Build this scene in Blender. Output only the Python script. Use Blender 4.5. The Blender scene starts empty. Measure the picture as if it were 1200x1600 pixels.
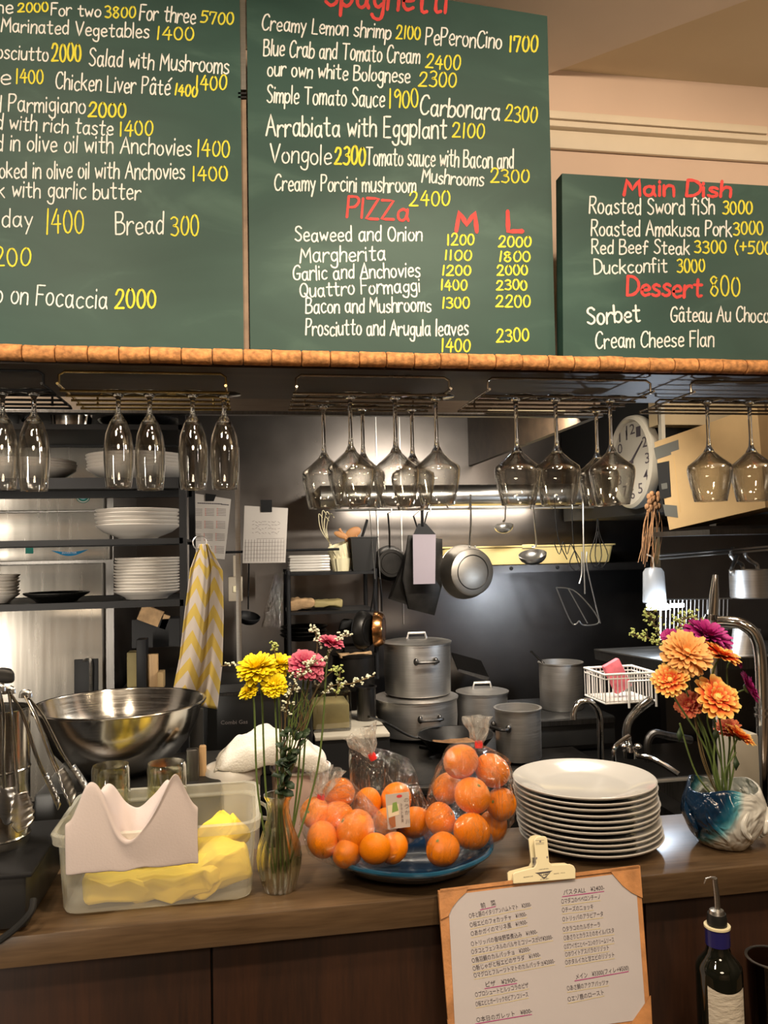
import bpy, bmesh, math, random
from mathutils import Vector, Matrix, noise
random.seed(7)
PI = math.pi
R = math.radians
scene = bpy.context.scene
COL = scene.collection
V = Vector

# ------------------------------------------------------------------ camera
F_PX = 1250.0
YAW, PITCH, ROLL = math.atan(0.17), math.atan(58 / F_PX), 0.021
CAM = V((0, 0, 1.60))
_f = V((math.sin(YAW) * math.cos(PITCH), math.cos(YAW) * math.cos(PITCH), math.sin(PITCH)))
_r0 = V((math.cos(YAW), -math.sin(YAW), 0)); _u0 = _r0.cross(_f)
CR = _r0 * math.cos(ROLL) - _u0 * math.sin(ROLL)
CU = _u0 * math.cos(ROLL) + _r0 * math.sin(ROLL)
CF = _f
cd = bpy.data.cameras.new('camera'); cam = bpy.data.objects.new('camera', cd); COL.objects.link(cam)
cam.matrix_world = Matrix(((CR.x, CU.x, -CF.x, CAM.x), (CR.y, CU.y, -CF.y, CAM.y), (CR.z, CU.z, -CF.z, CAM.z), (0, 0, 0, 1)))
cd.sensor_fit = 'VERTICAL'; cd.sensor_height = 36; cd.lens = F_PX / 1600 * 36; cd.clip_start = 0.02
scene.camera = cam

# ------------------------------------------------------------------ world, lights, exposure
vs = scene.view_settings
vs.view_transform = 'Standard'; vs.look = 'None'; vs.gamma = 1; vs.use_curve_mapping = False; vs.exposure = 0.0
w = bpy.data.worlds.new('world'); scene.world = w; w.use_nodes = True
w.node_tree.nodes['Background'].inputs[0].default_value = (1, 0.80, 0.60, 1)
w.node_tree.nodes['Background'].inputs[1].default_value = 0.06
cy = scene.cycles
cy.use_denoising = True
cy.max_bounces = 10; cy.transmission_bounces = 10; cy.transparent_max_bounces = 16; cy.glossy_bounces = 4; cy.diffuse_bounces = 3
cy.caustics_reflective = False; cy.caustics_refractive = False; cy.sample_clamp_indirect = 3.0; cy.sample_clamp_direct = 0

def lamp(name, kind, loc, power, color, size=0.1, target=None, angle=100, blend=0.5):
    d = bpy.data.lights.new(name, kind); o = bpy.data.objects.new(name, d); COL.objects.link(o)
    o.location = loc; d.energy = power; d.color = color
    if kind == 'AREA': d.shape = 'DISK'; d.size = size
    else: d.shadow_soft_size = size
    if kind == 'SPOT': d.spot_size = R(angle); d.spot_blend = blend
    if target is not None: o.rotation_euler = (V(target) - V(loc)).to_track_quat('-Z', 'Y').to_euler()
    return o
WARM = (1.0, 0.80, 0.58); WHITE = (1.0, 0.90, 0.76); COOL = (0.72, 0.84, 1.0)
def tube_lamp(name, loc, sx, sy, power, color, target):
    o = lamp(name, 'AREA', loc, power, color, 0.1, target); o.data.shape = 'RECTANGLE'; o.data.size = sx; o.data.size_y = sy; return o
lamp('ceiling_downlight_dining', 'SPOT', (-0.45, 0.35, 2.46), 36, WARM, 0.05, (-0.35, 1.25, 1.7), 110)
lamp('ceiling_downlight_bar', 'SPOT', (0.55, 0.35, 2.46), 36, WARM, 0.05, (0.55, 1.28, 1.7), 110)
lamp('ceiling_downlight_counter', 'SPOT', (0.25, 0.62, 2.47), 25, WARM, 0.035, (0.3, 1.35, 1.05), 80)
lamp('dining_room_light', 'AREA', (0.1, -1.1, 2.44), 30, WARM, 0.8, (0.1, -1.0, 0))
o_ = tube_lamp('fridge_streak_fill', (-1.45, -0.6, 1.45), 0.07, 1.2, 6, WHITE, (-0.62, 2.6, 1.40)); o_.data.spread = R(45)  # added unseen strip light, gives the fridge door a vertical highlight
lamp('ceiling_fill_right', 'POINT', (1.60, 0.55, 2.28), 15, WARM, 0.08)  # added fill, brightens the ceiling and wall at the right
lamp('tub_fill_spot', 'SPOT', (-0.30, 0.68, 2.49), 16, WARM, 0.035, (-0.28, 1.32, 1.05), 60)  # extra spot added to brighten the tub end of the bar
tube_lamp('hood_lamp_tube', (0.76, 2.06, 1.975), 0.45, 0.06, 20, WHITE, (0.62, 2.75, 1.0))
tube_lamp('hood_lamp_shelf_tube', (0.80, 2.97, 1.76), 0.8, 0.04, 4, WHITE, (0.80, 3.10, 1.55))
lamp('kitchen_fill_light', 'AREA', (-0.85, 1.72, 2.46), 34, WHITE, 0.3, (-1.1, 2.6, 0.9))  # added fill for the dark kitchen and the fridge front
lamp('sink_ceiling_light', 'AREA', (1.1, 1.72, 2.46), 9, WHITE, 0.25, (1.0, 2.0, 0.9))

# ------------------------------------------------------------------ pixel rays (1200 x 1600 frame)
def ray(px, py):
    return (CF + CR * ((px - 600) / F_PX) - CU * ((py - 800) / F_PX))
def P(px, py, Y):
    d = ray(px, py); return CAM + d * ((Y - CAM.y) / d.y)
def PZ(px, py, z):
    d = ray(px, py); return CAM + d * ((z - CAM.z) / d.z)
def PP(px, py, p0, n):
    d = ray(px, py); return CAM + d * ((p0 - CAM).dot(n) / d.dot(n))
def S(px, py, Y):           # metres per pixel at that place
    return (P(px, py, Y) - CAM).dot(CF) / F_PX

# ------------------------------------------------------------------ materials
def nt(name):
    m = bpy.data.materials.new(name); m.use_nodes = True
    t = m.node_tree; return m, t, t.nodes['Principled BSDF']
def mat(name, col, rough=0.5, metal=0.0, var=0.0, vscale=8.0, bump=0.0, bscale=40.0, spec=0.5, stretch=(1, 1, 1), sss=0.0, coat=0.0, emit=0.0):
    m, t, b = nt(name)
    b.inputs['Base Color'].default_value = (*col, 1)
    b.inputs['Roughness'].default_value = rough; b.inputs['Metallic'].default_value = metal
    b.inputs['Specular IOR Level'].default_value = spec
    b.inputs['Coat Weight'].default_value = coat
    if sss: b.inputs['Subsurface Weight'].default_value = sss; b.inputs['Subsurface Radius'].default_value = (0.01, 0.006, 0.004)
    if emit: b.inputs['Emission Color'].default_value = (*col, 1); b.inputs['Emission Strength'].default_value = emit
    tc = t.nodes.new('ShaderNodeTexCoord'); mp = t.nodes.new('ShaderNodeMapping'); mp.inputs['Scale'].default_value = stretch
    t.links.new(tc.outputs['Object'], mp.inputs[0])
    n = t.nodes.new('ShaderNodeTexNoise'); n.inputs['Scale'].default_value = vscale; n.inputs['Detail'].default_value = 5
    t.links.new(mp.outputs[0], n.inputs['Vector'])
    if var:
        hi = [min(1, c * (1 + var)) for c in col]; lo = [c * (1 - var) for c in col]
        r = t.nodes.new('ShaderNodeValToRGB'); r.color_ramp.elements[0].position = 0.3; r.color_ramp.elements[1].position = 0.7
        r.color_ramp.elements[0].color = (*lo, 1); r.color_ramp.elements[1].color = (*hi, 1)
        t.links.new(n.outputs[0], r.inputs[0]); t.links.new(r.outputs[0], b.inputs['Base Color'])
    if bump:
        n2 = t.nodes.new('ShaderNodeTexNoise'); n2.inputs['Scale'].default_value = bscale; n2.inputs['Detail'].default_value = 4
        t.links.new(mp.outputs[0], n2.inputs['Vector'])
        bp = t.nodes.new('ShaderNodeBump'); bp.inputs['Strength'].default_value = bump; bp.inputs['Distance'].default_value = 0.002
        t.links.new(n2.outputs[0], bp.inputs['Height']); t.links.new(bp.outputs[0], b.inputs['Normal'])
    return m
def steel(name, col=(0.55, 0.54, 0.52), rough=0.3, stretch=(1, 1, 60), var=0.12, bump=0.03, blot=0.0):
    m, t, b = nt(name)
    b.inputs['Metallic'].default_value = 1
    tc = t.nodes.new('ShaderNodeTexCoord'); mp = t.nodes.new('ShaderNodeMapping'); mp.inputs['Scale'].default_value = stretch
    t.links.new(tc.outputs['Object'], mp.inputs[0])
    n = t.nodes.new('ShaderNodeTexNoise'); n.inputs['Scale'].default_value = 12; n.inputs['Detail'].default_value = 4
    t.links.new(mp.outputs[0], n.inputs['Vector'])
    r = t.nodes.new('ShaderNodeMapRange'); r.inputs[3].default_value = max(0.03, rough - 0.08); r.inputs[4].default_value = rough + 0.1
    t.links.new(n.outputs[0], r.inputs[0]); t.links.new(r.outputs[0], b.inputs['Roughness'])
    c = t.nodes.new('ShaderNodeValToRGB'); c.color_ramp.elements[0].position = 0.3; c.color_ramp.elements[1].position = 0.7
    c.color_ramp.elements[0].color = (*[x * (1 - var) for x in col], 1); c.color_ramp.elements[1].color = (*[min(1, x * (1 + var)) for x in col], 1)
    n3 = t.nodes.new('ShaderNodeTexNoise'); n3.inputs['Scale'].default_value = 7; n3.inputs['Detail'].default_value = 6
    t.links.new(tc.outputs['Object'], n3.inputs['Vector'])
    t.links.new((n3 if blot else n).outputs[0], c.inputs[0]); t.links.new(c.outputs[0], b.inputs['Base Color'])
    if bump:
        bp = t.nodes.new('ShaderNodeBump'); bp.inputs['Strength'].default_value = bump; bp.inputs['Distance'].default_value = 0.004
        t.links.new((n3 if blot else n).outputs[0], bp.inputs['Height']); t.links.new(bp.outputs[0], b.inputs['Normal'])
    return m
def wood(name, dark, light, rough=0.45, axis='X', scale=9.0, coat=0.0):
    m, t, b = nt(name); b.inputs['Roughness'].default_value = rough; b.inputs['Coat Weight'].default_value = coat; b.inputs['Coat Roughness'].default_value = 0.25
    tc = t.nodes.new('ShaderNodeTexCoord'); mp = t.nodes.new('ShaderNodeMapping')
    mp.inputs['Scale'].default_value = {'X': (0.12, 1.6, 1.6), 'Z': (1.6, 1.6, 0.13)}[axis]
    t.links.new(tc.outputs['Object'], mp.inputs[0])
    n = t.nodes.new('ShaderNodeTexNoise'); n.inputs['Scale'].default_value = scale; n.inputs['Detail'].default_value = 8; n.inputs['Distortion'].default_value = 1.2
    n2 = t.nodes.new('ShaderNodeTexNoise'); n2.inputs['Scale'].default_value = scale * 14; n2.inputs['Detail'].default_value = 3
    t.links.new(mp.outputs[0], n.inputs['Vector']); t.links.new(mp.outputs[0], n2.inputs['Vector'])
    mx = t.nodes.new('ShaderNodeMath'); mx.operation = 'MULTIPLY_ADD'; mx.inputs[1].default_value = 0.3
    t.links.new(n2.outputs[0], mx.inputs[0]); 
    ml = t.nodes.new('ShaderNodeMath'); ml.operation = 'MULTIPLY'; ml.inputs[1].default_value = 0.7; t.links.new(n.outputs[0], ml.inputs[0]); t.links.new(ml.outputs[0], mx.inputs[2])
    r = t.nodes.new('ShaderNodeValToRGB'); r.color_ramp.elements[0].position = 0.36; r.color_ramp.elements[1].position = 0.66
    r.color_ramp.elements[0].color = (*dark, 1); r.color_ramp.elements[1].color = (*light, 1)
    t.links.new(mx.outputs[0], r.inputs[0]); t.links.new(r.outputs[0], b.inputs['Base Color'])
    bp = t.nodes.new('ShaderNodeBump'); bp.inputs['Strength'].default_value = 0.12; bp.inputs['Distance'].default_value = 0.002
    t.links.new(mx.outputs[0], bp.inputs['Height']); t.links.new(bp.outputs[0], b.inputs['Normal'])
    return m
def glass(name, col=(1, 1, 1), rough=0.0, ior=1.45):
    m, t, b = nt(name)
    b.inputs['Base Color'].default_value = (*col, 1); b.inputs['Transmission Weight'].default_value = 1
    b.inputs['Roughness'].default_value = rough; b.inputs['IOR'].default_value = ior
    return m
def film(name, tint=(1, 1, 1), clear=0.9, rough=0.08, body=(0.8, 0.8, 0.8), wrinkle=0.6, scale=18, fres=0.35, stretch=(1, 1, 0.35)):
    """thin clear sheet: see-through, with a glossy coat that grows at grazing angles"""
    m, t, b = nt(name); out = t.nodes['Material Output']
    b.inputs['Base Color'].default_value = (*body, 1); b.inputs['Roughness'].default_value = rough; b.inputs['Specular IOR Level'].default_value = 0.8
    tr = t.nodes.new('ShaderNodeBsdfTransparent'); tr.inputs[0].default_value = (*tint, 1)
    tc = t.nodes.new('ShaderNodeTexCoord'); mp = t.nodes.new('ShaderNodeMapping'); mp.inputs['Scale'].default_value = stretch
    t.links.new(tc.outputs['Object'], mp.inputs[0])
    n = t.nodes.new('ShaderNodeTexNoise'); n.inputs['Scale'].default_value = scale; n.inputs['Detail'].default_value = 4; n.inputs['Distortion'].default_value = 1.5
    t.links.new(mp.outputs[0], n.inputs['Vector'])
    bp = t.nodes.new('ShaderNodeBump'); bp.inputs['Strength'].default_value = wrinkle; bp.inputs['Distance'].default_value = 0.01
    t.links.new(n.outputs[0], bp.inputs['Height']); t.links.new(bp.outputs[0], b.inputs['Normal'])
    lw = t.nodes.new('ShaderNodeLayerWeight'); lw.inputs[0].default_value = 0.25; t.links.new(bp.outputs[0], lw.inputs['Normal'])
    mr = t.nodes.new('ShaderNodeMapRange'); mr.inputs[3].default_value = 1 - clear; mr.inputs[4].default_value = min(1, 1 - clear + fres)
    t.links.new(lw.outputs['Facing'], mr.inputs[0])
    gl = t.nodes.new('ShaderNodeBsdfGlossy'); gl.inputs['Roughness'].default_value = rough; t.links.new(bp.outputs[0], gl.inputs['Normal'])
    ms = t.nodes.new('ShaderNodeMixShader'); t.links.new(mr.outputs[0], ms.inputs[0]); t.links.new(tr.outputs[0], ms.inputs[1]); t.links.new(b.outputs[0], ms.inputs[2])
    m2 = t.nodes.new('ShaderNodeMixShader'); m2.inputs[0].default_value = 0.06
    t.links.new(ms.outputs[0], m2.inputs[1]); t.links.new(gl.outputs[0], m2.inputs[2])
    t.links.new(m2.outputs[0], out.inputs[0])
    return m
def thin(name, tint=(0.97, 0.97, 0.96), lo=0.05, hi=0.70, rough=0.02, wrinkle=0.0, scale=20, stretch=(1, 1, 1), power=0.3):
    """thin clear glass or film: transparent, mirror-like towards its edges"""
    m = bpy.data.materials.new(name); m.use_nodes = True; t = m.node_tree; t.nodes.remove(t.nodes['Principled BSDF']); out = t.nodes['Material Output']
    tr = t.nodes.new('ShaderNodeBsdfTransparent'); tr.inputs[0].default_value = (*tint, 1)
    gl = t.nodes.new('ShaderNodeBsdfGlossy'); gl.inputs['Roughness'].default_value = rough; gl.inputs[0].default_value = (0.95, 0.95, 0.93, 1)
    lw = t.nodes.new('ShaderNodeLayerWeight'); lw.inputs[0].default_value = power
    if wrinkle:
        tc = t.nodes.new('ShaderNodeTexCoord'); mp = t.nodes.new('ShaderNodeMapping'); mp.inputs['Scale'].default_value = stretch
        t.links.new(tc.outputs['Object'], mp.inputs[0])
        n = t.nodes.new('ShaderNodeTexNoise'); n.inputs['Scale'].default_value = scale; n.inputs['Detail'].default_value = 4; n.inputs['Distortion'].default_value = 1.5
        t.links.new(mp.outputs[0], n.inputs['Vector'])
        bp = t.nodes.new('ShaderNodeBump'); bp.inputs['Strength'].default_value = wrinkle; bp.inputs['Distance'].default_value = 0.025
        t.links.new(n.outputs[0], bp.inputs['Height']); t.links.new(bp.outputs[0], gl.inputs['Normal']); t.links.new(bp.outputs[0], lw.inputs['Normal'])
    mr = t.nodes.new('ShaderNodeMapRange'); mr.inputs[3].default_value = lo; mr.inputs[4].default_value = hi
    t.links.new(lw.outputs['Facing'], mr.inputs[0])
    ms = t.nodes.new('ShaderNodeMixShader'); t.links.new(mr.outputs[0], ms.inputs[0]); t.links.new(tr.outputs[0], ms.inputs[1]); t.links.new(gl.outputs[0], ms.inputs[2])
    t.links.new(ms.outputs[0], out.inputs[0]); return m
def petal_mat(name, stops, rough=0.55):
    m, t, b = nt(name); b.inputs['Roughness'].default_value = rough; b.inputs['Specular IOR Level'].default_value = 0.3
    b.inputs['Subsurface Weight'].default_value = 0.15; b.inputs['Subsurface Radius'].default_value = (0.004, 0.003, 0.002)
    a = t.nodes.new('ShaderNodeAttribute'); a.attribute_name = 'along'
    r = t.nodes.new('ShaderNodeValToRGB'); e = r.color_ramp.elements
    while len(e) < len(stops): e.new(0.5)
    for k, (p, c) in enumerate(stops): e[k].position = p; e[k].color = (*c, 1)
    t.links.new(a.outputs['Fac'], r.inputs[0]); t.links.new(r.outputs[0], b.inputs['Base Color'])
    return m

def board_mat(name):
    m, t, b = nt(name); b.inputs['Roughness'].default_value = 0.55; b.inputs['Specular IOR Level'].default_value = 0.35
    tc = t.nodes.new('ShaderNodeTexCoord'); mp = t.nodes.new('ShaderNodeMapping'); mp.inputs['Scale'].default_value = (2.2, 2, 5)
    t.links.new(tc.outputs['Object'], mp.inputs[0])
    n = t.nodes.new('ShaderNodeTexNoise'); n.inputs['Scale'].default_value = 2.4; n.inputs['Detail'].default_value = 7; n.inputs['Distortion'].default_value = 0.8
    t.links.new(mp.outputs[0], n.inputs['Vector'])
    r = t.nodes.new('ShaderNodeValToRGB'); e = r.color_ramp.elements
    e[0].position = 0.35; e[0].color = (0.019, 0.056, 0.047, 1); e[1].position = 0.75; e[1].color = (0.055, 0.115, 0.094, 1)
    q = e.new(0.55); q.color = (0.024, 0.066, 0.055, 1)
    t.links.new(n.outputs[0], r.inputs[0]); t.links.new(r.outputs[0], b.inputs['Base Color'])
    return m

M = {}
M['board'] = board_mat('chalkboard_green')
M['board_edge'] = mat('chalkboard_edge', (0.012, 0.03, 0.024), 0.6)
M['chalk_white'] = mat('chalk_white', (0.74, 0.75, 0.73), 0.8, var=0.06, vscale=60)
M['chalk_yellow'] = mat('chalk_yellow', (0.70, 0.64, 0.05), 0.8, var=0.08, vscale=60)
M['chalk_red'] = mat('chalk_red', (0.66, 0.06, 0.055), 0.8, var=0.15, vscale=60)
M['cork'] = mat('cork', (0.52, 0.24, 0.085), 0.85, var=0.4, vscale=120, bump=0.6, bscale=160)
M['peach'] = mat('peach_plaster', (0.64, 0.48, 0.375), 0.8, var=0.04, vscale=5, bump=0.1)
M['cream_paint'] = mat('cream_paint', (0.72, 0.62, 0.48), 0.6, var=0.05)
M['ceiling_beige'] = mat('ceiling_beige', (0.74, 0.64, 0.46), 0.8, var=0.05, vscale=3)
M['ceiling_pale'] = mat('ceiling_pale', (0.80, 0.71, 0.61), 0.8, var=0.05, vscale=4)
M['dark_brown'] = wood('soffit_brown', (0.035, 0.022, 0.013), (0.07, 0.045, 0.026), 0.5)
M['batten'] = mat('batten_brown', (0.22, 0.15, 0.10), 0.6, var=0.3, vscale=30)
M['bar_top'] = wood('bar_top_wood', (0.058, 0.034, 0.017), (0.17, 0.108, 0.058), 0.33, 'X', 8, coat=0.15)
M['bar_panel'] = wood('bar_panel_wood', (0.018, 0.0065, 0.003), (0.046, 0.016, 0.006), 0.5, 'Z', 9, coat=0.0)
M['steel'] = steel('brushed_steel')
M['steel_fridge'] = steel('fridge_steel', (0.74, 0.70, 0.63), 0.24, (5, 5, 0.3), 0.05, 0.0)
def brush_vertical(m, amount=0.85):
    t = m.node_tree; b = t.nodes['Principled BSDF']; b.inputs['Anisotropic'].default_value = amount
    g = t.nodes.new('ShaderNodeTangent'); g.direction_type = 'RADIAL'; g.axis = 'Z'; b.inputs['Anisotropic Rotation'].default_value = 0.25; t.links.new(g.outputs[0], b.inputs['Tangent'])
brush_vertical(M['steel_fridge'], 0.6); M['steel_fridge'].node_tree.nodes['Principled BSDF'].inputs['Metallic'].default_value = 0.75
M['steel_wall'] = steel('splashback_steel', (0.165, 0.15, 0.14), 0.30, (0.5, 0.5, 0.6), 0.12, 0.0, blot=1)
M['steel_dark'] = steel('dark_steel', (0.10, 0.095, 0.09), 0.35, (20, 20, 1), 0.2, 0.03)
M['steel_pot'] = steel('pot_aluminium', (0.66, 0.63, 0.59), 0.40, (1, 1, 40), 0.1, 0.03)
M['steel_worn'] = steel('worn_pan_steel', (0.34, 0.31, 0.27), 0.42, (1, 1, 8), 0.25, 0.0, blot=1)
M['steel_bowl'] = steel('bowl_steel', (0.55, 0.53, 0.495), 0.16, (1, 1, 30), 0.05, 0.02)
M['hood'] = steel('hood_steel', (0.20, 0.175, 0.145), 0.36, (1, 60, 60), 0.1, 0.02)
M['chrome'] = steel('chrome', (0.78, 0.77, 0.75), 0.08, (1, 1, 1), 0.02, 0)
M['brass'] = steel('brass_wire', (0.62, 0.47, 0.20), 0.22, (1, 1, 1), 0.05, 0)
M['wire_grey'] = steel('rack_wire', (0.60, 0.52, 0.42), 0.25, (1, 1, 1), 0.05, 0)
M['iron'] = mat('black_iron', (0.009, 0.009, 0.010), 0.55, 0.0, var=0.3, spec=0.25)
M['black'] = mat('black_plastic', (0.012, 0.012, 0.012), 0.4)
M['black_matte'] = mat('black_matte', (0.008, 0.008, 0.008), 0.8)
M['pan_black'] = mat('seasoned_pan', (0.02, 0.018, 0.016), 0.42, 0.7, var=0.4, vscale=20, bump=0.1)
M['copper'] = steel('copper_pan', (0.60, 0.28, 0.10), 0.22, (1, 1, 10), 0.15, 0.02)
M['glass'] = thin('clear_glass', (0.975, 0.975, 0.965), 0.05, 0.95, 0.015, power=0.45)
M['glass_solid'] = glass('stem_glass', (0.99, 0.99, 0.985))
M['glass_green'] = glass('greenish_glass', (0.93, 0.96, 0.86))
M['water'] = glass('vase_water', (0.95, 0.94, 0.86), 0, 1.33)
M['film'] = thin('clear_bag_film', (0.985, 0.975, 0.96), 0.03, 0.70, 0.045, wrinkle=1.0, scale=30, stretch=(1, 1, 0.4), power=0.18)
M['frill'] = film('gathered_film', tint=(0.98, 0.97, 0.95), clear=0.86, rough=0.12, body=(0.80, 0.77, 0.72), wrinkle=1.0, scale=60, fres=0.45)
M['thin_glass'] = thin('thin_greenish_glass', (0.95, 0.96, 0.88), 0.06, 0.95, 0.02, power=0.45)
M['thin_water'] = thin('vase_water_body', (0.96, 0.95, 0.88), 0.03, 0.35, 0.02)
M['tub'] = film('frosted_tub', tint=(0.97, 0.96, 0.90), clear=0.76, rough=0.25, body=(0.84, 0.83, 0.74), wrinkle=0.0, fres=0.35)
M['porcelain'] = mat('white_porcelain', (0.55, 0.53, 0.495), 0.12, spec=0.5, coat=0.3)
M['porcelain_grey'] = mat('shelf_porcelain', (0.62, 0.58, 0.53), 0.18)
M['navy'] = mat('navy_glaze', (0.006, 0.022, 0.055), 0.14, coat=0.5, var=0.4, vscale=10)
M['navy_rim'] = mat('blue_rim_glaze', (0.012, 0.07, 0.13), 0.12, coat=0.5, var=0.3, vscale=12)
M['orange'] = mat('orange_peel', (0.82, 0.225, 0.002), 0.36, var=0.16, vscale=22, bump=0.25, bscale=420, sss=0.05, spec=0.3)
M['calyx'] = mat('orange_calyx', (0.20, 0.22, 0.05), 0.7)
M['red_tie'] = mat('red_tape', (0.80, 0.03, 0.025), 0.4)
M['cloth_white'] = mat('white_cloth', (0.60, 0.52, 0.50), 0.85, bump=0.15, bscale=300)
M['terry'] = mat('white_terry', (0.70, 0.68, 0.62), 0.95, bump=0.8, bscale=260)
M['yellow_cloth'] = mat('yellow_cloth', (0.92, 0.66, 0.07), 0.75, var=0.10, vscale=14, sss=0.1)
M['white_plastic'] = mat('white_plastic', (0.82, 0.80, 0.75), 0.3)
M['cream_plastic'] = mat('cream_plastic', (0.84, 0.76, 0.50), 0.35)
M['yellow_plastic'] = mat('yellow_tray', (0.88, 0.70, 0.30), 0.4)
M['card'] = mat('cardboard', (0.37, 0.25, 0.115), 0.8, var=0.06, vscale=14)
M['card_edge'] = mat('cardboard_edge', (0.40, 0.26, 0.11), 0.85)
M['tape'] = mat('grey_tape', (0.085, 0.085, 0.075), 0.4)
M['cabinet'] = mat('cabinet_cream', (0.36, 0.28, 0.17), 0.5)
M['paper'] = mat('paper', (0.52, 0.49, 0.51), 0.8, var=0.03, vscale=6, bump=0.5, bscale=14)
M['paper_warm'] = mat('note_paper', (0.50, 0.46, 0.42), 0.8, var=0.04)
M['lilac'] = mat('lilac_card', (0.26, 0.22, 0.25), 0.6, var=0.06)
M['leather'] = mat('tan_leather', (0.50, 0.23, 0.085), 0.5, var=0.25, vscale=40, bump=0.3, bscale=200)
M['ink'] = mat('black_ink', (0.06, 0.05, 0.06), 0.7)
M['pencil'] = mat('pencil_grey', (0.22, 0.19, 0.18), 0.8)
M['magenta_ink'] = mat('magenta_ink', (0.42, 0.04, 0.22), 0.7)
M['yellow_ink'] = mat('yellow_marker', (0.62, 0.53, 0.30), 0.8)
M['red_ink'] = mat('red_ink', (0.5, 0.08, 0.06), 0.7)
M['bottle'] = mat('dark_bottle_glass', (0.006, 0.007, 0.005), 0.06, coat=0.6)
M['bottle_blue'] = mat('blue_neck_sleeve', (0.02, 0.018, 0.12), 0.25)
M['label'] = mat('crinkled_label', (0.62, 0.57, 0.48), 0.7, bump=1.0, bscale=70, stretch=(1, 1, 2.5))
M['stem'] = mat('green_stem', (0.10, 0.15, 0.035), 0.6, var=0.3, vscale=20)
M['stem_brown'] = mat('brown_stem', (0.13, 0.09, 0.035), 0.7, var=0.3)
M['leaf'] = mat('dark_leaf', (0.025, 0.05, 0.02), 0.55, var=0.3)
M['blossom'] = mat('white_blossom', (0.80, 0.84, 0.66), 0.7)
M['blossom_green'] = mat('green_blossom', (0.50, 0.60, 0.20), 0.7)
M['mum_yellow'] = petal_mat('yellow_petals', [(0, (0.80, 0.42, 0.0)), (0.5, (0.90, 0.62, 0.0)), (1, (0.95, 0.78, 0.02))])
M['mum_pink'] = petal_mat('pink_petals', [(0, (0.30, 0.01, 0.05)), (0.6, (0.55, 0.05, 0.14)), (1, (0.72, 0.20, 0.28))])
M['mum_purple'] = petal_mat('purple_petals', [(0, (0.16, 0.0, 0.06)), (0.6, (0.36, 0.01, 0.16)), (1, (0.50, 0.04, 0.26))])
M['mum_apricot'] = petal_mat('apricot_petals', [(0, (0.80, 0.18, 0.04)), (0.5, (0.92, 0.38, 0.10)), (1, (0.95, 0.55, 0.20))])
M['mum_flame'] = petal_mat('flame_petals', [(0, (0.78, 0.06, 0.02)), (0.62, (0.86, 0.13, 0.04)), (0.80, (0.93, 0.36, 0.07)), (1, (0.97, 0.72, 0.22))])
M['mum_red'] = petal_mat('red_petals', [(0, (0.30, 0.01, 0.02)), (0.6, (0.62, 0.06, 0.05)), (1, (0.80, 0.28, 0.12))])
M['led'] = mat('led_lens', (0.75, 0.88, 1.0), 0.3, emit=40)
M['frost'] = film('frosted_cover', clear=0.62, rough=0.3, body=(0.42, 0.42, 0.42), wrinkle=0.1, fres=0.3)
M['sponge'] = mat('pink_sponge', (0.72, 0.16, 0.20), 0.9, var=0.2, vscale=60)
M['clock_face'] = mat('clock_face', (0.44, 0.41, 0.35), 0.5)
M['clock_rim'] = mat('clock_rim', (0.36, 0.33, 0.27), 0.3)
M['beige_tile'] = mat('cream_tile', (0.50, 0.45, 0.36), 0.4, var=0.1)
M['khaki'] = mat('khaki_contents', (0.30, 0.24, 0.10), 0.7, var=0.2, vscale=12)
M['bread'] = mat('baked_crust', (0.38, 0.24, 0.12), 0.8, var=0.3, vscale=40)
M['light_wood'] = wood('pale_wood', (0.36, 0.22, 0.10), (0.55, 0.36, 0.18), 0.6, 'Z')
M['spoon_wood'] = wood('spoon_wood', (0.40, 0.17, 0.06), (0.55, 0.27, 0.10), 0.6, 'Z')
M['dried'] = mat('dried_stems', (0.24, 0.12, 0.05), 0.8, var=0.4, vscale=40)
M['fridge_blue'] = mat('blue_print', (0.01, 0.16, 0.34), 0.6, spec=0.1)
M['fridge_green'] = mat('green_print', (0.02, 0.16, 0.13), 0.6, spec=0.1)
M['switch'] = mat('switch_plate', (0.40, 0.34, 0.26), 0.5)
M['floor'] = mat('dark_floor', (0.06, 0.045, 0.035), 0.5, var=0.2)
M['rear'] = mat('dining_wall', (0.50, 0.38, 0.27), 0.8, var=0.1)
M['kitchen_wall'] = mat('kitchen_side_wall', (0.12, 0.10, 0.08), 0.5, var=0.1)
def chevron():
    m, t, b = nt('chevron_towel'); b.inputs['Roughness'].default_value = 0.9
    a = t.nodes.new('ShaderNodeUVMap'); sp = t.nodes.new('ShaderNodeSeparateXYZ'); t.links.new(a.outputs[0], sp.inputs[0])
    def mth(op, x, y=None, v=None):
        n = t.nodes.new('ShaderNodeMath'); n.operation = op
        t.links.new(x, n.inputs[0])
        if y is not None: t.links.new(y, n.inputs[1])
        if v is not None: n.inputs[1].default_value = v
        return n.outputs[0]
    u = mth('PINGPONG', sp.outputs[0], v=0.25)
    s = mth('ADD', mth('MULTIPLY', u, v=0.42), sp.outputs[1])
    st = mth('GREATER_THAN', mth('FRACT', mth('MULTIPLY', s, v=6.5)), v=0.52)
    mx = t.nodes.new('ShaderNodeMix'); mx.data_type = 'RGBA'
    mx.inputs[6].default_value = (0.42, 0.36, 0.31, 1); mx.inputs[7].default_value = (0.44, 0.31, 0.06, 1)
    t.links.new(st, mx.inputs[0]); t.links.new(mx.outputs[2], b.inputs['Base Color'])
    return m
M['chevron'] = chevron()
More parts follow.
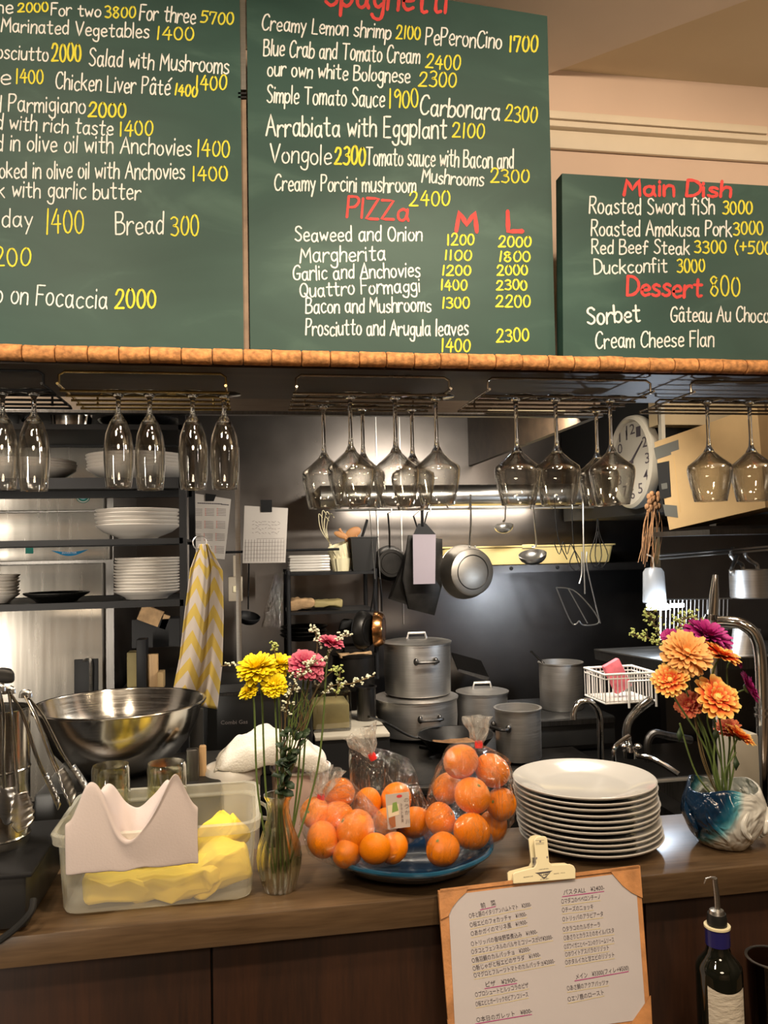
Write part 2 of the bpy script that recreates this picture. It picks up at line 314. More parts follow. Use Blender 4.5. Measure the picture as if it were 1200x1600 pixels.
def planter_mat():
    m, t, b = nt('blue_white_glaze'); b.inputs['Roughness'].default_value = 0.12; b.inputs['Coat Weight'].default_value = 0.4
    tc = t.nodes.new('ShaderNodeTexCoord'); n = t.nodes.new('ShaderNodeTexNoise'); n.inputs['Scale'].default_value = 14; n.inputs['Detail'].default_value = 4
    t.links.new(tc.outputs['Object'], n.inputs['Vector'])
    sp = t.nodes.new('ShaderNodeSeparateXYZ'); t.links.new(tc.outputs['Object'], sp.inputs[0])
    def ma(x, k, y):
        q = t.nodes.new('ShaderNodeMath'); q.operation = 'MULTIPLY_ADD'; q.inputs[1].default_value = k
        t.links.new(x, q.inputs[0])
        if isinstance(y, float): q.inputs[2].default_value = y
        else: t.links.new(y, q.inputs[2])
        return q.outputs[0]
    f = ma(sp.outputs[0], 8.5, 0.90); f = ma(sp.outputs[2], -4.2, f); f = ma(n.outputs[0], 0.35, f)
    r = t.nodes.new('ShaderNodeValToRGB'); e = r.color_ramp.elements
    e[0].position = 0.36; e[0].color = (0.004, 0.02, 0.05, 1); e[1].position = 0.66; e[1].color = (0.66, 0.66, 0.62, 1)
    q = e.new(0.47); q.color = (0.008, 0.09, 0.15, 1); q = e.new(0.55); q.color = (0.10, 0.32, 0.38, 1)
    t.links.new(f, r.inputs[0]); t.links.new(r.outputs[0], b.inputs['Base Color'])
    w_ = t.nodes.new('ShaderNodeTexNoise'); w_.inputs['Scale'].default_value = 16; w_.inputs['Distortion'].default_value = 3; w_.inputs['Detail'].default_value = 1
    t.links.new(tc.outputs['Object'], w_.inputs['Vector'])
    bp = t.nodes.new('ShaderNodeBump'); bp.inputs['Strength'].default_value = 0.9; bp.inputs['Distance'].default_value = 0.012
    t.links.new(w_.outputs[0], bp.inputs['Height']); t.links.new(bp.outputs[0], b.inputs['Normal'])
    return m
M['planter'] = planter_mat()

# ------------------------------------------------------------------ mesh helpers
def wloc(o):
    v = V((0, 0, 0))
    while o is not None: v = v + o.location; o = o.parent
    return v
def frame_z(d):
    d = V(d).normalized(); return d.to_track_quat('Z', 'Y').to_matrix().to_4x4()
class MB:
    def __init__(s): s.bm = bmesh.new(); s.al = None
    def box(s, c, size, rz=0.0, bev=0.0, M_=None, seg=2):
        mt = Matrix.Translation(V(c)) @ (M_ if M_ is not None else Matrix.Rotation(rz, 4, 'Z')) @ Matrix.Diagonal((*size, 1))
        r = bmesh.ops.create_cube(s.bm, size=1, matrix=mt)
        if bev:
            ed = list({e for v in r['verts'] for e in v.link_edges})
            bmesh.ops.bevel(s.bm, geom=ed, offset=bev, segments=seg, affect='EDGES', profile=0.5)
        return s
    def prism(s, pts, off):
        a = [s.bm.verts.new(p) for p in pts]; b = [s.bm.verts.new(V(p) + V(off)) for p in pts]
        s.bm.faces.new(a); s.bm.faces.new(b[::-1]); n = len(a)
        for i in range(n): s.bm.faces.new((a[i], b[i], b[(i + 1) % n], a[(i + 1) % n]))
        return s
    def poly(s, pts): s.bm.faces.new([s.bm.verts.new(p) for p in pts]); return s
    def lathe(s, prof, seg=36, M_=None, c=(0, 0, 0), rfun=None):
        mt = Matrix.Translation(V(c)) @ (M_ if M_ is not None else Matrix())
        rings = []
        for (r, z) in prof:
            if r < 1e-6: rings.append([s.bm.verts.new(mt @ V((0, 0, z)))])
            else: 
                ring = []
                for k in range(seg):
                    a = 2 * PI * k / seg; rr = r * (rfun(a, z) if rfun else 1)
                    ring.append(s.bm.verts.new(mt @ V((rr * math.cos(a), rr * math.sin(a), z))))
                rings.append(ring)
        for A, B in zip(rings, rings[1:]):
            if len(A) == 1 and len(B) == 1: continue
            for k in range(seg):
                k2 = (k + 1) % seg
                if len(A) == 1: s.bm.faces.new((A[0], B[k2], B[k]))
                elif len(B) == 1: s.bm.faces.new((A[k], A[k2], B[0]))
                else: s.bm.faces.new((A[k], A[k2], B[k2], B[k]))
        return s
    def tube(s, path, r, seg=8, closed=False, cap=True, sq=None):
        path = [V(p) for p in path]; n = len(path); rings = []; up = None
        rr = r if isinstance(r, (list, tuple)) else [r] * n
        for i, p in enumerate(path):
            if closed: d = path[(i + 1) % n] - path[i - 1]
            else: d = path[min(i + 1, n - 1)] - path[max(i - 1, 0)]
            if d.length < 1e-9: d = V((0, 0, 1))
            d.normalize()
            if up is None: up = V((0, 0, 1)) if abs(d.z) < 0.9 else V((1, 0, 0))
            x = d.cross(up)
            if x.length < 1e-6: x = d.orthogonal()
            x.normalize(); y = x.cross(d); up = y
            rings.append([s.bm.verts.new(p + (x * math.cos(2 * PI * k / seg) * (sq[0] if sq else 1) + y * math.sin(2 * PI * k / seg) * (sq[1] if sq else 1)) * rr[i]) for k in range(seg)])
        for i in range(n if closed else n - 1):
            A, B = rings[i], rings[(i + 1) % n]
            for k in range(seg): s.bm.faces.new((A[k], A[(k + 1) % seg], B[(k + 1) % seg], B[k]))
        if cap and not closed: s.bm.faces.new(rings[0][::-1]); s.bm.faces.new(rings[-1])
        return s
    def ell(s, c, rad, u=20, v=14, M_=None):
        mt = Matrix.Translation(V(c)) @ (M_ if M_ is not None else Matrix()) @ Matrix.Diagonal((*rad, 1))
        bmesh.ops.create_uvsphere(s.bm, u_segments=u, v_segments=v, radius=1, matrix=mt); return s
    def surf(s, f, nu, nv, uv=False):
        g = [[s.bm.verts.new(f(i / nu, j / nv)) for i in range(nu + 1)] for j in range(nv + 1)]
        lay = s.bm.loops.layers.uv.verify() if uv else None
        for j in range(nv):
            for i in range(nu):
                fc = s.bm.faces.new((g[j][i], g[j][i + 1], g[j + 1][i + 1], g[j + 1][i]))
                if uv:
                    for l, (a, b) in zip(fc.loops, ((i, j), (i + 1, j), (i + 1, j + 1), (i, j + 1))): l[lay].uv = (a / nu, b / nv)
        return s
    def build(s, name, m, parent=None, solid=0.0, sub=0, smooth=35, origin=None, normals=True, soff=0.0):
        if normals: bmesh.ops.recalc_face_normals(s.bm, faces=s.bm.faces)
        vs_ = s.bm.verts
        if parent is not None: o_ = wloc(parent)
        elif origin is not None: o_ = V(origin)
        else:
            xs = [v.co.x for v in vs_]; ys = [v.co.y for v in vs_]; zs = [v.co.z for v in vs_]
            o_ = V(((min(xs) + max(xs)) / 2, (min(ys) + max(ys)) / 2, min(zs)))
        for v in vs_: v.co -= o_
        me = bpy.data.meshes.new(name); s.bm.to_mesh(me); s.bm.free(); me.materials.append(M[m] if isinstance(m, str) else m)
        for p in me.polygons: p.use_smooth = True
        me.set_sharp_from_angle(angle=R(smooth))
        o = bpy.data.objects.new(name, me); COL.objects.link(o)
        if parent is not None: o.parent = parent
        else: o.location = o_
        if solid:
            q = o.modifiers.new('solid', 'SOLIDIFY'); q.thickness = solid; q.offset = soff
        if sub:
            q = o.modifiers.new('sub', 'SUBSURF'); q.levels = sub; q.render_levels = sub
        return o
def tag(o, label, cat, group=None, kind=None):
    o['label'] = label; o['category'] = cat
    if group: o['group'] = group
    if kind: o['kind'] = kind
    return o
def thing(name, label, cat, loc=(0, 0, 0), group=None):
    o = bpy.data.objects.new(name, None); COL.objects.link(o); o.location = loc; o.empty_display_size = 0.03
    return tag(o, label, cat, group)
def struct(o): o['kind'] = 'structure'; return o
def copy_tree(o, parent=None):
    kids = [c for c in CH.get(o.name, [])]
    c = o.copy(); COL.objects.link(c)
    if parent is not None: c.parent = parent
    CH[c.name] = []
    for k in kids: CH[c.name].append(copy_tree(k, c))
    return c
CH = {}
def reg(o):
    """remember the children of a finished prototype so it can be copied"""
    CH[o.name] = [c for c in bpy.data.objects if c.parent == o]
    for c in CH[o.name]: reg(c)
    return o
USED = set()
def inst(proto, loc, label, rot=None, scale=None, group=None):
    if proto.name not in USED: o = proto; USED.add(proto.name)
    else:
        o = copy_tree(proto)
    o.location = loc
    if rot is not None: o.rotation_euler = rot
    if scale is not None: o.scale = (scale,) * 3 if not isinstance(scale, (tuple, list)) else scale
    o['label'] = label
    if group: o['group'] = group
    return o
def arc(c, r, a0, a1, n, ax=V((1, 0, 0)), ay=V((0, 0, 1))):
    return [V(c) + ax * (r * math.cos(a0 + (a1 - a0) * i / n)) + ay * (r * math.sin(a0 + (a1 - a0) * i / n)) for i in range(n + 1)]
def catmull(pts, n=5):
    out = []; m = len(pts)
    for i in range(m - 1):
        p0, p1, p2, p3 = pts[max(i - 1, 0)], pts[i], pts[i + 1], pts[min(i + 2, m - 1)]
        for k in range(n):
            t = k / n
            out.append(tuple(0.5 * (2 * b + (c - a) * t + (2 * a - 5 * b + 4 * c - d) * t * t + (3 * b - a - 3 * c + d) * t ** 3) for a, b, c, d in zip(p0, p1, p2, p3)))
    out.append(tuple(pts[-1])); return out
def smooth3(pts, n=5): return [V(p) for p in catmull([tuple(p) for p in pts], n)]
ORD = ['first', 'second', 'third', 'fourth', 'fifth', 'sixth', 'seventh', 'eighth', 'ninth', 'tenth', 'eleventh', 'twelfth', 'thirteenth', 'fourteenth']

# ================================================================== SETTING
ZC = 1.05                                   # bar top height
ZCEIL = 2.53
YB = 1.235                                  # face of the menu boards
YC = PZ(600, 1408, ZC).y                    # front edge of the bar top
YWALL = 3.15
struct(MB().box((0.2, 0.3, -0.05), (4.4, 6.6, 0.1)).build('floor', 'floor'))
struct(MB().box((0.2, 0.3, ZCEIL + 0.05), (4.4, 6.6, 0.1)).build('ceiling', 'ceiling_beige'))
struct(MB().box((0.2, -2.55, 1.265), (4.4, 0.1, 2.53)).build('wall_rear', 'rear'))
struct(MB().box((-1.75, 0.3, 1.265), (0.1, 5.6, 2.53)).build('wall_left', 'kitchen_wall'))
struct(MB().box((2.0, 0.3, 1.265), (0.1, 5.6, 2.53)).build('wall_right', 'kitchen_wall'))
struct(MB().box((0.125, YWALL + 0.05, 1.265), (3.65, 0.1, 2.53)).build('wall_back', 'steel_wall'))
# paler ceiling panel whose edge runs from the board corner towards the room
pa, pb = PZ(857, 106, ZCEIL), PZ(1140, 0, ZCEIL)
pc = pa + (pb - pa) * 4
b = MB().prism([V((pa.x, pa.y, ZCEIL - 0.012)), V((pc.x, pc.y, ZCEIL - 0.012)), V((-1.65, pc.y, ZCEIL - 0.012)), V((-1.65, pa.y, ZCEIL - 0.012))], (0, 0, 0.011))
struct(b.build('trim_1', 'ceiling_pale'))
# soffit that carries the boards
zs0 = P(600, 576, YB - 0.012).z             # soffit underside
YW = PZ(900, 112, 2.53).y                                   # face of the plaster wall behind the boards
zs1 = P(600, 553, YB).z
struct(MB().box((0.1, YW + 0.02, (zs1 + ZCEIL) / 2), (3.6, 0.04, ZCEIL - zs1)).build('wall_front', 'peach'))
struct(MB().box((0.1, (YB - 0.003 + YW + 0.04) / 2, (zs0 + zs1) / 2), (3.6, YW + 0.04 - YB + 0.003, zs1 - zs0)).build('trim_2', 'dark_brown'))
# mouldings on the soffit face
yw = YW
def strip(name, y0, y1, depth, m, x0=-0.3, xpx=1191):
    za, zb = P(900, y0, yw - depth).z, P(900, y1, yw - depth).z
    xr = P(xpx, y0, yw).x if xpx else 1.9
    return struct(MB().box(((x0 + xr) / 2, yw - depth / 2, (za + zb) / 2), (xr - x0, depth, za - zb), bev=0.003).build(name, m))
strip('trim_3', 174, 187, 0.016, 'cream_paint'); strip('trim_4', 189, 199, 0.024, 'cream_paint')
strip('trim_5', 201, 233, 0.010, 'cream_paint', xpx=None)

# ================================================================== HAND LETTERING (single-stroke pen)
G = {
'A': (6, '!0,0 3,10 6,0;!1.2,4 4.8,4'), 'B': (5.2, '!0,0 0,10;0,10 3.5,9.8 4.3,7.8 2.8,5.5 0,5.2;0,5.4 2.8,5.4 5,4.2 5,1.5 3,0.1 0,0'),
'C': (5.4, '5.3,8.5 4,10 1.8,9.3 .3,6 .4,2.5 2,.2 4,.3 5.4,1.8'), 'D': (5.3, '!0,0 0,10;0,10 3,9.5 5.3,7 5.3,3 3,.5 0,0'),
'E': (4.2, '!4,10 0,10 0,0 4.2,0;!0,5.2 3.5,5.2'), 'F': (4.2, '!0,0 0,10 4.3,10;!0,5.5 3.5,5.5'),
'G': (5.6, '5.3,8.6 3.8,10 1.5,9 .2,5.5 .8,1.5 3,0 5,1 5.4,4;!3,4.2 5.6,4.2'), 'L': (4, '!0,10 0,0 4,0'), 'I': (0.6, '!.2,10 .2,0'),
'M': (6.6, '!0,0 .8,10 3.3,3.5 5.8,10 6.6,0'), 'O': (5.4, 'o2.7,5,2.7,5'), 'P': (4.6, '!0,0 0,10;0,10 3.5,9.8 4.5,7.8 3,5.2 0,4.8'),
'Q': (5.6, 'o2.7,5,2.7,5;!3.2,2.6 5.8,-.6'), 'R': (5, '!0,0 0,10;0,10 3.5,9.8 4.5,7.8 3,5.2 0,4.8;!1.8,5 5,0'),
'S': (4.6, '4.6,8.6 3,10 1,9.3 .6,7.2 2.5,5.4 4.3,3.6 4.2,1.2 2.2,0 .2,1.2'), 'T': (6, '!0,10 6,10;!3,10 3,0'), 'V': (5.6, '!0,10 2.8,0 5.6,10'),
'Z': (5.2, '!0,10 5,10 0,0 5.2,0'), 'K': (4.6, '!0,10 0,0;!4.2,10 0,4.4;!1.2,5.4 4.6,0'), 'N': (5.4, '!0,0 .2,10 5,0 5.3,10'), 'Y': (5, '!0,10 2.5,5 5,10;!2.5,5 2.5,0'),
'W': (7, '!0,10 1.8,0 3.5,7 5.2,0 7,10'), 'U': (5, '0,10 0,3 1.2,.2 3.6,.2 4.9,3 5,10'), 'J': (4, '!1,10 4,10;3,10 3,2 1.5,0 0,1.5'), 'H': (5, '!0,0 0,10;!5,0 5,10;!0,5 5,5'),
'a': (4.8, '4,5 2.2,6 .4,4.5 .4,1.5 1.8,0 3.4,1 4,4;!4.1,6 4,2 4.8,0'), 'b': (4.2, '!0,10 0,0;0,4 1.8,6 4,5 4.2,2 2.4,0 0,1'),
'c': (4.2, '4,5.2 2.4,6 .5,4.5 .5,1.5 2.2,0 4.2,1'), 'd': (4.2, '4,4.8 2.2,6 .4,4.4 .4,1.4 2,0 3.8,1.4;!4,10 4,0'),
'e': (4.2, '.6,3 4,3.4 3.6,5.4 2.2,6 .6,4.6 .5,1.6 2,0 4.2,.8'), 'f': (3.6, '3.6,9.2 2.4,10 1.4,8.5 1.4,0;!0,5.8 3.4,5.8'),
'g': (4.2, '4,5 2.2,6 .5,4.6 .6,2 2,.6 3.8,2;4,6 4,-1.5 3,-3.5 1,-3.2 0,-2'), 'h': (4, '!0,10 0,0;0,3.5 1.6,6 3.6,5.6 4,3.5 4,0'),
'i': (.6, '!.2,6 .2,0;!.2,8.2 .2,8.8'), 'k': (4.2, '!0,10 0,0;!3.8,6 0,2.8;!1.2,3.6 4.2,0'), 'l': (.6, '!.2,10 .2,0'),
'm': (5.9, '!0,6 0,0;0,3.5 1.4,6 2.8,5 2.9,0;2.9,3.5 4.3,6 5.8,5 5.9,0'), 'n': (4, '!0,6 0,0;0,3.5 1.6,6 3.6,5.6 4,3.5 4,0'),
'o': (4.2, 'o2.1,3,2.1,3'), 'p': (4.2, '!0,6 0,-3.5;0,4.4 2,6 4,4.6 3.8,1.6 2,0 0,1.4'), 'r': (3.4, '!0,6 0,0;0,3.5 1.4,5.6 3,6 3.6,5.2'),
's': (3.6, '3.6,5.2 2,6 .5,5 1.2,3.6 3.2,2.4 3.4,.8 1.6,0 0,.8'), 't': (3.8, '1.8,9 1.7,2 2.4,.2 3.8,.5;!0,6.2 3.8,6.2'),
'u': (4.2, '0,6 .1,2 1.2,0 3,.6 4,3;!4,6 4,0'), 'v': (4, '!0,6 2,0 4,6'), 'w': (5.6, '!0,6 1.4,0 2.8,4.5 4.2,0 5.6,6'),
'y': (4, '!0,6 2,1.6;!4,6 1,-3.5'), 'z': (4, '!0,6 4,6 0,0 4.2,0'), 'â': (4.8, '4,5 2.2,6 .4,4.5 .4,1.5 1.8,0 3.4,1 4,4;!4.1,6 4,2 4.8,0;!1,8 2.3,9.6 3.6,8'),
'é': (4.2, '.6,3 4,3.4 3.6,5.4 2.2,6 .6,4.6 .5,1.6 2,0 4.2,.8;!2.6,7.6 4.8,9.6'),
'0': (4.2, 'o2.1,5,2.1,5'), '1': (1.4, '!.5,0 .8,10'), '2': (4.6, '.3,7.5 1.5,10 3.6,9.6 4,7.2 2.5,3.6 0,.2;!0,.2 4.6,.3'),
'3': (4.2, '.3,9 2,10 3.8,8.6 3.2,6.2 1.5,5.4 3.6,4.6 4.2,2.2 2.6,.1 .2,.8'), '4': (4.6, '!2.8,10 0,3.6 4.6,3.8;!3.4,7.5 3.2,0'),
'5': (4.4, '!4.2,10 .8,10 .5,6;.5,6 2.8,6.4 4.2,4 3,.6 .2,.4'), '7': (4.2, '!0,7.4 .1,10 4.2,10 2,0'), '8': (4.2, '3.9,8.6 2,10 .4,8 2,5.6 4,3 2.4,0 .3,2 1.2,4.4 3.9,8.6'),
'9': (4.2, '4,7.8 2.2,10 .4,8 1.4,5.6 4,7.4 3.8,0'), '(': (2, '2,11 .5,7 .5,3 2,-1'), ')': (2, '0,11 1.5,7 1.5,3 0,-1'), '+': (4, '!0,5 4,5;!2,8 2,2'),
'-': (3, '!0,5 3,5'), ' ': (2.2, ''), '.': (.6, '!.2,0 .2,.6'),
}
def strokes(text, x0, y0, x1, y1, h, rnd=0.25):
    """polylines in photo pixels for a hand-written line from (x0, y0) to (x1, y1)"""
    gap = 1.5; tot = sum(G[c][0] + gap for c in text) - gap
    ex = V((x1 - x0, y1 - y0)); L = ex.length; ex = ex / L; up = V((ex.y, -ex.x)); 
    if up.y > 0: up = -up
    sx = L / tot; sy = h / 10; cx = 0; out = []
    for c in text:
        adv, g = G[c]
        jy = random.uniform(-rnd, rnd) * 1.6; js = random.uniform(0.93, 1.07); sl = random.uniform(-0.03, 0.05)
        for st in g.split(';'):
            if not st: continue
            if st[0] == 'o':
                a, b_, ra, rb = map(float, st[1:].split(','))
                pts = [(a + ra * math.cos(PI / 2 + k * 2 * PI / 14), b_ + rb * math.sin(PI / 2 + k * 2 * PI / 14)) for k in range(15)]
            elif st[0] == '!':
                raw = [tuple(map(float, q.split(','))) for q in st[1:].split()]
                pts = []
                for p, q in zip(raw, raw[1:]): pts += [(p[0] + (q[0] - p[0]) * k / 3, p[1] + (q[1] - p[1]) * k / 3) for k in range(3)]
                pts.append(raw[-1])
            else: pts = catmull([tuple(map(float, q.split(','))) for q in st.split()], 5)
            out.append([V((x0, y0)) + ex * ((cx + x + y * sl) * sx) + up * ((y * js + jy) * sy) for x, y in pts])
        cx += adv + gap
    return out
ZOFF = [0]
def ribbon(mb, pts, wpx, to3d, square=False):
    """flat stroke with round ends; to3d maps a photo pixel to the surface"""
    n = len(pts); hw = wpx / 2; Ls, Rs = [], []
    pts = [V(p) for p in pts]
    ws = [hw * random.uniform(0.82, 1.12) for _ in pts]
    for i, p in enumerate(pts):
        d = pts[min(i + 1, n - 1)] - pts[max(i - 1, 0)]
        if d.length < 1e-6: d = V((1, 0))
        d.normalize(); nn = V((-d.y, d.x)); Ls.append(p + nn * ws[i]); Rs.append(p - nn * ws[i])
    d0 = (pts[0] - pts[1]).normalized(); d1 = (pts[-1] - pts[-2]).normalized()
    s0 = [pts[0] + d0 * hw * 0.9 + V((-d0.y, d0.x)) * hw * 0.4, pts[0] + d0 * hw * 0.9 - V((-d0.y, d0.x)) * hw * 0.4]
    s1 = [pts[-1] + d1 * hw * 0.9 + V((-d1.y, d1.x)) * hw * 0.4, pts[-1] + d1 * hw * 0.9 - V((-d1.y, d1.x)) * hw * 0.4]
    ZOFF[0] = (ZOFF[0] + 1) % 40; z = ZOFF[0] * 0.000006
    mk = lambda q: mb.bm.verts.new(to3d(q.x, q.y, z))
    A = [mk(q) for q in Ls]; B = [mk(q) for q in Rs]
    for i in range(n - 1): mb.bm.faces.new((A[i], A[i + 1], B[i + 1], B[i]))
    if not square:
        mb.bm.faces.new((A[0], B[0], mk(s0[0]), mk(s0[1]))); mb.bm.faces.new((B[-1], A[-1], mk(s1[0]), mk(s1[1])))

# ================================================================== MENU BOARDS
W_, Y_, R_ = 'chalk_white', 'chalk_yellow', 'chalk_red'
def board(name, label, quad, lines, thick=0.014, yb=YB):
    c3 = [P(x, y, yb) for x, y in quad]
    base = V((sum(p.x for p in c3) / len(c3), yb + thick / 2, min(p.z for p in c3)))
    t = thing(name, label, 'menu board', base, None)
    MB().prism(c3, (0, thick, 0)).build('panel', 'board', t, smooth=20)
    for mname, pname in ((W_, 'white_lettering'), (Y_, 'yellow_lettering'), (R_, 'red_lettering')):
        mb = MB(); k = 0
        for ln in lines:
            if ln[6] != mname: continue
            wpx = ln[7] if len(ln) > 7 else {W_: 2.45, Y_: 2.7, R_: 4.6}[mname]
            for st in strokes(*ln[:6]): ribbon(mb, st, wpx, lambda x, y, z: P(x, y, yb - 0.0004 - z)); k += 1
        if k: mb.build(pname, mname, t, normals=False)
        else: mb.bm.free()
    return t
board('menu_board', 'green menu board at the left listing starters, bread and focaccia in white and yellow chalk',
 [(-170, -34), (374, -28), (381, 549), (-170, 537)], [
 ('ne', -6, 20, 20, 20, 21, W_), ('2000', 28, 19, 75, 18, 14, Y_), ('For two', 80, 24, 157, 26, 19, W_), ('3800', 164, 27, 211, 28, 17, Y_), ('For three', 218, 31, 305, 37, 24, W_), ('5700', 313, 35, 364, 39, 19, Y_),
 ('Marinated Vegetables', 2, 49, 232, 60, 22, W_), ('1400', 245, 61, 302, 63, 20, Y_),
 ('osciutto', -5, 91, 75, 95, 23, W_), ('2000', 81, 96, 126, 96, 27, Y_, 3.3), ('Salad with Mushrooms', 139, 102, 357, 115, 26, W_),
 ('ne', -20, 132, 16, 133, 24, W_), ('1400', 25, 130, 67, 130, 22, Y_), ('Chicken Liver Pâté', 87, 139, 265, 148, 26, W_), ('1400', 273, 148, 307, 152, 17, Y_, 3), ('1400', 306, 139, 353, 141, 22, Y_),
 ('d Parmigiano', -9, 174, 133, 177, 26, W_), ('2000', 138, 182, 196, 184, 22, Y_, 3.3),
 ('d with rich taste', -6, 201, 176, 212, 24, W_), ('1400', 187, 212, 238, 212, 23, Y_),
 ('d in olive oil with Anchovies', -6, 235, 298, 243, 27, W_), ('1400', 308, 244, 358, 245, 25, Y_),
 ('ooked in olive oil with Anchovies', -12, 278, 288, 280, 26, W_), ('1400', 301, 282, 355, 282, 23, Y_),
 ('k with garlic butter', -3, 308, 219, 312, 26, W_),
 ('day', 3, 354, 50, 355, 29, W_), ('1400', 72, 365, 130, 365, 37, Y_), ('Bread', 181, 366, 255, 366, 33, W_), ('300', 267, 368, 310, 368, 31, Y_),
 ('1200', -20, 415, 47, 415, 28, Y_), ('o on Focaccia', -8, 472, 167, 483, 31, W_), ('2000', 180, 482, 243, 482, 29, Y_, 3.5)])
board('menu_board', 'green menu board in the middle listing spaghetti and pizza under red headings',
 [(385, -28), (560, -22), (700, 0), (855, 25), (868, 560), (391, 551)], [
 ('Spaghetti', 508, 7, 697, 21, 44, R_, 5.5),
 ('Creamy Lemon shrimp', 409, 46, 610, 61, 24, W_), ('2100', 619, 60, 656, 62, 20, Y_), ('PePeronCino', 665, 69, 783, 76, 27, W_), ('1700', 796, 80, 839, 82, 25, Y_, 3.2),
 ('Blue Crab and Tomato Cream', 412, 86, 655, 100, 26, W_), ('2400', 665, 106, 718, 110, 22, Y_),
 ('our own white Bolognese', 418, 118, 640, 130, 24, W_), ('2300', 654, 134, 712, 137, 23, Y_),
 ('Simple Tomato Sauce', 417, 160, 600, 168, 27, W_), ('1900', 608, 168, 653, 168, 28, Y_), ('Carbonara', 656, 179, 780, 188, 29, W_, 2.9), ('2300', 789, 189, 838, 192, 24, Y_),
 ('Arrabiata with Eggplant', 416, 212, 697, 216, 31, W_, 2.9), ('2100', 707, 215, 756, 216, 23, Y_),
 ('Vongole', 422, 253, 517, 257, 29, W_), ('2300', 523, 256, 570, 258, 27, Y_, 3.5), ('Tomato sauce with Bacon and', 572, 258, 802, 263, 28, W_),
 ('Creamy Porcini mushroom', 429, 297, 649, 301, 25, W_), ('Mushrooms', 659, 285, 755, 291, 22, W_), ('2300', 767, 285, 826, 285, 21, Y_), ('2400', 640, 321, 702, 322, 22, Y_),
 ('PIZZa', 542, 340, 638, 344, 31, R_, 4.2), ('M', 713, 360, 745, 361, 32, R_, 7), ('L', 794, 361, 816, 361, 32, R_, 7),
 ('Seaweed and Onion', 461, 377, 659, 376, 23, W_), ('1200', 699, 383, 740, 383, 17, Y_), ('2000', 779, 386, 829, 386, 16, Y_),
 ('Margherita', 469, 410, 602, 406, 24, W_), ('1100', 695, 406, 736, 407, 15, Y_), ('1800', 780, 408, 828, 409, 16, Y_),
 ('Garlic and Anchovies', 458, 438, 656, 432, 23, W_), ('1200', 691, 430, 735, 430, 15, Y_), ('2000', 777, 430, 824, 430, 15, Y_),
 ('Quattro Formaggi', 469, 464, 656, 456, 22, W_), ('1400', 689, 453, 729, 453, 16, Y_), ('2300', 776, 453, 823, 453, 15, Y_),
 ('Bacon and Mushrooms', 478, 489, 673, 487, 23, W_), ('1300', 691, 481, 733, 481, 17, Y_), ('2200', 775, 480, 828, 480, 18, Y_),
 ('Prosciutto and Arugula leaves', 478, 524, 731, 524, 25, W_), ('2300', 776, 534, 826, 533, 20, Y_), ('1400', 690, 550, 734, 550, 19, Y_)])
board('menu_board', 'smaller green menu board at the right listing main dishes and desserts',
 [(878, 271), (1260, 294), (1260, 573), (880, 566)], [
 ('Main Dish', 975, 304, 1141, 308, 25, R_, 5), ('Roasted Sword fiSh', 921, 334, 1116, 335, 26, W_), ('3000', 1129, 334, 1175, 334, 20, Y_),
 ('Roasted Amakusa Pork', 924, 368, 1143, 369, 24, W_), ('3000', 1146, 367, 1192, 366, 20, Y_), ('Red Beef Steak', 925, 396, 1077, 397, 22, W_), ('3300', 1085, 395, 1134, 395, 19, Y_), ('(+500)', 1148, 396, 1213, 397, 20, Y_),
 ('Duckconfit', 929, 428, 1042, 425, 22, W_), ('3000', 1058, 426, 1101, 425, 21, Y_), ('Dessert', 980, 462, 1096, 464, 29, R_, 4.8), ('800', 1110, 462, 1156, 462, 30, Y_),
 ('Sorbet', 918, 507, 1000, 502, 27, W_, 3.2), ('Gâteau Au Chocolat', 1048, 502, 1226, 504, 24, W_), ('Cream Cheese Flan', 931, 544, 1115, 541, 25, W_)], thick=0.026, yb=YB - 0.012)
# batten between the left and middle boards
za, zb = P(382, -26, YB).z, P(386, 556, YB).z
x0, x1 = P(375, 250, YB).x, P(385, 250, YB).x
tb = thing('wooden_batten', 'narrow brown batten between the left and middle menu boards', 'batten', ((x0 + x1) / 2, YB + 0.006, zb))
zm = P(380, 148, YB).z
MB().prism([P(372.5, 150, YB + 0.004), P(384.5, 150, YB + 0.004), P(389.5, 553, YB + 0.004), P(380.5, 553, YB + 0.004)], (0, 0.01, 0)).build('lower_strip', 'batten', tb)
MB().prism([P(372, -26, YB + 0.002), P(383, -26, YB + 0.002), P(384.5, 140, YB + 0.002), P(373, 140, YB + 0.002)], (0, 0.011, 0)).build('upper_strip', 'steel', tb)['label'] = 'bare grey metal strip'
b = MB()
for yy in (146, 152): b.prism([P(372, yy - 2, YB), P(385, yy - 2, YB), P(385, yy + 1, YB), P(372, yy + 1, YB)], (0, 0.012, 0))
b.build('bracket', 'iron', tb)

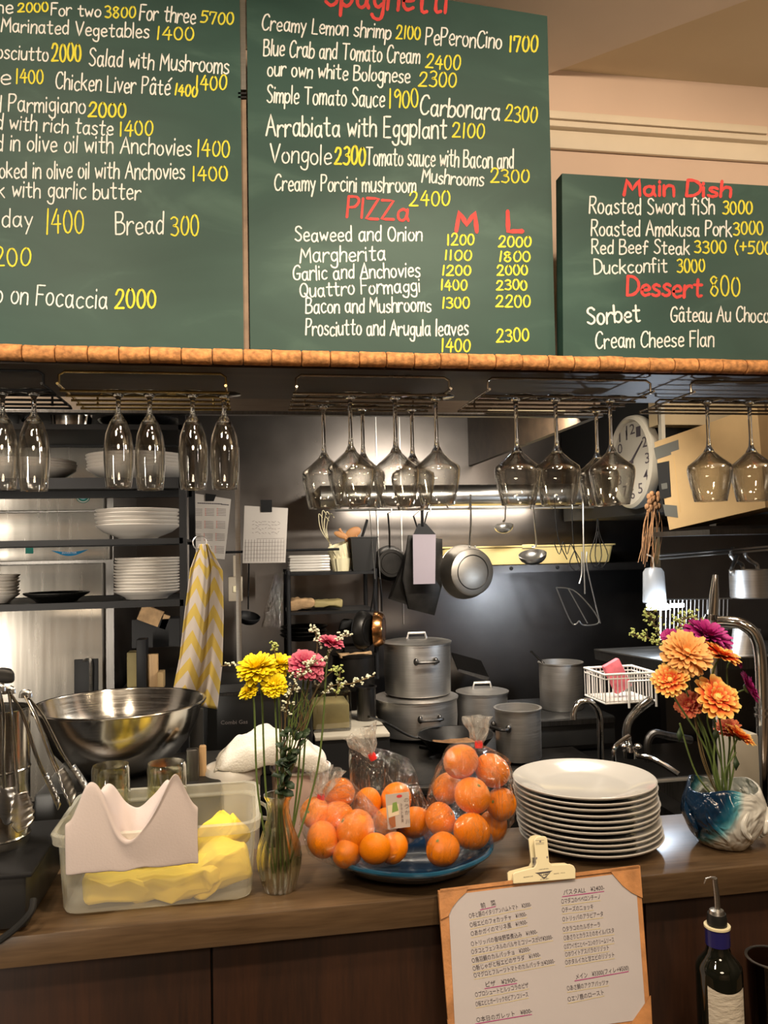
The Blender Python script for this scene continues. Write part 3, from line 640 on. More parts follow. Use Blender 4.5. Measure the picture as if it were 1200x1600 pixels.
# row of corks along the lower edge
ct = thing('cork_trim', 'row of wine corks glued along the edge below the menu boards', 'cork trim', (0.1, YB - 0.012, zs0 + 0.001))
cr = S(600, 560, YB) * 12.0
cx = -0.72; proto_cork = None
corks = []
for k in range(6):
    bm_ = MB().lathe([(0, 0), (cr * .9, 0), (cr, 0.0015), (cr * random.uniform(.98, 1.01), 0.02), (cr, 0.0405), (cr * .9, 0.042), (0, 0.042)], 14, Matrix.Rotation(PI / 2, 4, 'Y'), rfun=lambda a, z: 1 + 0.03 * math.sin(3 * a + z * 200))
    corks.append(bm_)
meshes = []
for k, bm_ in enumerate(corks):
    for v in bm_.bm.verts: v.co += V((0, 0, 0))
    o = bm_.build('cork', 'cork', None, origin=(0, 0, 0)); meshes.append(o)
k = 0
xx = P(-60, 555, YB).x
while xx < P(1260, 570, YB).x:
    o = meshes[k] if k < 6 else meshes[random.randrange(6)].copy()
    if k >= 6: COL.objects.link(o)
    o.parent = ct
    o.location = V((xx, YB - 0.014 + random.uniform(-0.0015, 0.0015), zs0 + cr + 0.0012 + random.uniform(-0.0006, 0.0006))) - ct.location
    o.rotation_euler = (random.uniform(0, 6), 0, random.uniform(-0.012, 0.012))
    o.scale = (random.uniform(0.97, 1.06), 1, 1)
    xx += 0.0436 * o.scale.x / 1.01; k += 1

# ================================================================== BAR COUNTER
YCB = YC + 0.27
bc = thing('bar_counter', 'dark stained wooden bar counter with a thick top', 'bar counter', (0.1, YC + 0.14, 0))
MB().box((0.1, (YC + YCB) / 2, ZC - 0.0225), (3.5, YCB - YC, 0.045), bev=0.0025).build('counter_top', 'bar_top', bc)
xs = [-1.65, P(331, 1540, YC + 0.03).x, P(1012, 1540, YC + 0.03).x, 1.9]
for a, c in zip(xs, xs[1:]):
    MB().box(((a + c) / 2, YC + 0.04, 0.50), (c - a - 0.003, 0.02, 1.005), bev=0.0015).build('front_panel', 'bar_panel', bc)
MB().box((0.1, YC + 0.056, 0.5), (3.5, 0.012, 1.0)).build('backing', 'black_matte', bc)
tag(MB().box((0.1, YC - 0.20, 0.735), (3.5, 0.455, 0.03), bev=0.003).build('dining_ledge', 'bar_top'), 'lower dark wooden ledge in front of the bar counter', 'ledge')

# ================================================================== ON THE BAR: PLATE STACK
def plate_profile(r, h=0.022, t=0.0045, foot=0.62):
    rf = r * foot
    return [(0, 0.003), (rf - 0.006, 0.003), (rf - 0.004, 0), (rf, 0), (rf + 0.003, 0.004), (r * 0.80, h * 0.48), (r - 0.002, h - 0.004), (r, h - 0.001), (r - 0.0015, h),
            (r * 0.985, h + 0.0002), (r * 0.80, h * 0.48 + t), (rf + 0.006, 0.0042 + t * .7), (rf - 0.004, 0.003 + t * .6), (0, 0.003 + t * .6)]
pb = PZ(921, 1316, ZC); rp = 110.0 * S(915, 1250, pb.y) 
pp = MB().lathe(plate_profile(rp), 72).build('dinner_plate', 'porcelain', origin=(0, 0, 0))
tag(pp, 'x', 'plate')
top = P(913, 1217, pb.y)
pitch = (top.z - ZC - 0.018) / 10
for k in range(11):
    n = 10 - k
    jx = (top.x - pb.x) * (k / 10) + random.uniform(-0.003, 0.003)
    lab = 'white dinner plate on top of the tall stack on the bar' if n == 0 else ('white dinner plate at the bottom of the tall stack, resting on the bar' if n == 10 else 'white dinner plate, %s from the top of the tall stack on the bar' % ORD[n])
    inst(pp, (pb.x + jx, pb.y + random.uniform(-0.003, 0.003), ZC + k * pitch + 0.0003), lab, (0, 0, random.uniform(0, 6)), group='dinner plates stacked on the bar')

# ================================================================== FRUIT BOWL, ORANGES, BAGS
fb = PZ(640, 1352, ZC + 0.0)
rb = 132 * S(640, 1340, fb.y)
t = thing('fruit_plate', 'wide dark blue glazed plate holding bags of oranges on the bar', 'plate', (fb.x, fb.y, ZC))
def wob(a, z): return 1 + 0.012 * math.sin(3 * a) + 0.008 * math.sin(7 * a)
MB().lathe([(0, 0.004), (rb * .50, 0.004), (rb * .52, 0), (rb * .56, 0), (rb * .58, 0.004), (rb * .86, 0.020), (rb * .985, 0.036), (rb, 0.040), (rb * .985, 0.042), (rb * .95, 0.038), (rb * .84, 0.026), (rb * .56, 0.012), (0, 0.010)], 64, c=(fb.x, fb.y, ZC + 0.0003), rfun=wob).build('dish', 'navy', t)
MB().tube([V((fb.x + rb * .985 * math.cos(a) * wob(a, 0), fb.y + rb * .985 * math.sin(a) * wob(a, 0), ZC + 0.0405)) for a in [2 * PI * i / 64 for i in range(64)]], 0.0042, 8, closed=True).build('rim', 'navy_rim', t)['label'] = 'lighter blue rim'

def orange_proto():
    b = MB()
    def rf(a, z): return 1 + 0.012 * math.sin(3 * a + 1) + 0.008 * math.sin(5 * a)
    prof = [(0, -0.86)] + [(math.cos(p), 0.87 * math.sin(p)) for p in [R(x) for x in range(-80, 76, 8)]] + [(0.22, 0.835), (0.10, 0.80), (0, 0.795)]
    b.lathe(prof, 28, rfun=rf)
    o = b.build('orange', 'orange', origin=(0, 0, 0), smooth=80); tag(o, 'x', 'orange')
    c = MB().lathe([(0, 0.80), (0.10, 0.80), (0.09, 0.825), (0.05, 0.84), (0, 0.845)], 10, rfun=lambda a, z: 1 + .25 * math.cos(5 * a)).build('calyx', 'calyx', o)
    return reg(o)
OP = orange_proto()
zf = ZC + 0.012
oranges = {'right': [], 'left': [], 'back': []}
def orange(bag, px, py, rpx, Y, lab, rot=None, grp=None):
    c = P(px, py, Y); r = rpx * S(px, py, Y)
    inst(OP, c, lab, rot or (R(random.uniform(-70, 70)), R(random.uniform(-70, 70)), random.uniform(0, 6)), r, 'oranges on the blue plate')
    oranges[bag].append((c, r))
y0 = fb.y
orange('right', 720, 1190, 28, y0 - .005, 'orange at the top left of the tall right-hand bag')
orange('right', 769, 1204, 28, y0 + .005, 'orange at the top right of the tall right-hand bag')
orange('right', 699, 1232, 25, y0 + .035, 'orange half hidden at the left of the middle row in the right-hand bag')
orange('right', 738, 1243, 29, y0 - .035, 'orange at the front centre of the right-hand bag')
orange('right', 783, 1256, 25, y0 - .005, 'orange at the right edge of the middle row in the right-hand bag')
orange('right', 688, 1280, 26, y0 - .025, 'orange at the lower left of the right-hand bag beside the paper label')
orange('right', 737, 1299, 29, y0 - .06, 'orange in the lower middle of the right-hand bag')
orange('right', 692, 1327, 27, y0 - .095, 'orange lowest in the right-hand bag near the plate rim')
orange('right', 770, 1290, 24, y0 + .02, 'orange in shade at the lower right back of the right-hand bag')
orange('left', 529, 1241, 26, y0 + .02, 'orange at the top of the slumped left-hand bag')
orange('left', 492, 1270, 24, y0 - .01, 'orange at the far left of the slumped left-hand bag')
orange('left', 555, 1297, 32, y0 - .055, 'largest front orange in the slumped left-hand bag')
orange('left', 504, 1312, 28, y0 - .05, 'orange at the lower left of the slumped left-hand bag')
orange('left', 527, 1277, 26, y0 - .012, 'orange in the middle of the slumped left-hand bag')
orange('left', 543, 1333, 24, y0 - .075, 'orange at the bottom front of the slumped left-hand bag')
orange('left', 586, 1326, 25, y0 - .10, 'orange on the plate front, left of the foremost pair', (R(-62), R(18), 0))
orange('left', 614, 1325, 25, y0 - .075, 'orange on the plate front, right of the foremost pair')
orange('back', 574, 1256, 25, y0 + .045, 'orange at the left of the back bag')
orange('back', 619, 1249, 26, y0 + .045, 'orange behind the top of the paper label in the back bag')
orange('back', 648, 1285, 26, y0 + .01, 'orange right of the paper label in the back bag')
orange('back', 603, 1284, 23, y0 + .012, 'orange left of the paper label at the bottom of the back bag')
orange('back', 632, 1300, 20, y0 + .03, 'orange below the paper label at the bottom of the back bag')

def bag(lab, balls, extra, tie, tip, spread, name='fruit_bag', margin=1.06, tie_r=0.006):
    """clear bag pulled tight around the fruit, gathered at a taped neck"""
    pts = []
    for c, r in balls:
        for i in range(70):
            ph = math.acos(1 - 2 * (i + .5) / 70); th = PI * (1 + 5 ** .5) * i
            pts.append(c + V((math.cos(th) * math.sin(ph), math.sin(th) * math.sin(ph), math.cos(ph))) * (r * margin))
    pts += extra
    for k in range(10): pts.append(tie + V((math.cos(k * .628), math.sin(k * .628), 0)) * tie_r)
    b = MB()
    bmv = [b.bm.verts.new((p.x, p.y, max(p.z, ZC + 0.0125))) for p in pts]
    res = bmesh.ops.convex_hull(b.bm, input=bmv)
    junk = [g for g in res['geom_interior'] if isinstance(g, bmesh.types.BMVert)] + [g for g in res['geom_unused'] if isinstance(g, bmesh.types.BMVert)]
    bmesh.ops.delete(b.bm, geom=list(set(junk)), context='VERTS')
    bmesh.ops.subdivide_edges(b.bm, edges=[e for e in b.bm.edges if e.calc_length() > 0.016], cuts=2, use_grid_fill=True)
    bmesh.ops.triangulate(b.bm, faces=b.bm.faces)
    bmesh.ops.smooth_vert(b.bm, verts=b.bm.verts, factor=0.25, use_axis_x=True, use_axis_y=True, use_axis_z=True)
    for v in b.bm.verts:
        d = (v.co - tie); a = math.atan2(d.y, d.x)
        k = 0.0034 * math.sin(a * 13 + d.length * 30) + 0.0022 * math.sin(a * 29 + d.length * 60)
        v.co += V((d.x, d.y, 0)).normalized() * k * min(1, d.length / 0.03)
    t = thing(name, lab, 'bag', tie - V((0, 0, tie.z - ZC - 0.013)))
    # gathered top
    up = tip - tie; L = up.length; fm = frame_z(up)
    def rf(a, z): return 1 + 0.28 * math.sin(5 * a + z * 60) + 0.18 * math.sin(11 * a - z * 90)
    prof = [(tie_r * .8, 0)] + [(tie_r * .8 + spread * (k / 9) ** 0.8, L * k / 9) for k in range(1, 10)]
    body = b.build('film_body', 'film', t, smooth=60)
    q = MB().lathe(prof, 44, Matrix.Translation(tie) @ fm, rfun=rf)
    for v in q.bm.verts: v.co += V((noise.noise(v.co * 60), noise.noise(v.co * 60 + V((9, 0, 0))), 0)) * 0.006
    q.build('gathered_top', 'frill', t, smooth=60)
    MB().lathe([(tie_r * .7, -0.006), (tie_r + .0005, -0.006), (tie_r + .0014, 0), (tie_r + .0005, 0.006), (tie_r * .7, 0.006)], 12, Matrix.Translation(tie) @ fm).build('red_tape', 'red_tie', t)
    return t
bag('tall clear plastic bag of oranges at the right of the blue plate', oranges['right'], [], P(748, 1163, y0), P(747, 1120, y0 + .004), 0.017)
bl = bag('slumped clear plastic bag of oranges at the left of the blue plate', oranges['left'][:6] + [(oranges['left'][7][0], oranges['left'][7][1] * .9)], [], P(501, 1247, y0 - .01), P(508, 1200, y0 - .01), 0.024)
Yb = y0 + .04
bk = bag('half-empty crumpled clear bag with a paper label at the back of the blue plate', oranges['back'], [P(548, 1190, Yb), P(545, 1160, Yb + .02), P(600, 1172, Yb), P(638, 1190, Yb), P(655, 1230, Yb), P(640, 1180, Yb + .05), P(560, 1175, Yb + .06)], P(582, 1182, Yb - .015), P(562, 1142, Yb - .01), 0.022)
# paper label on the back bag
yl = y0 - .036
lq = [P(602, 1242, yl), P(639, 1237, yl), P(641, 1292, yl - .004), P(606, 1296, yl - .004)]
n = (lq[1] - lq[0]).cross(lq[3] - lq[0]).normalized()
if n.y > 0: n = -n
lp = MB().prism(lq, -n * 0.0006).build('paper_label', 'paper_warm', bk); lp['label'] = 'printed paper label'
def L3(u, v, e=0.0003): 
    return lq[0] + (lq[1] - lq[0]) * u + (lq[3] - lq[0]) * v + n * e
MB().poly([L3(.05, .32), L3(.52, .3), L3(.52, .62), L3(.08, .66)]).build('pale_patch', mat('pale_print', (.75, .68, .5), .7), lp, normals=False)
MB().poly([L3(.28, .26, .0005), L3(.45, .24, .0005), L3(.50, .50, .0005), L3(.22, .54, .0005)]).build('green_leaf_print', mat('leaf_print', (.20, .34, .08), .7), lp, normals=False)
MB().poly([L3(.58 + .12 * math.cos(a), .09 + .045 * math.sin(a), .0005) for a in [k * PI / 8 for k in range(16)]]).build('red_oval_print', mat('oval_print', (.62, .05, .06), .6), lp, normals=False)
MB().poly([L3(.06, .68, .0004), L3(.34, .64, .0004), L3(.34, .95, .0004), L3(.10, 1.0, .0004)]).build('brown_print', mat('brown_print', (.35, .13, .05), .7), lp, normals=False)

def cjk(text, mapf, name, m, parent, shear=0.0):
    """built-in lettering laid onto a surface: mapf(u, v) with u 0..1 along the line and v in em heights"""
    cu = bpy.data.curves.new('t', 'FONT'); cu.body = text; cu.resolution_u = 2; cu.offset = 0.004
    ob = bpy.data.objects.new('t', cu); COL.objects.link(ob)
    dg = bpy.context.evaluated_depsgraph_get(); dg.update()
    me = bpy.data.meshes.new_from_object(ob.evaluated_get(dg)); bpy.data.objects.remove(ob)
    if not me.vertices: return None
    x0 = min(v.co.x for v in me.vertices); x1 = max(v.co.x for v in me.vertices)
    pts = [mapf((v.co.x + shear * v.co.y - x0) / (x1 - x0), v.co.y) for v in me.vertices]
    fs = [tuple(p.vertices) for p in me.polygons]; bpy.data.meshes.remove(me)
    return pts, fs
def lettering(items, name, m, parent):
    pts, fs = [], []
    for it in items:
        if it is None: continue
        k = len(pts); pts += it[0]; fs += [tuple(i + k for i in f) for f in it[1]]
    o_ = wloc(parent); me = bpy.data.meshes.new(name); me.from_pydata([p - o_ for p in pts], [], fs); me.materials.append(M[m])
    o = bpy.data.objects.new(name, me); COL.objects.link(o); o.parent = parent; return o
its = []
for ch, v in (('の', .28), ('う', .46), ('か', .64), ('川', .9)):
    its.append(cjk(ch, lambda a, h, v=v: L3(.76 + .2 * a, v - h * .15, .0006), 'x', 'ink', lp))
its.append(cjk('みかん産直', lambda a, h: L3(.60 + .10 * h, .3 + .55 * a, .0006), 'x', 'ink', lp))
lettering(its, 'printed_lettering', 'pencil', lp)

# ================================================================== CLIPBOARD WITH THE HAND-WRITTEN MENU
# the board's four corners in the frame, leaning back against the bar edge
ct_z = YC - 0.012
A = P(684, 1391, ct_z); B_ = P(999, 1352, ct_z)
bot = ct_z - 0.075
D_ = P(706, 1640, bot); C_ = P(1018, 1604, bot)
nrm = (B_ - A).cross(D_ - A).normalized()
if nrm.y > 0: nrm = -nrm
C_ = PP(1018, 1606, A, nrm); D_ = PP(704, 1645, A, nrm)
t = thing('menu_clipboard', 'tan leather clipboard with a hand-written paper menu leaning on the bar front', 'clipboard', ((C_.x + D_.x) / 2, D_.y, 0.7505))
back = -nrm
MB().prism([A, B_, C_, D_], back * 0.005).build('board', 'leather', t)
def Q(px, py, z=0.0): return PP(px, py, A, nrm) + nrm * z
# paper with wavy surface
pq = [(700, 1399), (992, 1362), (1009, 1592), (712, 1632)]
def pf(u, v):
    x = pq[0][0] * (1 - u) * (1 - v) + pq[1][0] * u * (1 - v) + pq[2][0] * u * v + pq[3][0] * (1 - u) * v
    y = pq[0][1] * (1 - u) * (1 - v) + pq[1][1] * u * (1 - v) + pq[2][1] * u * v + pq[3][1] * (1 - u) * v
    return Q(x, y, 0.0010)
MB().surf(pf, 8, 8).build('paper', 'paper', t, normals=True)
MB().prism([Q(687, 1389, .0012), Q(997, 1351.5, .0012), Q(997.5, 1357, .0012), Q(687.5, 1395, .0012)], nrm * 0.0018).build('stitched_edge', 'leather', t)
for nm, pl in (('corner_pocket', [(684.5, 1392), (731, 1386), (727, 1395), (716, 1405), (706, 1418), (700, 1431), (688, 1437)]),
               ('corner_pocket', [(999, 1352.5), (951, 1359), (958, 1368), (972, 1384), (986, 1395), (1003, 1403)]),
               ('corner_pocket', [(1015.5, 1555), (985, 1599), (974, 1611), (1018, 1605.5)]),
               ('corner_pocket', [(698, 1592), (740, 1640), (704, 1644)])):
    MB().prism([Q(x, y, 0.0014) for x, y in pl], nrm * 0.0016).build(nm, 'leather', t)
# the lines
def line3(x0, y0, x1, y1, em):
    ex = V((x1 - x0, y1 - y0)); up = V((ex.y, -ex.x)).normalized()
    if up.y > 0: up = -up
    def f(u, h):
        p = V((x0, y0)) + ex * u + up * (em * h) 
        return Q(p.x, p.y, 0.0014)
    return f
def LC(cx, cy): return 720 + cx / 7.275, 1380 + cy / 7.275
def RC(cx, cy): return 860 + cx / 6.957, 1370 + cy / 6.957
left = [('前　菜', 232, 285, 400, 245), ('○牛と豚のイタリアンハムトマト　¥2000-', 95, 398, 800, 262), ('○桜エビのフォカッチャ　¥1900-', 105, 500, 748, 372), ('○あかガイのマリネ風　¥1900-', 115, 600, 755, 462),
        ('○トリッパの香味野菜煮込み　¥1900-', 118, 715, 870, 572), ('○タコとフェンネルのバルサミコソースがけ¥2000-', 122, 805, 1045, 632), ('○鳥羽鯛のカルパッチョ　¥2000-', 128, 905, 790, 768), ('○新じゃがと桜エビのサラダ　¥1900-', 138, 995, 905, 830),
        ('○マグロとフルーツトマトのカルパッチョ¥2000-', 150, 1072, 1068, 905), ('ピザ　¥2900-', 285, 1178, 640, 1118), ('○プロシュートとルッコラのピザ', 165, 1292, 770, 1180), ('○桜エビとガーリックのビアンコソース', 170, 1398, 765, 1285), ('○本日のガレット　¥800-', 180, 1578, 810, 1470)]
right = [('パスタALL　¥2400-', 140, 198, 585, 140), ('○マダコのペペロンチーノ', 118, 292, 540, 238), ('○チーズのニョッキ', 125, 385, 465, 345), ('○トリッパのアラビアータ', 130, 485, 570, 425), ('○タラコのカルボナーラ', 135, 595, 540, 540),
         ('○あさりとカラスミのオイルパスタ', 145, 690, 690, 605), ('○ズワイガニとベーコンのクリームソース', 150, 785, 690, 705), ('○ホワイトアスパラのリゾット', 160, 868, 635, 790), ('○ホタルイカと甘エビのリゾット', 160, 955, 692, 868), ('メイン　¥3300(フィレ+¥500)', 275, 1112, 850, 1010),
         ('○あさ鯛のアクアパッツァ', 180, 1235, 630, 1165), ('○エゾ鹿のロースト', 190, 1355, 580, 1275)]
its = []; yl_ = MB(); mg = MB()
for src, cv in ((left, LC), (right, RC)):
    for s_, a0, b0, a1, b1 in src:
        x0, y0_ = cv(a0, b0); x1, y1_ = cv(a1, b1)
        its.append(cjk(s_, line3(x0, y0_, x1, y1_, 9.4 if s_[0] == '○' else 10), 'x', 'ink', t, shear=random.uniform(-.05, .1)))
        dy = 2.6
        if s_[0] != '○' or '800' in s_: ribbon(mg, [(x0 - 2 + (x1 - x0 + 1) * k / 6, y0_ + dy + (y1_ - y0_) * k / 6) for k in range(7)], 1.3, lambda x, y, z: Q(x, y, 0.00135 + z))
        else: ribbon(yl_, [(x0 + (x1 - x0) * k / 8, y0_ + dy + (y1_ - y0_) * k / 8 + random.uniform(-.3, .3)) for k in range(9)], 1.1, lambda x, y, z: Q(x, y, 0.0013 + z))
lettering(its, 'hand_written_lines', 'ink', t)
mg.build('magenta_underlines', 'magenta_ink', t, normals=False); yl_.build('yellow_underlines', 'yellow_ink', t, normals=False)
# the clip
def clip_outline(dx, dy):
    o_ = [(800, 1381), (799, 1366), (802, 1363), (833, 1355), (836, 1349), (832, 1313), (836, 1308), (842, 1306.5), (850, 1307), (853, 1310), (856, 1347), (860, 1351), (888, 1350), (894, 1352.5), (897, 1358), (897, 1373)]
    return [(x + dx, y + dy) for x, y in o_]
cl = MB().prism([Q(x, y, 0.004) for x, y in clip_outline(0, 0)], nrm * 0.0035).build('clip', 'cream_plastic', t, smooth=20)
md = cl.modifiers.new('bevel', 'BEVEL'); md.width = 0.0012; md.segments = 2; md.limit_method = 'ANGLE'
cl2 = MB().prism([Q(x, y, -0.010) for x, y in clip_outline(-4, -2)], nrm * 0.0035).build('clip_back', 'cream_plastic', t, smooth=20)
MB().prism([Q(x, y, -0.007) for x, y in ((833, 1340), (856, 1338), (857, 1350), (833, 1354))], nrm * 0.011).build('clip_spring', 'steel', t)
zt = 0.0079
mk = MB()
for px, py in ((836, 1341), (852.5, 1339.5)): mk.poly([Q(px + 1.2 * math.cos(a), py + 1.8 * math.sin(a), zt) for a in [k * PI / 6 for k in range(12)]])
mk.poly([Q(841.8 + 1.5 * math.cos(a), 1315 + 1.5 * math.sin(a), zt) for a in [k * PI / 6 for k in range(12)]])
for k in range(4):
    yy = 1312.5 + 2 * k
    if k != 1: mk.poly([Q(834.5, yy + .8, zt), Q(848, yy, zt), Q(848, yy + .5, zt), Q(834.5, yy + 1.3, zt)])
mk.build('clip_rivets', 'pencil', cl, normals=False)
lg = MB()
def bar(pl): lg.poly([Q(x, y, zt) for x, y in pl])
bar([(833.5, 1363.8), (861, 1360.2), (856, 1363.4), (838.5, 1365.6)]); bar([(838.5, 1366.2), (840.5, 1365.6), (848, 1371.6), (847.8, 1372.2)]); bar([(856, 1363.4), (857.5, 1363.2), (848.6, 1372.2), (847.8, 1371.6)])
bar([(843, 1371), (853, 1369.6), (848, 1373)])
lg.build('clip_emblem', 'ink', cl, normals=False)
def line_on(x0, y0_, x1, y1_, em): 
    f = line3(x0, y0_, x1, y1_, em); return lambda u, h: f(u, h) + nrm * (zt - 0.0013)
lettering([cjk('CLAMP', line_on(841, 1369.2, 855, 1367.5, 5), 'x', 'ink', cl), cjk('ORIGINAL', line_on(839.5, 1359.6, 855, 1357.6, 2.2), 'x', 'ink', cl),
           cjk('BINDERCLIP', line_on(816, 1371.5, 830.5, 1369.5, 2.2), 'x', 'ink', cl), cjk('SINCE 1 9 5 0', line_on(863, 1366, 880, 1364, 2.2), 'x', 'ink', cl), cjk('BY CLAMPY', line_on(842, 1375, 855.5, 1373.2, 2.2), 'x', 'ink', cl)], 'clip_print', 'ink', cl)
for o_ in list(bpy.data.objects):
    if o_.name.startswith('clip_print'): pass
# two easel legs reach the ledge below the frame
for px in (735, 985):
    p1 = Q(px, 1480, -0.005); 
    MB().tube([p1 + back * 0.004, V((p1.x, D_.y + 0.02, 0.755))], 0.004, 8).build('easel_leg', 'leather', t)

# ================================================================== OIL BOTTLE AND TUMBLER ON THE LEDGE
YO = 1.15
bt = P(1125, 1560, YO); k = S(1125, 1560, YO)
zl = 0.7505
def zy(py): return P(1125, py, YO).z - zl
t = thing('oil_bottle', 'dark glass oil bottle with a blue neck and steel pourer on the front ledge', 'bottle', (bt.x, bt.y, zl))
rb_ = 35 * k; rn = 17.5 * k
z_sh, z_nk = zy(1502), zy(1487)
MB().lathe([(0, 0.002), (rb_ - .004, 0), (rb_, 0.004), (rb_, z_sh - 0.012), (rb_ * .97, z_sh - .005), (rb_ * .86, z_sh + .001), (rn * 1.35, z_nk - .006), (rn * 1.1, z_nk), (rn, z_nk + .008), (rn * .98, zy(1447)), (0, zy(1447))], 40, c=(bt.x, bt.y, zl)).build('body', 'bottle', t)
MB().lathe([(rn + .0004, z_nk + .012), (rn + .0010, z_nk + .012), (rn + .0008, zy(1448)), (rn + .0004, zy(1448))], 32, c=(bt.x, bt.y, zl)).build('neck_sleeve', 'bottle_blue', t)
MB().lathe([(rn * .8, zy(1448)), (rn + .0022, zy(1447.5)), (rn + .0022, zy(1444.5)), (rn * .8, zy(1444))], 32, c=(bt.x, bt.y, zl)).build('collar_ring', 'cream_plastic', t)
MB().lathe([(rn * .86, zy(1446)), (rn * .86, zy(1434)), (rn * .78, zy(1426)), (0, zy(1426))], 28, c=(bt.x, bt.y, zl)).build('stopper', 'black', t)
MB().lathe([(0, zy(1427)), (rn * .72, zy(1427)), (rn * .6, zy(1421)), (0.004, zy(1419)), (0, zy(1419))], 24, c=(bt.x, bt.y, zl)).build('pourer_cap', 'steel', t)
sp_ = MB().tube([P(1121, 1422, YO), P(1120, 1400, YO), P(1116.5, 1372, YO)], [0.0044, 0.0042, 0.0038], 12).build('spout', 'steel', t)
MB().tube([P(1117, 1373, YO), P(1110, 1371, YO), P(1103, 1373, YO), P(1100, 1381, YO)], [0.0035, .0018, .0015, .001], 8).build('spout_flap', 'steel', t)
lb = MB()
a0, a1 = R(-150), R(-52)
def lf(u, v):
    a = a0 + (a1 - a0) * u; r = rb_ + .0008
    zt_ = zy(1527 + 6 * math.sin(u * PI) + 3 * u); zb_ = 0.03
    return V((bt.x + r * math.cos(a), bt.y + r * math.sin(a), zl + zb_ + (zt_ - zb_) * (1 - v)))
lb.surf(lf, 16, 10).build('label', 'label', t)['label'] = 'crinkled off-white paper label'
tz = PZ(1200, 1700, zl)
tc_ = P(1207, 1560, 1.17); k = S(1207, 1560, 1.17)
t = thing('tumbler', 'dark glass tumbler at the right edge beside the oil bottle', 'tumbler', (tc_.x, tc_.y, zl))
hz = P(1200, 1497, 1.17).z - zl; rr = 37 * k
MB().lathe([(0, 0), (rr * .8, 0), (rr * .82, 0.004), (rr, hz), (rr - .002, hz), (rr * .76, 0.012), (0, 0.012)], 40, c=(tc_.x, tc_.y, zl)).build('cup', glass('smoked_glass', (.20, .17, .14)), t)
MB().lathe([(rr - .0035, hz), (rr + .0008, hz), (rr + .0008, hz + .0016), (rr - .0035, hz + .0016)], 40, c=(tc_.x, tc_.y, zl)).build('rim', 'steel', t)

# ================================================================== TUB, NAPKINS, GLASSES
fl, fr = PZ(94, 1436, ZC), PZ(394, 1408, ZC)
ux = (fr - fl).normalized(); uy = V((-ux.y, ux.x, 0)); Wt = (fr - fl).length; Dt = 0.205
Ht = 0.128
def T(x, y, z): return fl + ux * x + uy * y + V((0, 0, z))
def rrect(x0, y0_, x1, y1_, r, n=6):
    out = []
    for cx_, cy_, a in ((x1 - r, y0_ + r, -PI / 2), (x1 - r, y1_ - r, 0), (x0 + r, y1_ - r, PI / 2), (x0 + r, y0_ + r, PI)):
        for i in range(n + 1): out.append((cx_ + r * math.cos(a + PI / 2 * i / n), cy_ + r * math.sin(a + PI / 2 * i / n)))
    return out
t = thing('plastic_tub', 'translucent plastic tub holding yellow cloths and two glasses on the bar', 'tub', T(Wt / 2, Dt / 2, 0))
b = MB(); rings = []
for e, z, r in ((0.010, 0.0006, .02), (0.002, .005, .024), (0, .010, .025), (-.006, Ht * .80, .028), (-.007, Ht * .84, .028), (-.014, Ht * .86, .03), (-.016, Ht - .003, .032), (-.013, Ht, .03), (-.008, Ht - .002, .028), (-.003, Ht * .83, .026)):
    rings.append([b.bm.verts.new(T(x, y, z)) for x, y in rrect(e, e, Wt - e, Dt - e, r)])
b.bm.faces.new(rings[0][::-1])
for A_, B2 in zip(rings, rings[1:]):
    for i in range(len(A_)): b.bm.faces.new((A_[i], A_[(i + 1) % len(A_)], B2[(i + 1) % len(A_)], B2[i]))
b.build('body', 'tub', t)
for sgn, x in ((-1, -.016), (1, Wt + .016)):
    MB().tube(smooth3([T(x, Dt * .3, Ht * .85), T(x + sgn * .012, Dt * .36, Ht * .80), T(x + sgn * .014, Dt * .5, Ht * .72), T(x + sgn * .012, Dt * .64, Ht * .80), T(x, Dt * .7, Ht * .85)]), 0.003, 8).build('handle', 'tub', t)
# yellow cloths: folded, rumpled wedges
def lump(name, c, size, rz, lab, m, seed, cat='cloth', grp=None, tilt=0.0):
    b = MB(); b.box((0, 0, 0), size, bev=min(size) * .3, seg=3)
    bmesh.ops.subdivide_edges(b.bm, edges=list(b.bm.edges), cuts=3, use_grid_fill=True)
    mt = Matrix.Translation(c) @ Matrix.Rotation(rz, 4, 'Z') @ Matrix.Rotation(tilt, 4, 'Y')
    for v in b.bm.verts:
        p = v.co.copy(); n_ = noise.noise_vector(p * 24 + V((seed * 7.1, 0, 0))); n2 = noise.noise(V((p.x * 40, p.y * 120, p.z * 60)) + V((seed, 3, 0)))
        v.co = mt @ (p + n_ * min(size) * .30 + V((0, 0, n2 * min(size) * .22)))
    return tag(b.build(name, m, smooth=80), lab, cat, grp)
lump('folded_cloth', T(.085, .06, .022), (.12, .08, .034), .15, 'yellow cloth at the front left bottom of the tub', 'yellow_cloth', 1, tilt=.12)
lump('folded_cloth', T(.170, .055, .028), (.13, .08, .040), -.2, 'yellow cloth in the front middle of the tub', 'yellow_cloth', 2, tilt=-.15)
lump('folded_cloth', T(.228, .065, .036), (.10, .08, .046), .3, 'yellow cloth bunched at the right front of the tub', 'yellow_cloth', 3, tilt=-.35)
lump('folded_cloth', T(.232, .140, .050), (.08, .075, .046), .5, 'yellow cloth piled highest at the right back of the tub', 'yellow_cloth', 4, tilt=-.5)
lump('folded_cloth', T(.09, .15, .018), (.13, .085, .030), -.3, 'yellow cloth under the glasses at the back of the tub', 'yellow_cloth', 5)
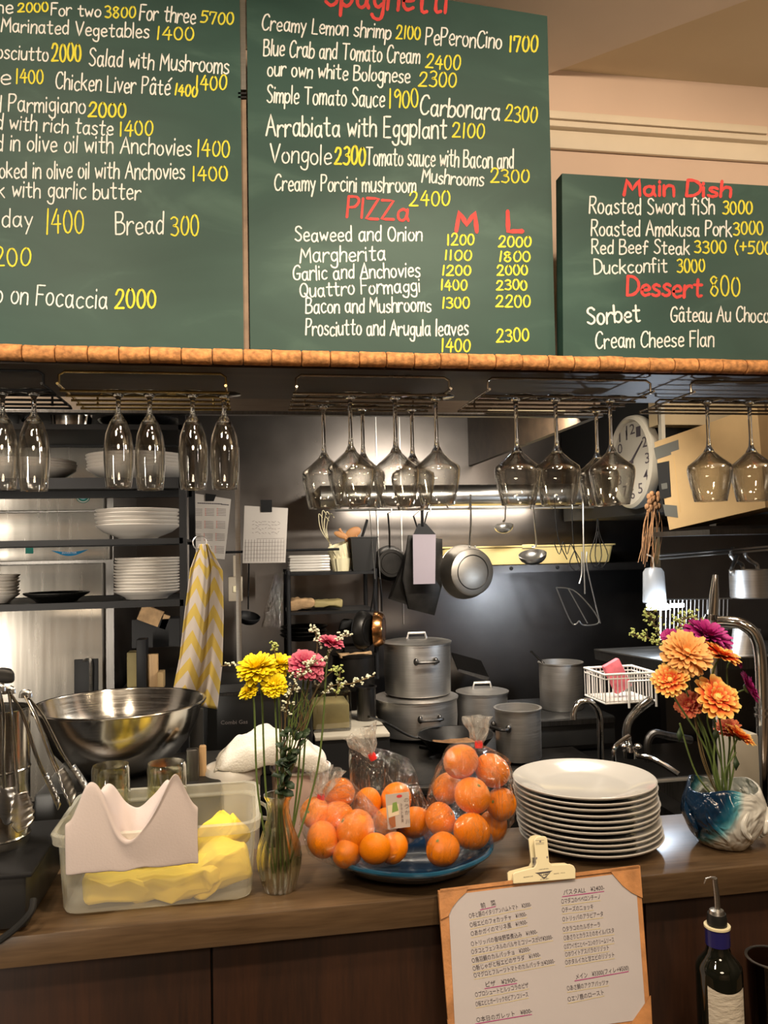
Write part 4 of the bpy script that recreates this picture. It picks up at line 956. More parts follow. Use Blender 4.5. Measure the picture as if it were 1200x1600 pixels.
# upside-down glasses
def tumb(px0, px1, pytop, lab, Y):
    c0 = P((px0 + px1) / 2, pytop, Y); r = (px1 - px0) / 2 * S(px0, pytop, Y); zb = ZC + .036
    t = thing('glass_tumbler', lab, 'glass', (c0.x, c0.y, zb), 'glasses upside down in the tub')
    h = c0.z - zb
    fl_ = lambda a, z: 1 - 0.025 * abs(math.sin(6 * a)) * (1 if 0.01 < z < h - .004 else 0)
    MB().lathe([(r * .98, 0), (r * 1.08, 0), (r * 1.0, h * .5), (r * .97, h - .006), (r * .9, h), (0, h), (0, h - .012), (r * .84, h - .014), (r * .93, h * .5), (r * .98, 0)], 48, c=(c0.x, c0.y, zb), rfun=fl_).build('glass_body', 'thin_glass', t)
tumb(143, 203, 1195, 'upside-down ribbed glass at the left behind the white napkin', T(0, .12, 0).y + .01)
tumb(229, 291, 1191, 'upside-down ribbed glass at the right behind the white napkin', T(0, .12, 0).y + .02)
# white napkin hung over the tub front with two raised horns
def nap(u, v):
    # u across, v from the hanging hem (0) over the tub lip to the back fold (1)
    x = .012 + .195 * u
    cf = .090 * math.exp(-abs((u - .20) / (.13 if u < .2 else .15)) ** 2.2) + .094 * math.exp(-abs((u - .83) / (.20 if u < .83 else .12)) ** 1.6)
    bell = max(0, math.sin(u * PI)) ** .8
    zt_, yt_ = Ht * 1.10 + cf - .034 * bell, -.0225 + .006 * math.sin(u * 7)
    if v < .5:
        k = v / .5
        z = Ht * .56 + (zt_ - Ht * .56) * k
        y = -.0195 - .003 * math.sin(u * 9 + k * 3) * k - .003 * k
        x += .012 * math.sin(u * 6) * k * (1 - k)
    else:
        k = (v - .5) / .5
        zb_ = Ht * 1.04 + .010 * bell + .55 * cf
        z = zt_ + (zb_ - zt_) * k - .020 * math.sin(k * PI) * bell + .006 * math.sin(u * 19 + k * 4) * math.sin(k * PI)
        y = yt_ + .055 * k
        x += (.5 - u) * .05 * k
    z += .005 * noise.noise(V((u * 6, v * 6, 2)))
    return T(x, y, z)
tag(MB().surf(nap, 40, 28).build('white_napkin', 'cloth_white', solid=0.0018, sub=1, smooth=80), 'off-white napkin with two raised peaks draped over the tub front', 'napkin')

# ================================================================== BUD VASE WITH YELLOW AND PINK FLOWERS
vb = PZ(437, 1389, ZC); kv = S(437, 1320, vb.y)
def vz(py): return P(437, py, vb.y).z - ZC
vt = thing('bud_vase', 'ribbed clear glass vase of water on the bar beside the tub', 'vase', (vb.x, vb.y, ZC))
vp = [(1398 - 3, 24), (1388, 25), (1375, 28), (1355, 33), (1338, 34.5), (1320, 32), (1300, 25), (1280, 18.5), (1264, 16), (1252, 18), (1245, 22), (1241, 23)]
outer = [(r * kv, vz(y)) for y, r in vp]; outer[0] = (outer[0][0], 0.0)
inner = [(max(.002, r * kv - .003), vz(y)) for y, r in vp[1:]][::-1]
rib = lambda a, z: 1 + (0.035 * math.cos(16 * a) if 0.008 < z < vz(1262) else 0)
MB().lathe([(0, 0.0)] + outer + inner + [(outer[1][0] * .8, 0.010), (0, 0.010)], 96, c=(vb.x, vb.y, ZC + .0003), rfun=rib).build('glass_body', 'thin_glass', vt)
wl = vz(1296)
MB().lathe([(0, .0115)] + [(max(.002, r * kv - .0046), vz(y)) for y, r in vp[2:7]] + [(0, vz(vp[6][0]))], 48, c=(vb.x, vb.y, ZC), rfun=lambda a, z: 1).build('water', 'thin_water', vt)

def petals(b, c, axis, rad, layers, wk=0.3, lift=0.25, tipw=0.55):
    """rings of curved petals; layers = [(count, length factor, angle from axis in degrees, curl)]"""
    fm = frame_z(axis); lay = b.bm.verts.layers.float.verify() if False else None
    al = b.bm.loops.layers.float_color.get('along') or b.bm.loops.layers.float_color.new('along')
    for n_, lf_, ang, curl in layers:
        off = random.uniform(0, 6)
        for k in range(n_):
            a = off + 2 * PI * k / n_ + random.uniform(-.12, .12); L = rad * lf_ * random.uniform(.9, 1.08); an = R(ang + random.uniform(-7, 7))
            w_ = L * wk * random.uniform(.85, 1.1); rows = []
            d = V((math.cos(a), math.sin(a), 0)); sd = V((-math.sin(a), math.cos(a), 0)); pos = V((0, 0, 0)) + d * rad * .05; th = an
            N = 5
            for j in range(N + 1):
                s_ = j / N; ww = w_ * (0.35 + 1.0 * math.sin(min(1, s_ * 1.15) * PI * .62)) * (1 if s_ < .8 else (1 - (s_ - .8) / .2 * tipw)) * .5
                cup = V((math.cos(th) * -1 * d.x, math.cos(th) * -1 * d.y, math.sin(th))) * ww * .35
                rows.append((pos + sd * ww + cup, pos.copy(), pos - sd * ww + cup, s_))
                th += R(curl) / N; pos = pos + (d * math.sin(th) + V((0, 0, 1)) * math.cos(th)) * (L / N)
            vv = [[b.bm.verts.new(V(c) + fm @ p) for p in row[:3]] for row in rows]
            for j in range(N):
                for q in (0, 1):
                    f = b.bm.faces.new((vv[j][q], vv[j][q + 1], vv[j + 1][q + 1], vv[j + 1][q]))
                    for l, s_ in zip(f.loops, (rows[j][3], rows[j][3], rows[j + 1][3], rows[j + 1][3])): l[al] = (s_, s_, s_, 1)
POM = [(8, .55, 12, 15), (12, .7, 28, 20), (16, .85, 45, 20), (20, .95, 62, 18), (22, 1.0, 80, 10), (22, .95, 98, 5)]
DAISY = [(8, .35, 15, 10), (12, .5, 32, 15), (14, .75, 55, 18), (15, 1.0, 74, 10), (13, 1.0, 84, 8)]
FLAT = [(10, .5, 15, 20), (14, .72, 35, 22), (18, .9, 55, 20), (22, 1.0, 72, 12)]
def flower(name, lab, hub, rpx, Y, axis, m, layers, root, bend=(0, 0, 0), wk=.3, grp=None, stem='stem', sr=.0017, leaves=0, depth=0.0):
    c = P(hub[0], hub[1], Y); r = rpx * S(hub[0], hub[1], Y)
    t = thing(name, lab, 'flower', root, grp)
    b = MB(); petals(b, c, axis, r, layers, wk); b.ell(c + V(axis).normalized() * r * .12, (r * .2, r * .2, r * .2), 10, 8)
    b.build('bloom', m, t, smooth=180, normals=False)
    ax = V(axis).normalized()
    p0 = c - ax * r * .05; p1 = p0 - ax * r * .9 - V((0, 0, r * .5)); mid = (p1 + root) / 2 + V(bend)
    MB().tube(smooth3([p0, p1, mid, root], 6), sr, 7).build('stem', stem, t)
    b = MB(); b.lathe([(0, -r * .16), (r * .22, -r * .10), (r * .30, r * .02), (0, r * .05)], 12, Matrix.Translation(c) @ frame_z(ax)); b.build('calyx', 'stem', t)
    return t
def vroot(py, dx, dy): return V((vb.x + dx, vb.y + dy, ZC + vz(py)))
g1 = 'flowers in the glass vase'
YV = vb.y
flower('yellow_chrysanthemum', 'broad yellow chrysanthemum at the left of the glass vase bunch', (402, 1046), 32, YV, (-.25, -.45, 1), 'mum_yellow', POM, vroot(1380, -.004, 0), (-.006, 0, 0), .24, g1)
flower('yellow_chrysanthemum', 'small yellow chrysanthemum hanging lowest at the far left of the glass vase bunch', (389, 1081), 16, YV - .01, (-.5, -.35, .8), 'mum_yellow', POM, vroot(1378, -.008, -.003), (-.01, 0, 0), .3, g1)
flower('yellow_chrysanthemum', 'yellow chrysanthemum facing forward just left of the pink flowers', (428, 1071), 21, YV - .015, (-.1, -.7, .75), 'mum_yellow', POM, vroot(1382, .003, -.004), (0, 0, 0), .26, g1)
flower('yellow_chrysanthemum', 'yellow chrysanthemum half hidden behind the pink flowers', (437, 1040), 24, YV + .02, (.1, -.4, 1), 'mum_yellow', POM, vroot(1376, .005, .005), (.002, 0, 0), .26, g1)
flower('pink_chrysanthemum', 'large deep pink chrysanthemum in the glass vase', (478, 1040), 29, YV, (.15, -.6, .8), 'mum_pink', POM, vroot(1384, .008, .002), (.006, 0, 0), .26, g1)
flower('pink_chrysanthemum', 'small pink chrysanthemum topmost in the glass vase', (517, 1007), 21, YV + .01, (.35, -.35, 1), 'mum_pink', FLAT, vroot(1382, .006, .006), (.02, 0, 0), .3, g1)
flower('pink_chrysanthemum', 'pink chrysanthemum low behind the large deep pink one', (492, 1052), 17, YV + .015, (.6, -.4, .5), 'mum_pink', FLAT, vroot(1386, .002, .006), (.012, 0, 0), .3, g1)
def sprig(lab, path, Y, root, n=26, m='blossom', grp=None, spread=7, name='white_flower_sprig', start=.5):
    t = thing(name, lab, 'flower sprig', root, grp)
    pts = smooth3([root] + [P(x, y, Y + dy) for x, y, dy in path], 8)
    b = MB(); b.tube(pts, 0.0009, 5)
    L = len(pts); bl_ = MB(); lv = MB()
    for k in range(n):
        s_ = start + (1 - start) * (k + random.random()) / n; i = min(L - 1, int(s_ * (L - 1)))
        kk = S(480, 1050, Y) * spread
        tip = pts[i] + V((random.uniform(-1, 1), random.uniform(-1, 1), random.uniform(-.4, 1))) * kk
        b.tube([pts[i], tip], 0.0005, 4)
        for q in range(3):
            bl_.ell(tip + V((random.uniform(-1, 1), random.uniform(-1, 1), random.uniform(-1, 1))) * .0022, (.0019, .0019, .0016), 7, 5)
    b.build('stem', 'stem_brown', t); bl_.build('blossoms', m, t, smooth=90)
    return t
sprig('white flowering sprig reaching far left above the yellow flowers', [(430, 1250, 0), (432, 1130, 0), (420, 1060, .02), (400, 1035, .02), (345, 1041, .02)], YV, vroot(1380, 0, .004), 16, start=.66, grp=g1, spread=5)
sprig('white flowering sprig reaching lowest right from the glass vase', [(446, 1250, 0), (470, 1150, 0), (510, 1078, .01), (550, 1068, .01), (585, 1056, .01)], YV, vroot(1384, .004, .006), 26, grp=g1, start=.6)
sprig('white flowering sprig upright at the top right of the glass vase bunch', [(445, 1250, 0), (470, 1120, .01), (495, 1020, .01), (490, 979, .01)], YV, vroot(1382, -.002, .007), 20, grp=g1, start=.8)
sprig('white flowering sprig pointing up right beside the topmost pink flower', [(447, 1250, 0), (480, 1120, .01), (520, 1010, .01), (546, 990, .01)], YV, vroot(1386, .004, -.006), 26, grp=g1, start=.6)
sprig('white flowering sprig in front of the large pink flower', [(440, 1250, 0), (445, 1130, -.01), (462, 1066, -.03), (498, 1030, -.03)], YV, vroot(1388, -.005, -.005), 44, grp=g1, start=.55, spread=9)
sprig('thin green sprig standing up behind the yellow flowers', [(437, 1250, 0), (440, 1130, 0), (432, 1040, .01), (427, 1005, .01)], YV, vroot(1380, .004, 0), 12, 'blossom_green', g1, start=.9, spread=5)
sprig('pale flowering sprig drooping at the right middle of the glass vase bunch', [(443, 1250, 0), (460, 1150, .01), (500, 1070, .0), (530, 1045, .0), (525, 1090, .0)], YV, vroot(1384, .004, .003), 26, 'blossom_green', g1, start=.7, spread=6)
for k, (x, y) in enumerate(((470, 1090), (488, 1100), (455, 1100), (478, 1120), (496, 1085), (448, 1085), (463, 1070))):
    t = thing('brown_stem_sprig', ['bare brown stem in the glass vase, under the large pink flower', 'bare brown stem leaning furthest right in the glass vase', 'bare brown stem in the middle of the glass vase bunch', 'shortest bare brown stem in the glass vase', 'bare brown stem beside the topmost pink flower stem', 'bare stem under the yellow flower that faces forward', 'tallest bare brown stem in the glass vase'][k], 'stem', vroot(1382, -.006 + .004 * k, .003 - .002 * k), g1)
    p = smooth3([t.location, P(437 + k, 1250, YV), P((x + 440) / 2, 1170, YV - .01), P(x, y, YV - .01)], 6)
    b = MB().tube(p, .0012, 6); 
    for q in range(8):
        i = random.randrange(8, len(p)); b.tube([p[i], p[i] + V((random.uniform(-.02, .03), random.uniform(-.01, .01), .03))], .0006, 4)
    b.build('stem', 'stem_brown' if k % 2 else 'stem', t)
    lv = MB()
    for q in range(5):
        c = p[random.randrange(7, len(p) - 4)]; d = V((random.uniform(-1, 1), random.uniform(-1, .2), random.uniform(-.8, .6))).normalized(); sd = d.orthogonal().normalized() * .007
        L_ = random.uniform(.016, .026)
        lv.poly([c, c + d * L_ * .4 + sd, c + d * L_ * .8 + sd * .7 + V((0, 0, .002)), c + d * L_, c + d * L_ * .8 - sd * .7, c + d * L_ * .4 - sd])
    lv.build('leaf', 'leaf', t, solid=.0004)

# ================================================================== BLUE AND WHITE PLANTER WITH ORANGE AND PURPLE FLOWERS
pl = PZ(1132, 1318, ZC); kp = S(1132, 1275, pl.y)
def pz_(py): return P(1132, py, pl.y).z - ZC
pt = thing('ceramic_planter', 'rounded blue and white glazed pot with a swirled surface on the bar', 'pot', (pl.x, pl.y, ZC))
def prf(a, z):
    k = 1 + 0.03 * math.sin(3 * a + z * 30) + 0.02 * math.sin(7 * a - z * 70)
    return k
hp = pz_(1226)
b = MB().lathe([(0, 0.002), (28 * kp, 0), (38 * kp, .003), (52 * kp, hp * .22), (62 * kp, hp * .50), (61 * kp, hp * .74), (54 * kp, hp * .95), (52 * kp, hp), (49 * kp, hp), (50 * kp, hp * .92), (57 * kp, hp * .70), (57 * kp, hp * .5), (40 * kp, .012), (0, .010)], 72, c=(pl.x, pl.y, ZC + .0003), rfun=prf)
for v in b.bm.verts:
    if v.co.z > ZC + hp * .8: v.co.z += .006 * math.sin(3 * math.atan2(v.co.y - pl.y, v.co.x - pl.x) + 1.2)
b.build('pot', 'planter', pt, smooth=70)
MB().lathe([(0, hp * .70), (54 * kp, hp * .70)], 40, c=(pl.x, pl.y, ZC)).build('floral_foam', 'leaf', pt)
for k in range(7):
    a = PI * (1.02 + .26 * k) ; rr = 60 * kp
    c = [V((pl.x + (rr + .003) * math.cos(a + .25 * math.sin(s_ * 5 + k)) * (1 - .35 * (abs(s_ - .5) * 2) ** 3), pl.y + (rr + .003) * math.sin(a + .25 * math.sin(s_ * 5 + k)) * (1 - .35 * (abs(s_ - .5) * 2) ** 3), ZC + hp * (.12 + .75 * s_))) for s_ in [i / 10 for i in range(11)]]
    MB().tube(c, [.001 + .0045 * math.sin(PI * i / 10) for i in range(11)], 8).build('swirl_ridge', 'planter', pt)
def proot(dx, dy): return V((pl.x + dx, pl.y + dy, ZC + hp * .705))
g2 = 'flowers in the blue and white pot'
YQ = pl.y
flower('apricot_chrysanthemum', 'large apricot chrysanthemum in the blue and white pot', (1072, 1022), 38, YQ - .02, (-.15, -.75, .6), 'mum_apricot', POM, proot(.002, 0), (.012, 0, 0), .22, g2)
flower('purple_chrysanthemum', 'large purple chrysanthemum topmost in the blue and white pot', (1104, 996), 38, YQ + .03, (.15, -.5, .85), 'mum_purple', POM, proot(.004, .006), (.016, 0, 0), .22, g2)
flower('flame_chrysanthemum', 'orange and yellow daisy-like chrysanthemum facing forward in the centre of the pot bunch', (1119, 1092), 36, YQ - .035, (0, -.75, .6), 'mum_flame', DAISY, proot(.006, -.006), (.006, 0, 0), .30, g2)
flower('flame_chrysanthemum', 'orange chrysanthemum lowest at the left of the pot bunch', (1048, 1064), 28, YQ - .025, (-.5, -.6, .5), 'mum_flame', FLAT, proot(-.004, -.004), (.016, 0, 0), .24, g2)
flower('flame_chrysanthemum', 'orange and yellow chrysanthemum right of the large apricot one', (1126, 1024), 30, YQ - .02, (.35, -.35, .9), 'mum_flame', DAISY, proot(.006, 0), (.008, 0, 0), .28, g2)
flower('flame_chrysanthemum', 'small orange-red chrysanthemum lowest at the right of the pot bunch', (1153, 1152), 25, YQ - .02, (.45, -.3, .85), 'mum_flame', FLAT, proot(.012, .002), (.002, 0, -.002), .28, g2)
flower('red_chrysanthemum', 'dark red chrysanthemum beside the lowest orange-red one', (1138, 1140), 20, YQ + .01, (-.3, -.4, .8), 'mum_red', FLAT, proot(.009, .006), (.0, 0, 0), .28, g2)
flower('red_chrysanthemum', 'dusky red chrysanthemum in shade behind the centre of the pot bunch', (1078, 1102), 22, YQ + .015, (-.5, -.4, .3), 'mum_red', FLAT, proot(0, .006), (.01, 0, 0), .26, g2)
flower('purple_chrysanthemum', 'purple chrysanthemum seen edge on at the right of the pot bunch', (1166, 1076), 26, YQ + .01, (.75, -.45, .35), 'mum_purple', FLAT, proot(.012, .006), (.012, 0, -.01), .28, g2)
flower('purple_chrysanthemum', 'small purple chrysanthemum peeping out left of the topmost purple one', (1046, 994), 13, YQ + .03, (-.5, -.4, .6), 'mum_purple', FLAT, proot(0, .01), (.01, 0, 0), .3, g2)
flower('purple_chrysanthemum', 'small purple chrysanthemum peeping out right of the apricot one', (1148, 1034), 14, YQ + .02, (.7, -.3, .4), 'mum_purple', FLAT, proot(.008, .01), (.01, 0, 0), .3, g2)
sprig('yellow-green flowering sprig reaching left above the pot bunch', [(1095, 1180, 0), (1075, 1060, .02), (1030, 1005, .03), (988, 992, .03)], YQ, proot(-.002, .004), 44, 'blossom_green', g2, start=.66, spread=13, name='green_flower_sprig')
sprig('yellow-green flowering sprig behind the small purple flower', [(1097, 1180, 0), (1070, 1060, .04), (1030, 990, .05), (1012, 955, .05)], YQ, proot(0, .008), 40, 'blossom_green', g2, start=.7, spread=14, name='green_flower_sprig')
sprig('yellow-green flowering sprig rising left of the topmost purple flower', [(1100, 1180, 0), (1075, 1060, .04), (1060, 980, .05), (1082, 962, .05)], YQ, proot(.003, .01), 40, 'blossom_green', g2, start=.7, spread=14, name='green_flower_sprig')
for k, (x, y, lab) in enumerate(((1062, 1130, 'bare green stem bending left over the pot rim'), (1118, 1130, 'bare green stem upright in the middle of the pot bunch'), (1150, 1175, 'bare green stem bending right over the pot rim'))):
    t = thing('leafy_sprig', lab, 'sprig', proot(-.01 + .008 * k, -.012), g2)
    MB().tube(smooth3([t.location, P((x + 1115) / 2, 1210, YQ - .02), P(x, y, YQ - .02)], 6), .0015, 6).build('stem', 'stem', t)
    c = P(x, y + 6, YQ - .02)
    MB().poly([c, c + V((-.008, -.002, -.012)), c + V((-.004, -.004, -.026)), c + V((.004, -.004, -.014))]).build('leaf', 'leaf', t, solid=.0004)

# ================================================================== LEFT END: BLACK STAND, STEEL CANISTER, TONGS
YL0 = YC + .008
xr = P(66, 1300, YL0 + .09).x
t = thing('black_stand', 'black slatted stand at the left end of the bar under the steel canister', 'stand', (xr - .2, YL0 + .11, ZC))
zt_ = P(20, 1318, YL0 + .12).z - ZC
MB().box((xr - .2, YL0 + .11, ZC + zt_ / 2), (.4, .22, zt_ - .012), bev=.006).build('body', 'black', t)
MB().box((xr - .2, YL0 + .11, ZC + zt_ - .004), (.42, .24, .008), bev=.003).build('top_tray', 'iron', t)
MB().tube(smooth3([P(52, 1405, YL0 - .004), P(48, 1425, YL0 - .016), P(25, 1450, YL0 - .018), P(-10, 1476, YL0 - .016)]), .005, 8).build('strap', 'black_matte', t)
zc_ = ZC + zt_ + .0005
ca = P(-5, 1300, YL0 + .125); rc = 48 * S(0, 1200, ca.y)
t = thing('steel_canister', 'polished steel canister at the left edge with tongs hung over its rim', 'canister', (ca.x, ca.y, zc_))
hc = P(0, 1108, ca.y).z - zc_
MB().lathe([(0, 0), (rc, 0), (rc, hc), (rc + .002, hc + .002), (rc - .002, hc + .002), (rc - .002, .004), (0, .004)], 48, c=(ca.x, ca.y, zc_)).build('body', 'steel_bowl', t)
for zz in (.012, hc * .55): MB().lathe([(rc, zz), (rc + .0015, zz + .002), (rc, zz + .004)], 48, c=(ca.x, ca.y, zc_)).build('band', 'steel_bowl', t)
def tongs(lab, hinge, tips, Y, heads):
    h = P(*hinge, Y); t = thing('tongs', lab, 'tongs', h, 'tongs on the canister')
    for (tx, ty, dy), hd in zip(tips, heads):
        e = P(tx, ty, Y + dy)
        k = S(tx, ty, Y)
        MB().tube(smooth3([h, h + (e - h) * .3 + V((.003 if tx > hinge[0] else -.003, dy * .5, 0)), h + (e - h) * .75, e], 5), [.0058] * 8 + [.0068] * 8, 8, sq=(1, .35)).build('arm', 'steel_bowl', t)
        d = (e - h).normalized(); fm = frame_z(d)
        b = MB()
        def hf(u, v):
            a = (u - .5) * 2; wd = (.012 + .009 * math.sin(v * PI * .8)) * (1 + .10 * math.sin(v * 30))
            return (Matrix.Translation(e) @ fm) @ V((a * wd, (a * a) * .008 - .002, v * .058 * (1 - .18 * a * a)))
        b.surf(hf, 8, 22).build('scalloped_head', 'steel', t, solid=.0012, smooth=80)
    pts = [h + V((-.006, 0, -.004)), h + V((-.005, 0, .003)), h + V((0, 0, .005)), h + V((.005, 0, .003)), h + V((.006, 0, -.004))]
    MB().tube(smooth3(pts, 4), .0042, 8).build('hinge', 'steel', t)
yt = ca.y - rc - .012
tongs('steel tongs nearest the middle of the bar with two scalloped heads hanging off the canister', (40, 1086), ((90, 1205, -.004), (112, 1200, .016)), yt, (1, 1))
tongs('steel tongs hanging between the other two pairs on the canister', (14, 1080), ((28, 1240, -.01), (70, 1212, .014)), yt - .012, (1, 1))
tongs('steel tongs at the far left edge of the canister', (-2, 1076), ((-20, 1240, -.01), (8, 1230, .012)), yt - .026, (1, 1))
lump('black_handle_tool', P(5, 1055, yt + .02), (.03, .02, .02), .4, 'black plastic grip of a tool standing in the steel canister', 'black', 8, 'tool')

# ================================================================== STEMWARE RACKS UNDER THE SHELF
zr = P(575, 617, 1.29).z                    # rail height
zu = zs0 - 0.001
def rack(lab, pxl, pxr, m, rails=(1.285, 1.325, 1.365, 1.405, 1.44)):
    xl, xr_ = P(pxl, 617, 1.30).x, P(pxr, 617, 1.30).x
    t = thing('stemware_rack', lab, 'glass rack', ((xl + xr_) / 2, 1.36, zr), 'wire racks for stemmed glasses')
    rw = 0.0021
    for y in rails:
        MB().tube([V((xl, y, zr)), V((xr_, y, zr))], rw, 8).build('rail', m, t)
    for y, dx in ((1.262, .004), (1.43, .03)):
        p = [V((xl + dx, y, zr + .002)), V((xl + dx, y, zu - .008)), V((xl + dx + .008, y, zu - .0025)), V((xr_ - dx - .008, y, zu - .0025)), V((xr_ - dx, y, zu - .008)), V((xr_ - dx, y, zr + .002))]
        MB().tube(p, rw, 8).build('hanger_loop', m, t)
    for x in (xl + .004, xr_ - .004):
        MB().tube([V((x, 1.25, zr + .004)), V((x, 1.445, zr + .004))], rw, 8).build('cross_wire', m, t)
    return t
rack('brass-coloured wire rack holding four flutes, second from the left', 97, 358, 'brass')
rack('wire rack in the middle holding six wide wine glasses', 457, 697, 'wire_grey')
rack('wire rack holding four wine glasses in front of the clock', 748, 1003, 'wire_grey')
rack('wire rack at the far left edge holding flutes', -160, 82, 'iron')
rack('wire rack at the far right holding two wine glasses in front of the cardboard box', 1058, 1290, 'wire_grey')

def stemware(name, o_, i_, cut, cat):
    t = thing(name, 'x', cat)
    MB().lathe(o_[:5] + [(0, o_[4][1])], 36).build('foot', 'glass_solid', t, smooth=50)
    MB().lathe([(0, o_[4][1] - .0002)] + o_[4:cut + 2] + [(0, o_[cut + 1][1])], 24).build('stem', 'glass_solid', t, smooth=50)
    MB().lathe(o_[cut + 1:] + i_, 44).build('bowl', 'glass', t, smooth=50)
    rz = o_[-1][1]; rr_ = o_[-1][0]
    MB().tube([V((rr_ * math.cos(k * PI / 20), rr_ * math.sin(k * PI / 20), rz)) for k in range(40)], .0008, 6, closed=True).build('rim', 'glass_solid', t)
    return reg(t)
def wine_proto():
    # upside down: foot on top at z = 0, rim at z = -h
    h, R_ = 0.185, 0.0385
    o_ = [(0, .0016), (.026, .0012), (.032, 0), (.032, -.0012), (.012, -.0035), (.0042, -.010), (.0034, -.020), (.0032, -.070), (.0045, -.085), (.010, -.096), (.024, -.109), (.0375, -.120), (.0392, -.127), (.0385, -.138), (.034, -.160), (.0285, -.1845), (.0278, -.1852)]
    i_ = [(.0274, -.1845), (.0330, -.160), (.0374, -.138), (.0381, -.127), (.0365, -.1212), (.023, -.1105), (.009, -.0985), (0, -.094)]
    return stemware('wine_glass', o_, i_, 8, 'wine glass')
def flute_proto():
    o_ = [(0, .0014), (.022, .0010), (.027, 0), (.027, -.0012), (.010, -.0035), (.0040, -.010), (.0034, -.020), (.0036, -.030), (.0060, -.037), (.013, -.048), (.0200, -.068), (.0230, -.090), (.0232, -.112), (.0215, -.1380), (.0195, -.1525), (.0188, -.1532)]
    i_ = [(.0186, -.1525), (.0206, -.138), (.0222, -.112), (.0220, -.090), (.0190, -.0685), (.0115, -.049), (.004, -.041), (0, -.040)]
    return stemware('champagne_flute', o_, i_, 8, 'champagne flute')
WG = wine_proto(); FL = flute_proto()
for px, y, lab in ((505, 1.40, 'wine glass hanging at the left end of the middle rack, back row'), (547, 1.31, 'wine glass hanging at the left of the front row of the middle rack'),
    (566, 1.42, 'back-row wine glass of the middle rack, just right of the leftmost front glass'), (617, 1.31, 'wine glass hanging in the middle of the front row of the middle rack'),
    (643, 1.42, 'wine glass in the back row of the middle rack, second from the right'), (681, 1.315, 'wine glass hanging at the right end of the middle rack'),
    (806, 1.31, 'wine glass hanging at the left end of the rack in front of the clock'), (868, 1.31, 'wine glass second from the left in the rack in front of the clock'),
    (931, 1.42, 'wine glass in the back row of the rack just left of the clock'), (953, 1.315, 'wine glass hanging in front of the clock face'),
    (1105, 1.32, 'wine glass hanging in front of the cardboard box, left of two'), (1171, 1.32, 'wine glass hanging in front of the cardboard box at the right edge')):
    c = P(px, 640, y); inst(WG, (c.x, y, zr + .0037), lab, (0, 0, random.uniform(0, 6)), random.uniform(.985, 1.015), 'wine glasses hanging upside down')
for px, y, lab in ((185, 1.31, 'flute at the left end of the brass-coloured rack'), (234, 1.31, 'flute second from the left in the brass-coloured rack'),
    (301, 1.31, 'flute third from the left in the brass-coloured rack, in front of the black post'), (350, 1.315, 'flute at the right end of the brass-coloured rack, in front of the calendar'),
    (4, 1.31, 'flute cut by the left edge of the picture'), (53, 1.31, 'flute just left of the brass-coloured rack, before the steel fridge')):
    c = P(px, 640, y); inst(FL, (c.x, y, zr + .0035), lab, (0, 0, random.uniform(0, 6)), random.uniform(.985, 1.015), 'flutes hanging upside down')

# ================================================================== KITCHEN: HOOD AND BACK WALL FITTINGS
YH = 1.95
zh = P(650, 651, YH).z
xh = P(938, 640, YH).x
t = thing('extractor_hood', 'wide stainless extractor hood over the range', 'hood', ((-1.65 + xh) / 2, 2.5, zh))
MB().box(((-1.65 + xh) / 2, YH + .01, (zh + ZCEIL) / 2), (xh + 1.65, .02, ZCEIL - zh - .004)).build('front_panel', 'hood', t)
MB().box((xh - .01, (YH + .02 + YWALL) / 2, (zh + ZCEIL) / 2), (.02, YWALL - YH - .03, ZCEIL - zh - .004)).build('side_panel', 'dark_brown', t)
MB().box(((-1.65 + xh) / 2, YH - .004, zh + .004), (xh + 1.65, .028, .008), bev=.002).build('bottom_lip', 'steel_dark', t)
MB().box(((-1.65 + xh) / 2, 2.55, 2.30), (xh + 1.6, 1.1, .02)).build('filter_plate', 'steel_dark', t)
# light on the lip at the right, put in as a pale strip
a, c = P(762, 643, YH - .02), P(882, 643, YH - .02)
MB().box(((a.x + c.x) / 2, YH - .022, a.z), (c.x - a.x, .008, .008)).build('lip_light_strip', 'cream_plastic', t)
# vertical seams of the splashback
b = MB()
for i, px in enumerate((590, 627)):
    x = P(px, 800, YWALL - .003).x
    tag(MB().box((x, YWALL - .003, 1.75), (.004, .004, .9)).build('wall_seam_strip', 'steel'), ['narrow bright vertical steel strip on the back wall, left of two', 'narrow bright vertical steel strip on the back wall, right of two'][i], 'metal strip')
# wall shelf with rolled front edge
ysf = 2.86
za_, zb_ = P(760, 757, ysf).z, P(760, 790, ysf).z
x0, x1 = P(500, 770, ysf).x, P(1010, 770, ysf).x
t = thing('steel_wall_shelf', 'stainless wall shelf with a bright rounded front edge above the utensils', 'shelf', ((x0 + x1) / 2, 3.0, zb_))
MB().tube([V((x0, ysf, (za_ + zb_) / 2)), V((x1, ysf, (za_ + zb_) / 2))], (za_ - zb_) / 2, 16).build('front_roll', 'steel', t)
MB().box(((x0 + x1) / 2, (ysf + YWALL) / 2, za_ - .004), (x1 - x0, YWALL - ysf - .004, .006)).build('shelf_board', 'steel', t)
zrail = zb_ - .012; yrl = ysf - .03
MB().tube([V((x0 + .05, yrl, zrail)), V((x1 - .02, yrl, zrail))], .004, 8).build('hook_rail', 'steel', t)
for px in (560, 700, 850, 990):
    x = P(px, 780, yrl).x; MB().tube([V((x, yrl, zrail)), V((x, ysf, zb_ + .01))], .003, 6).build('bracket', 'steel', t)
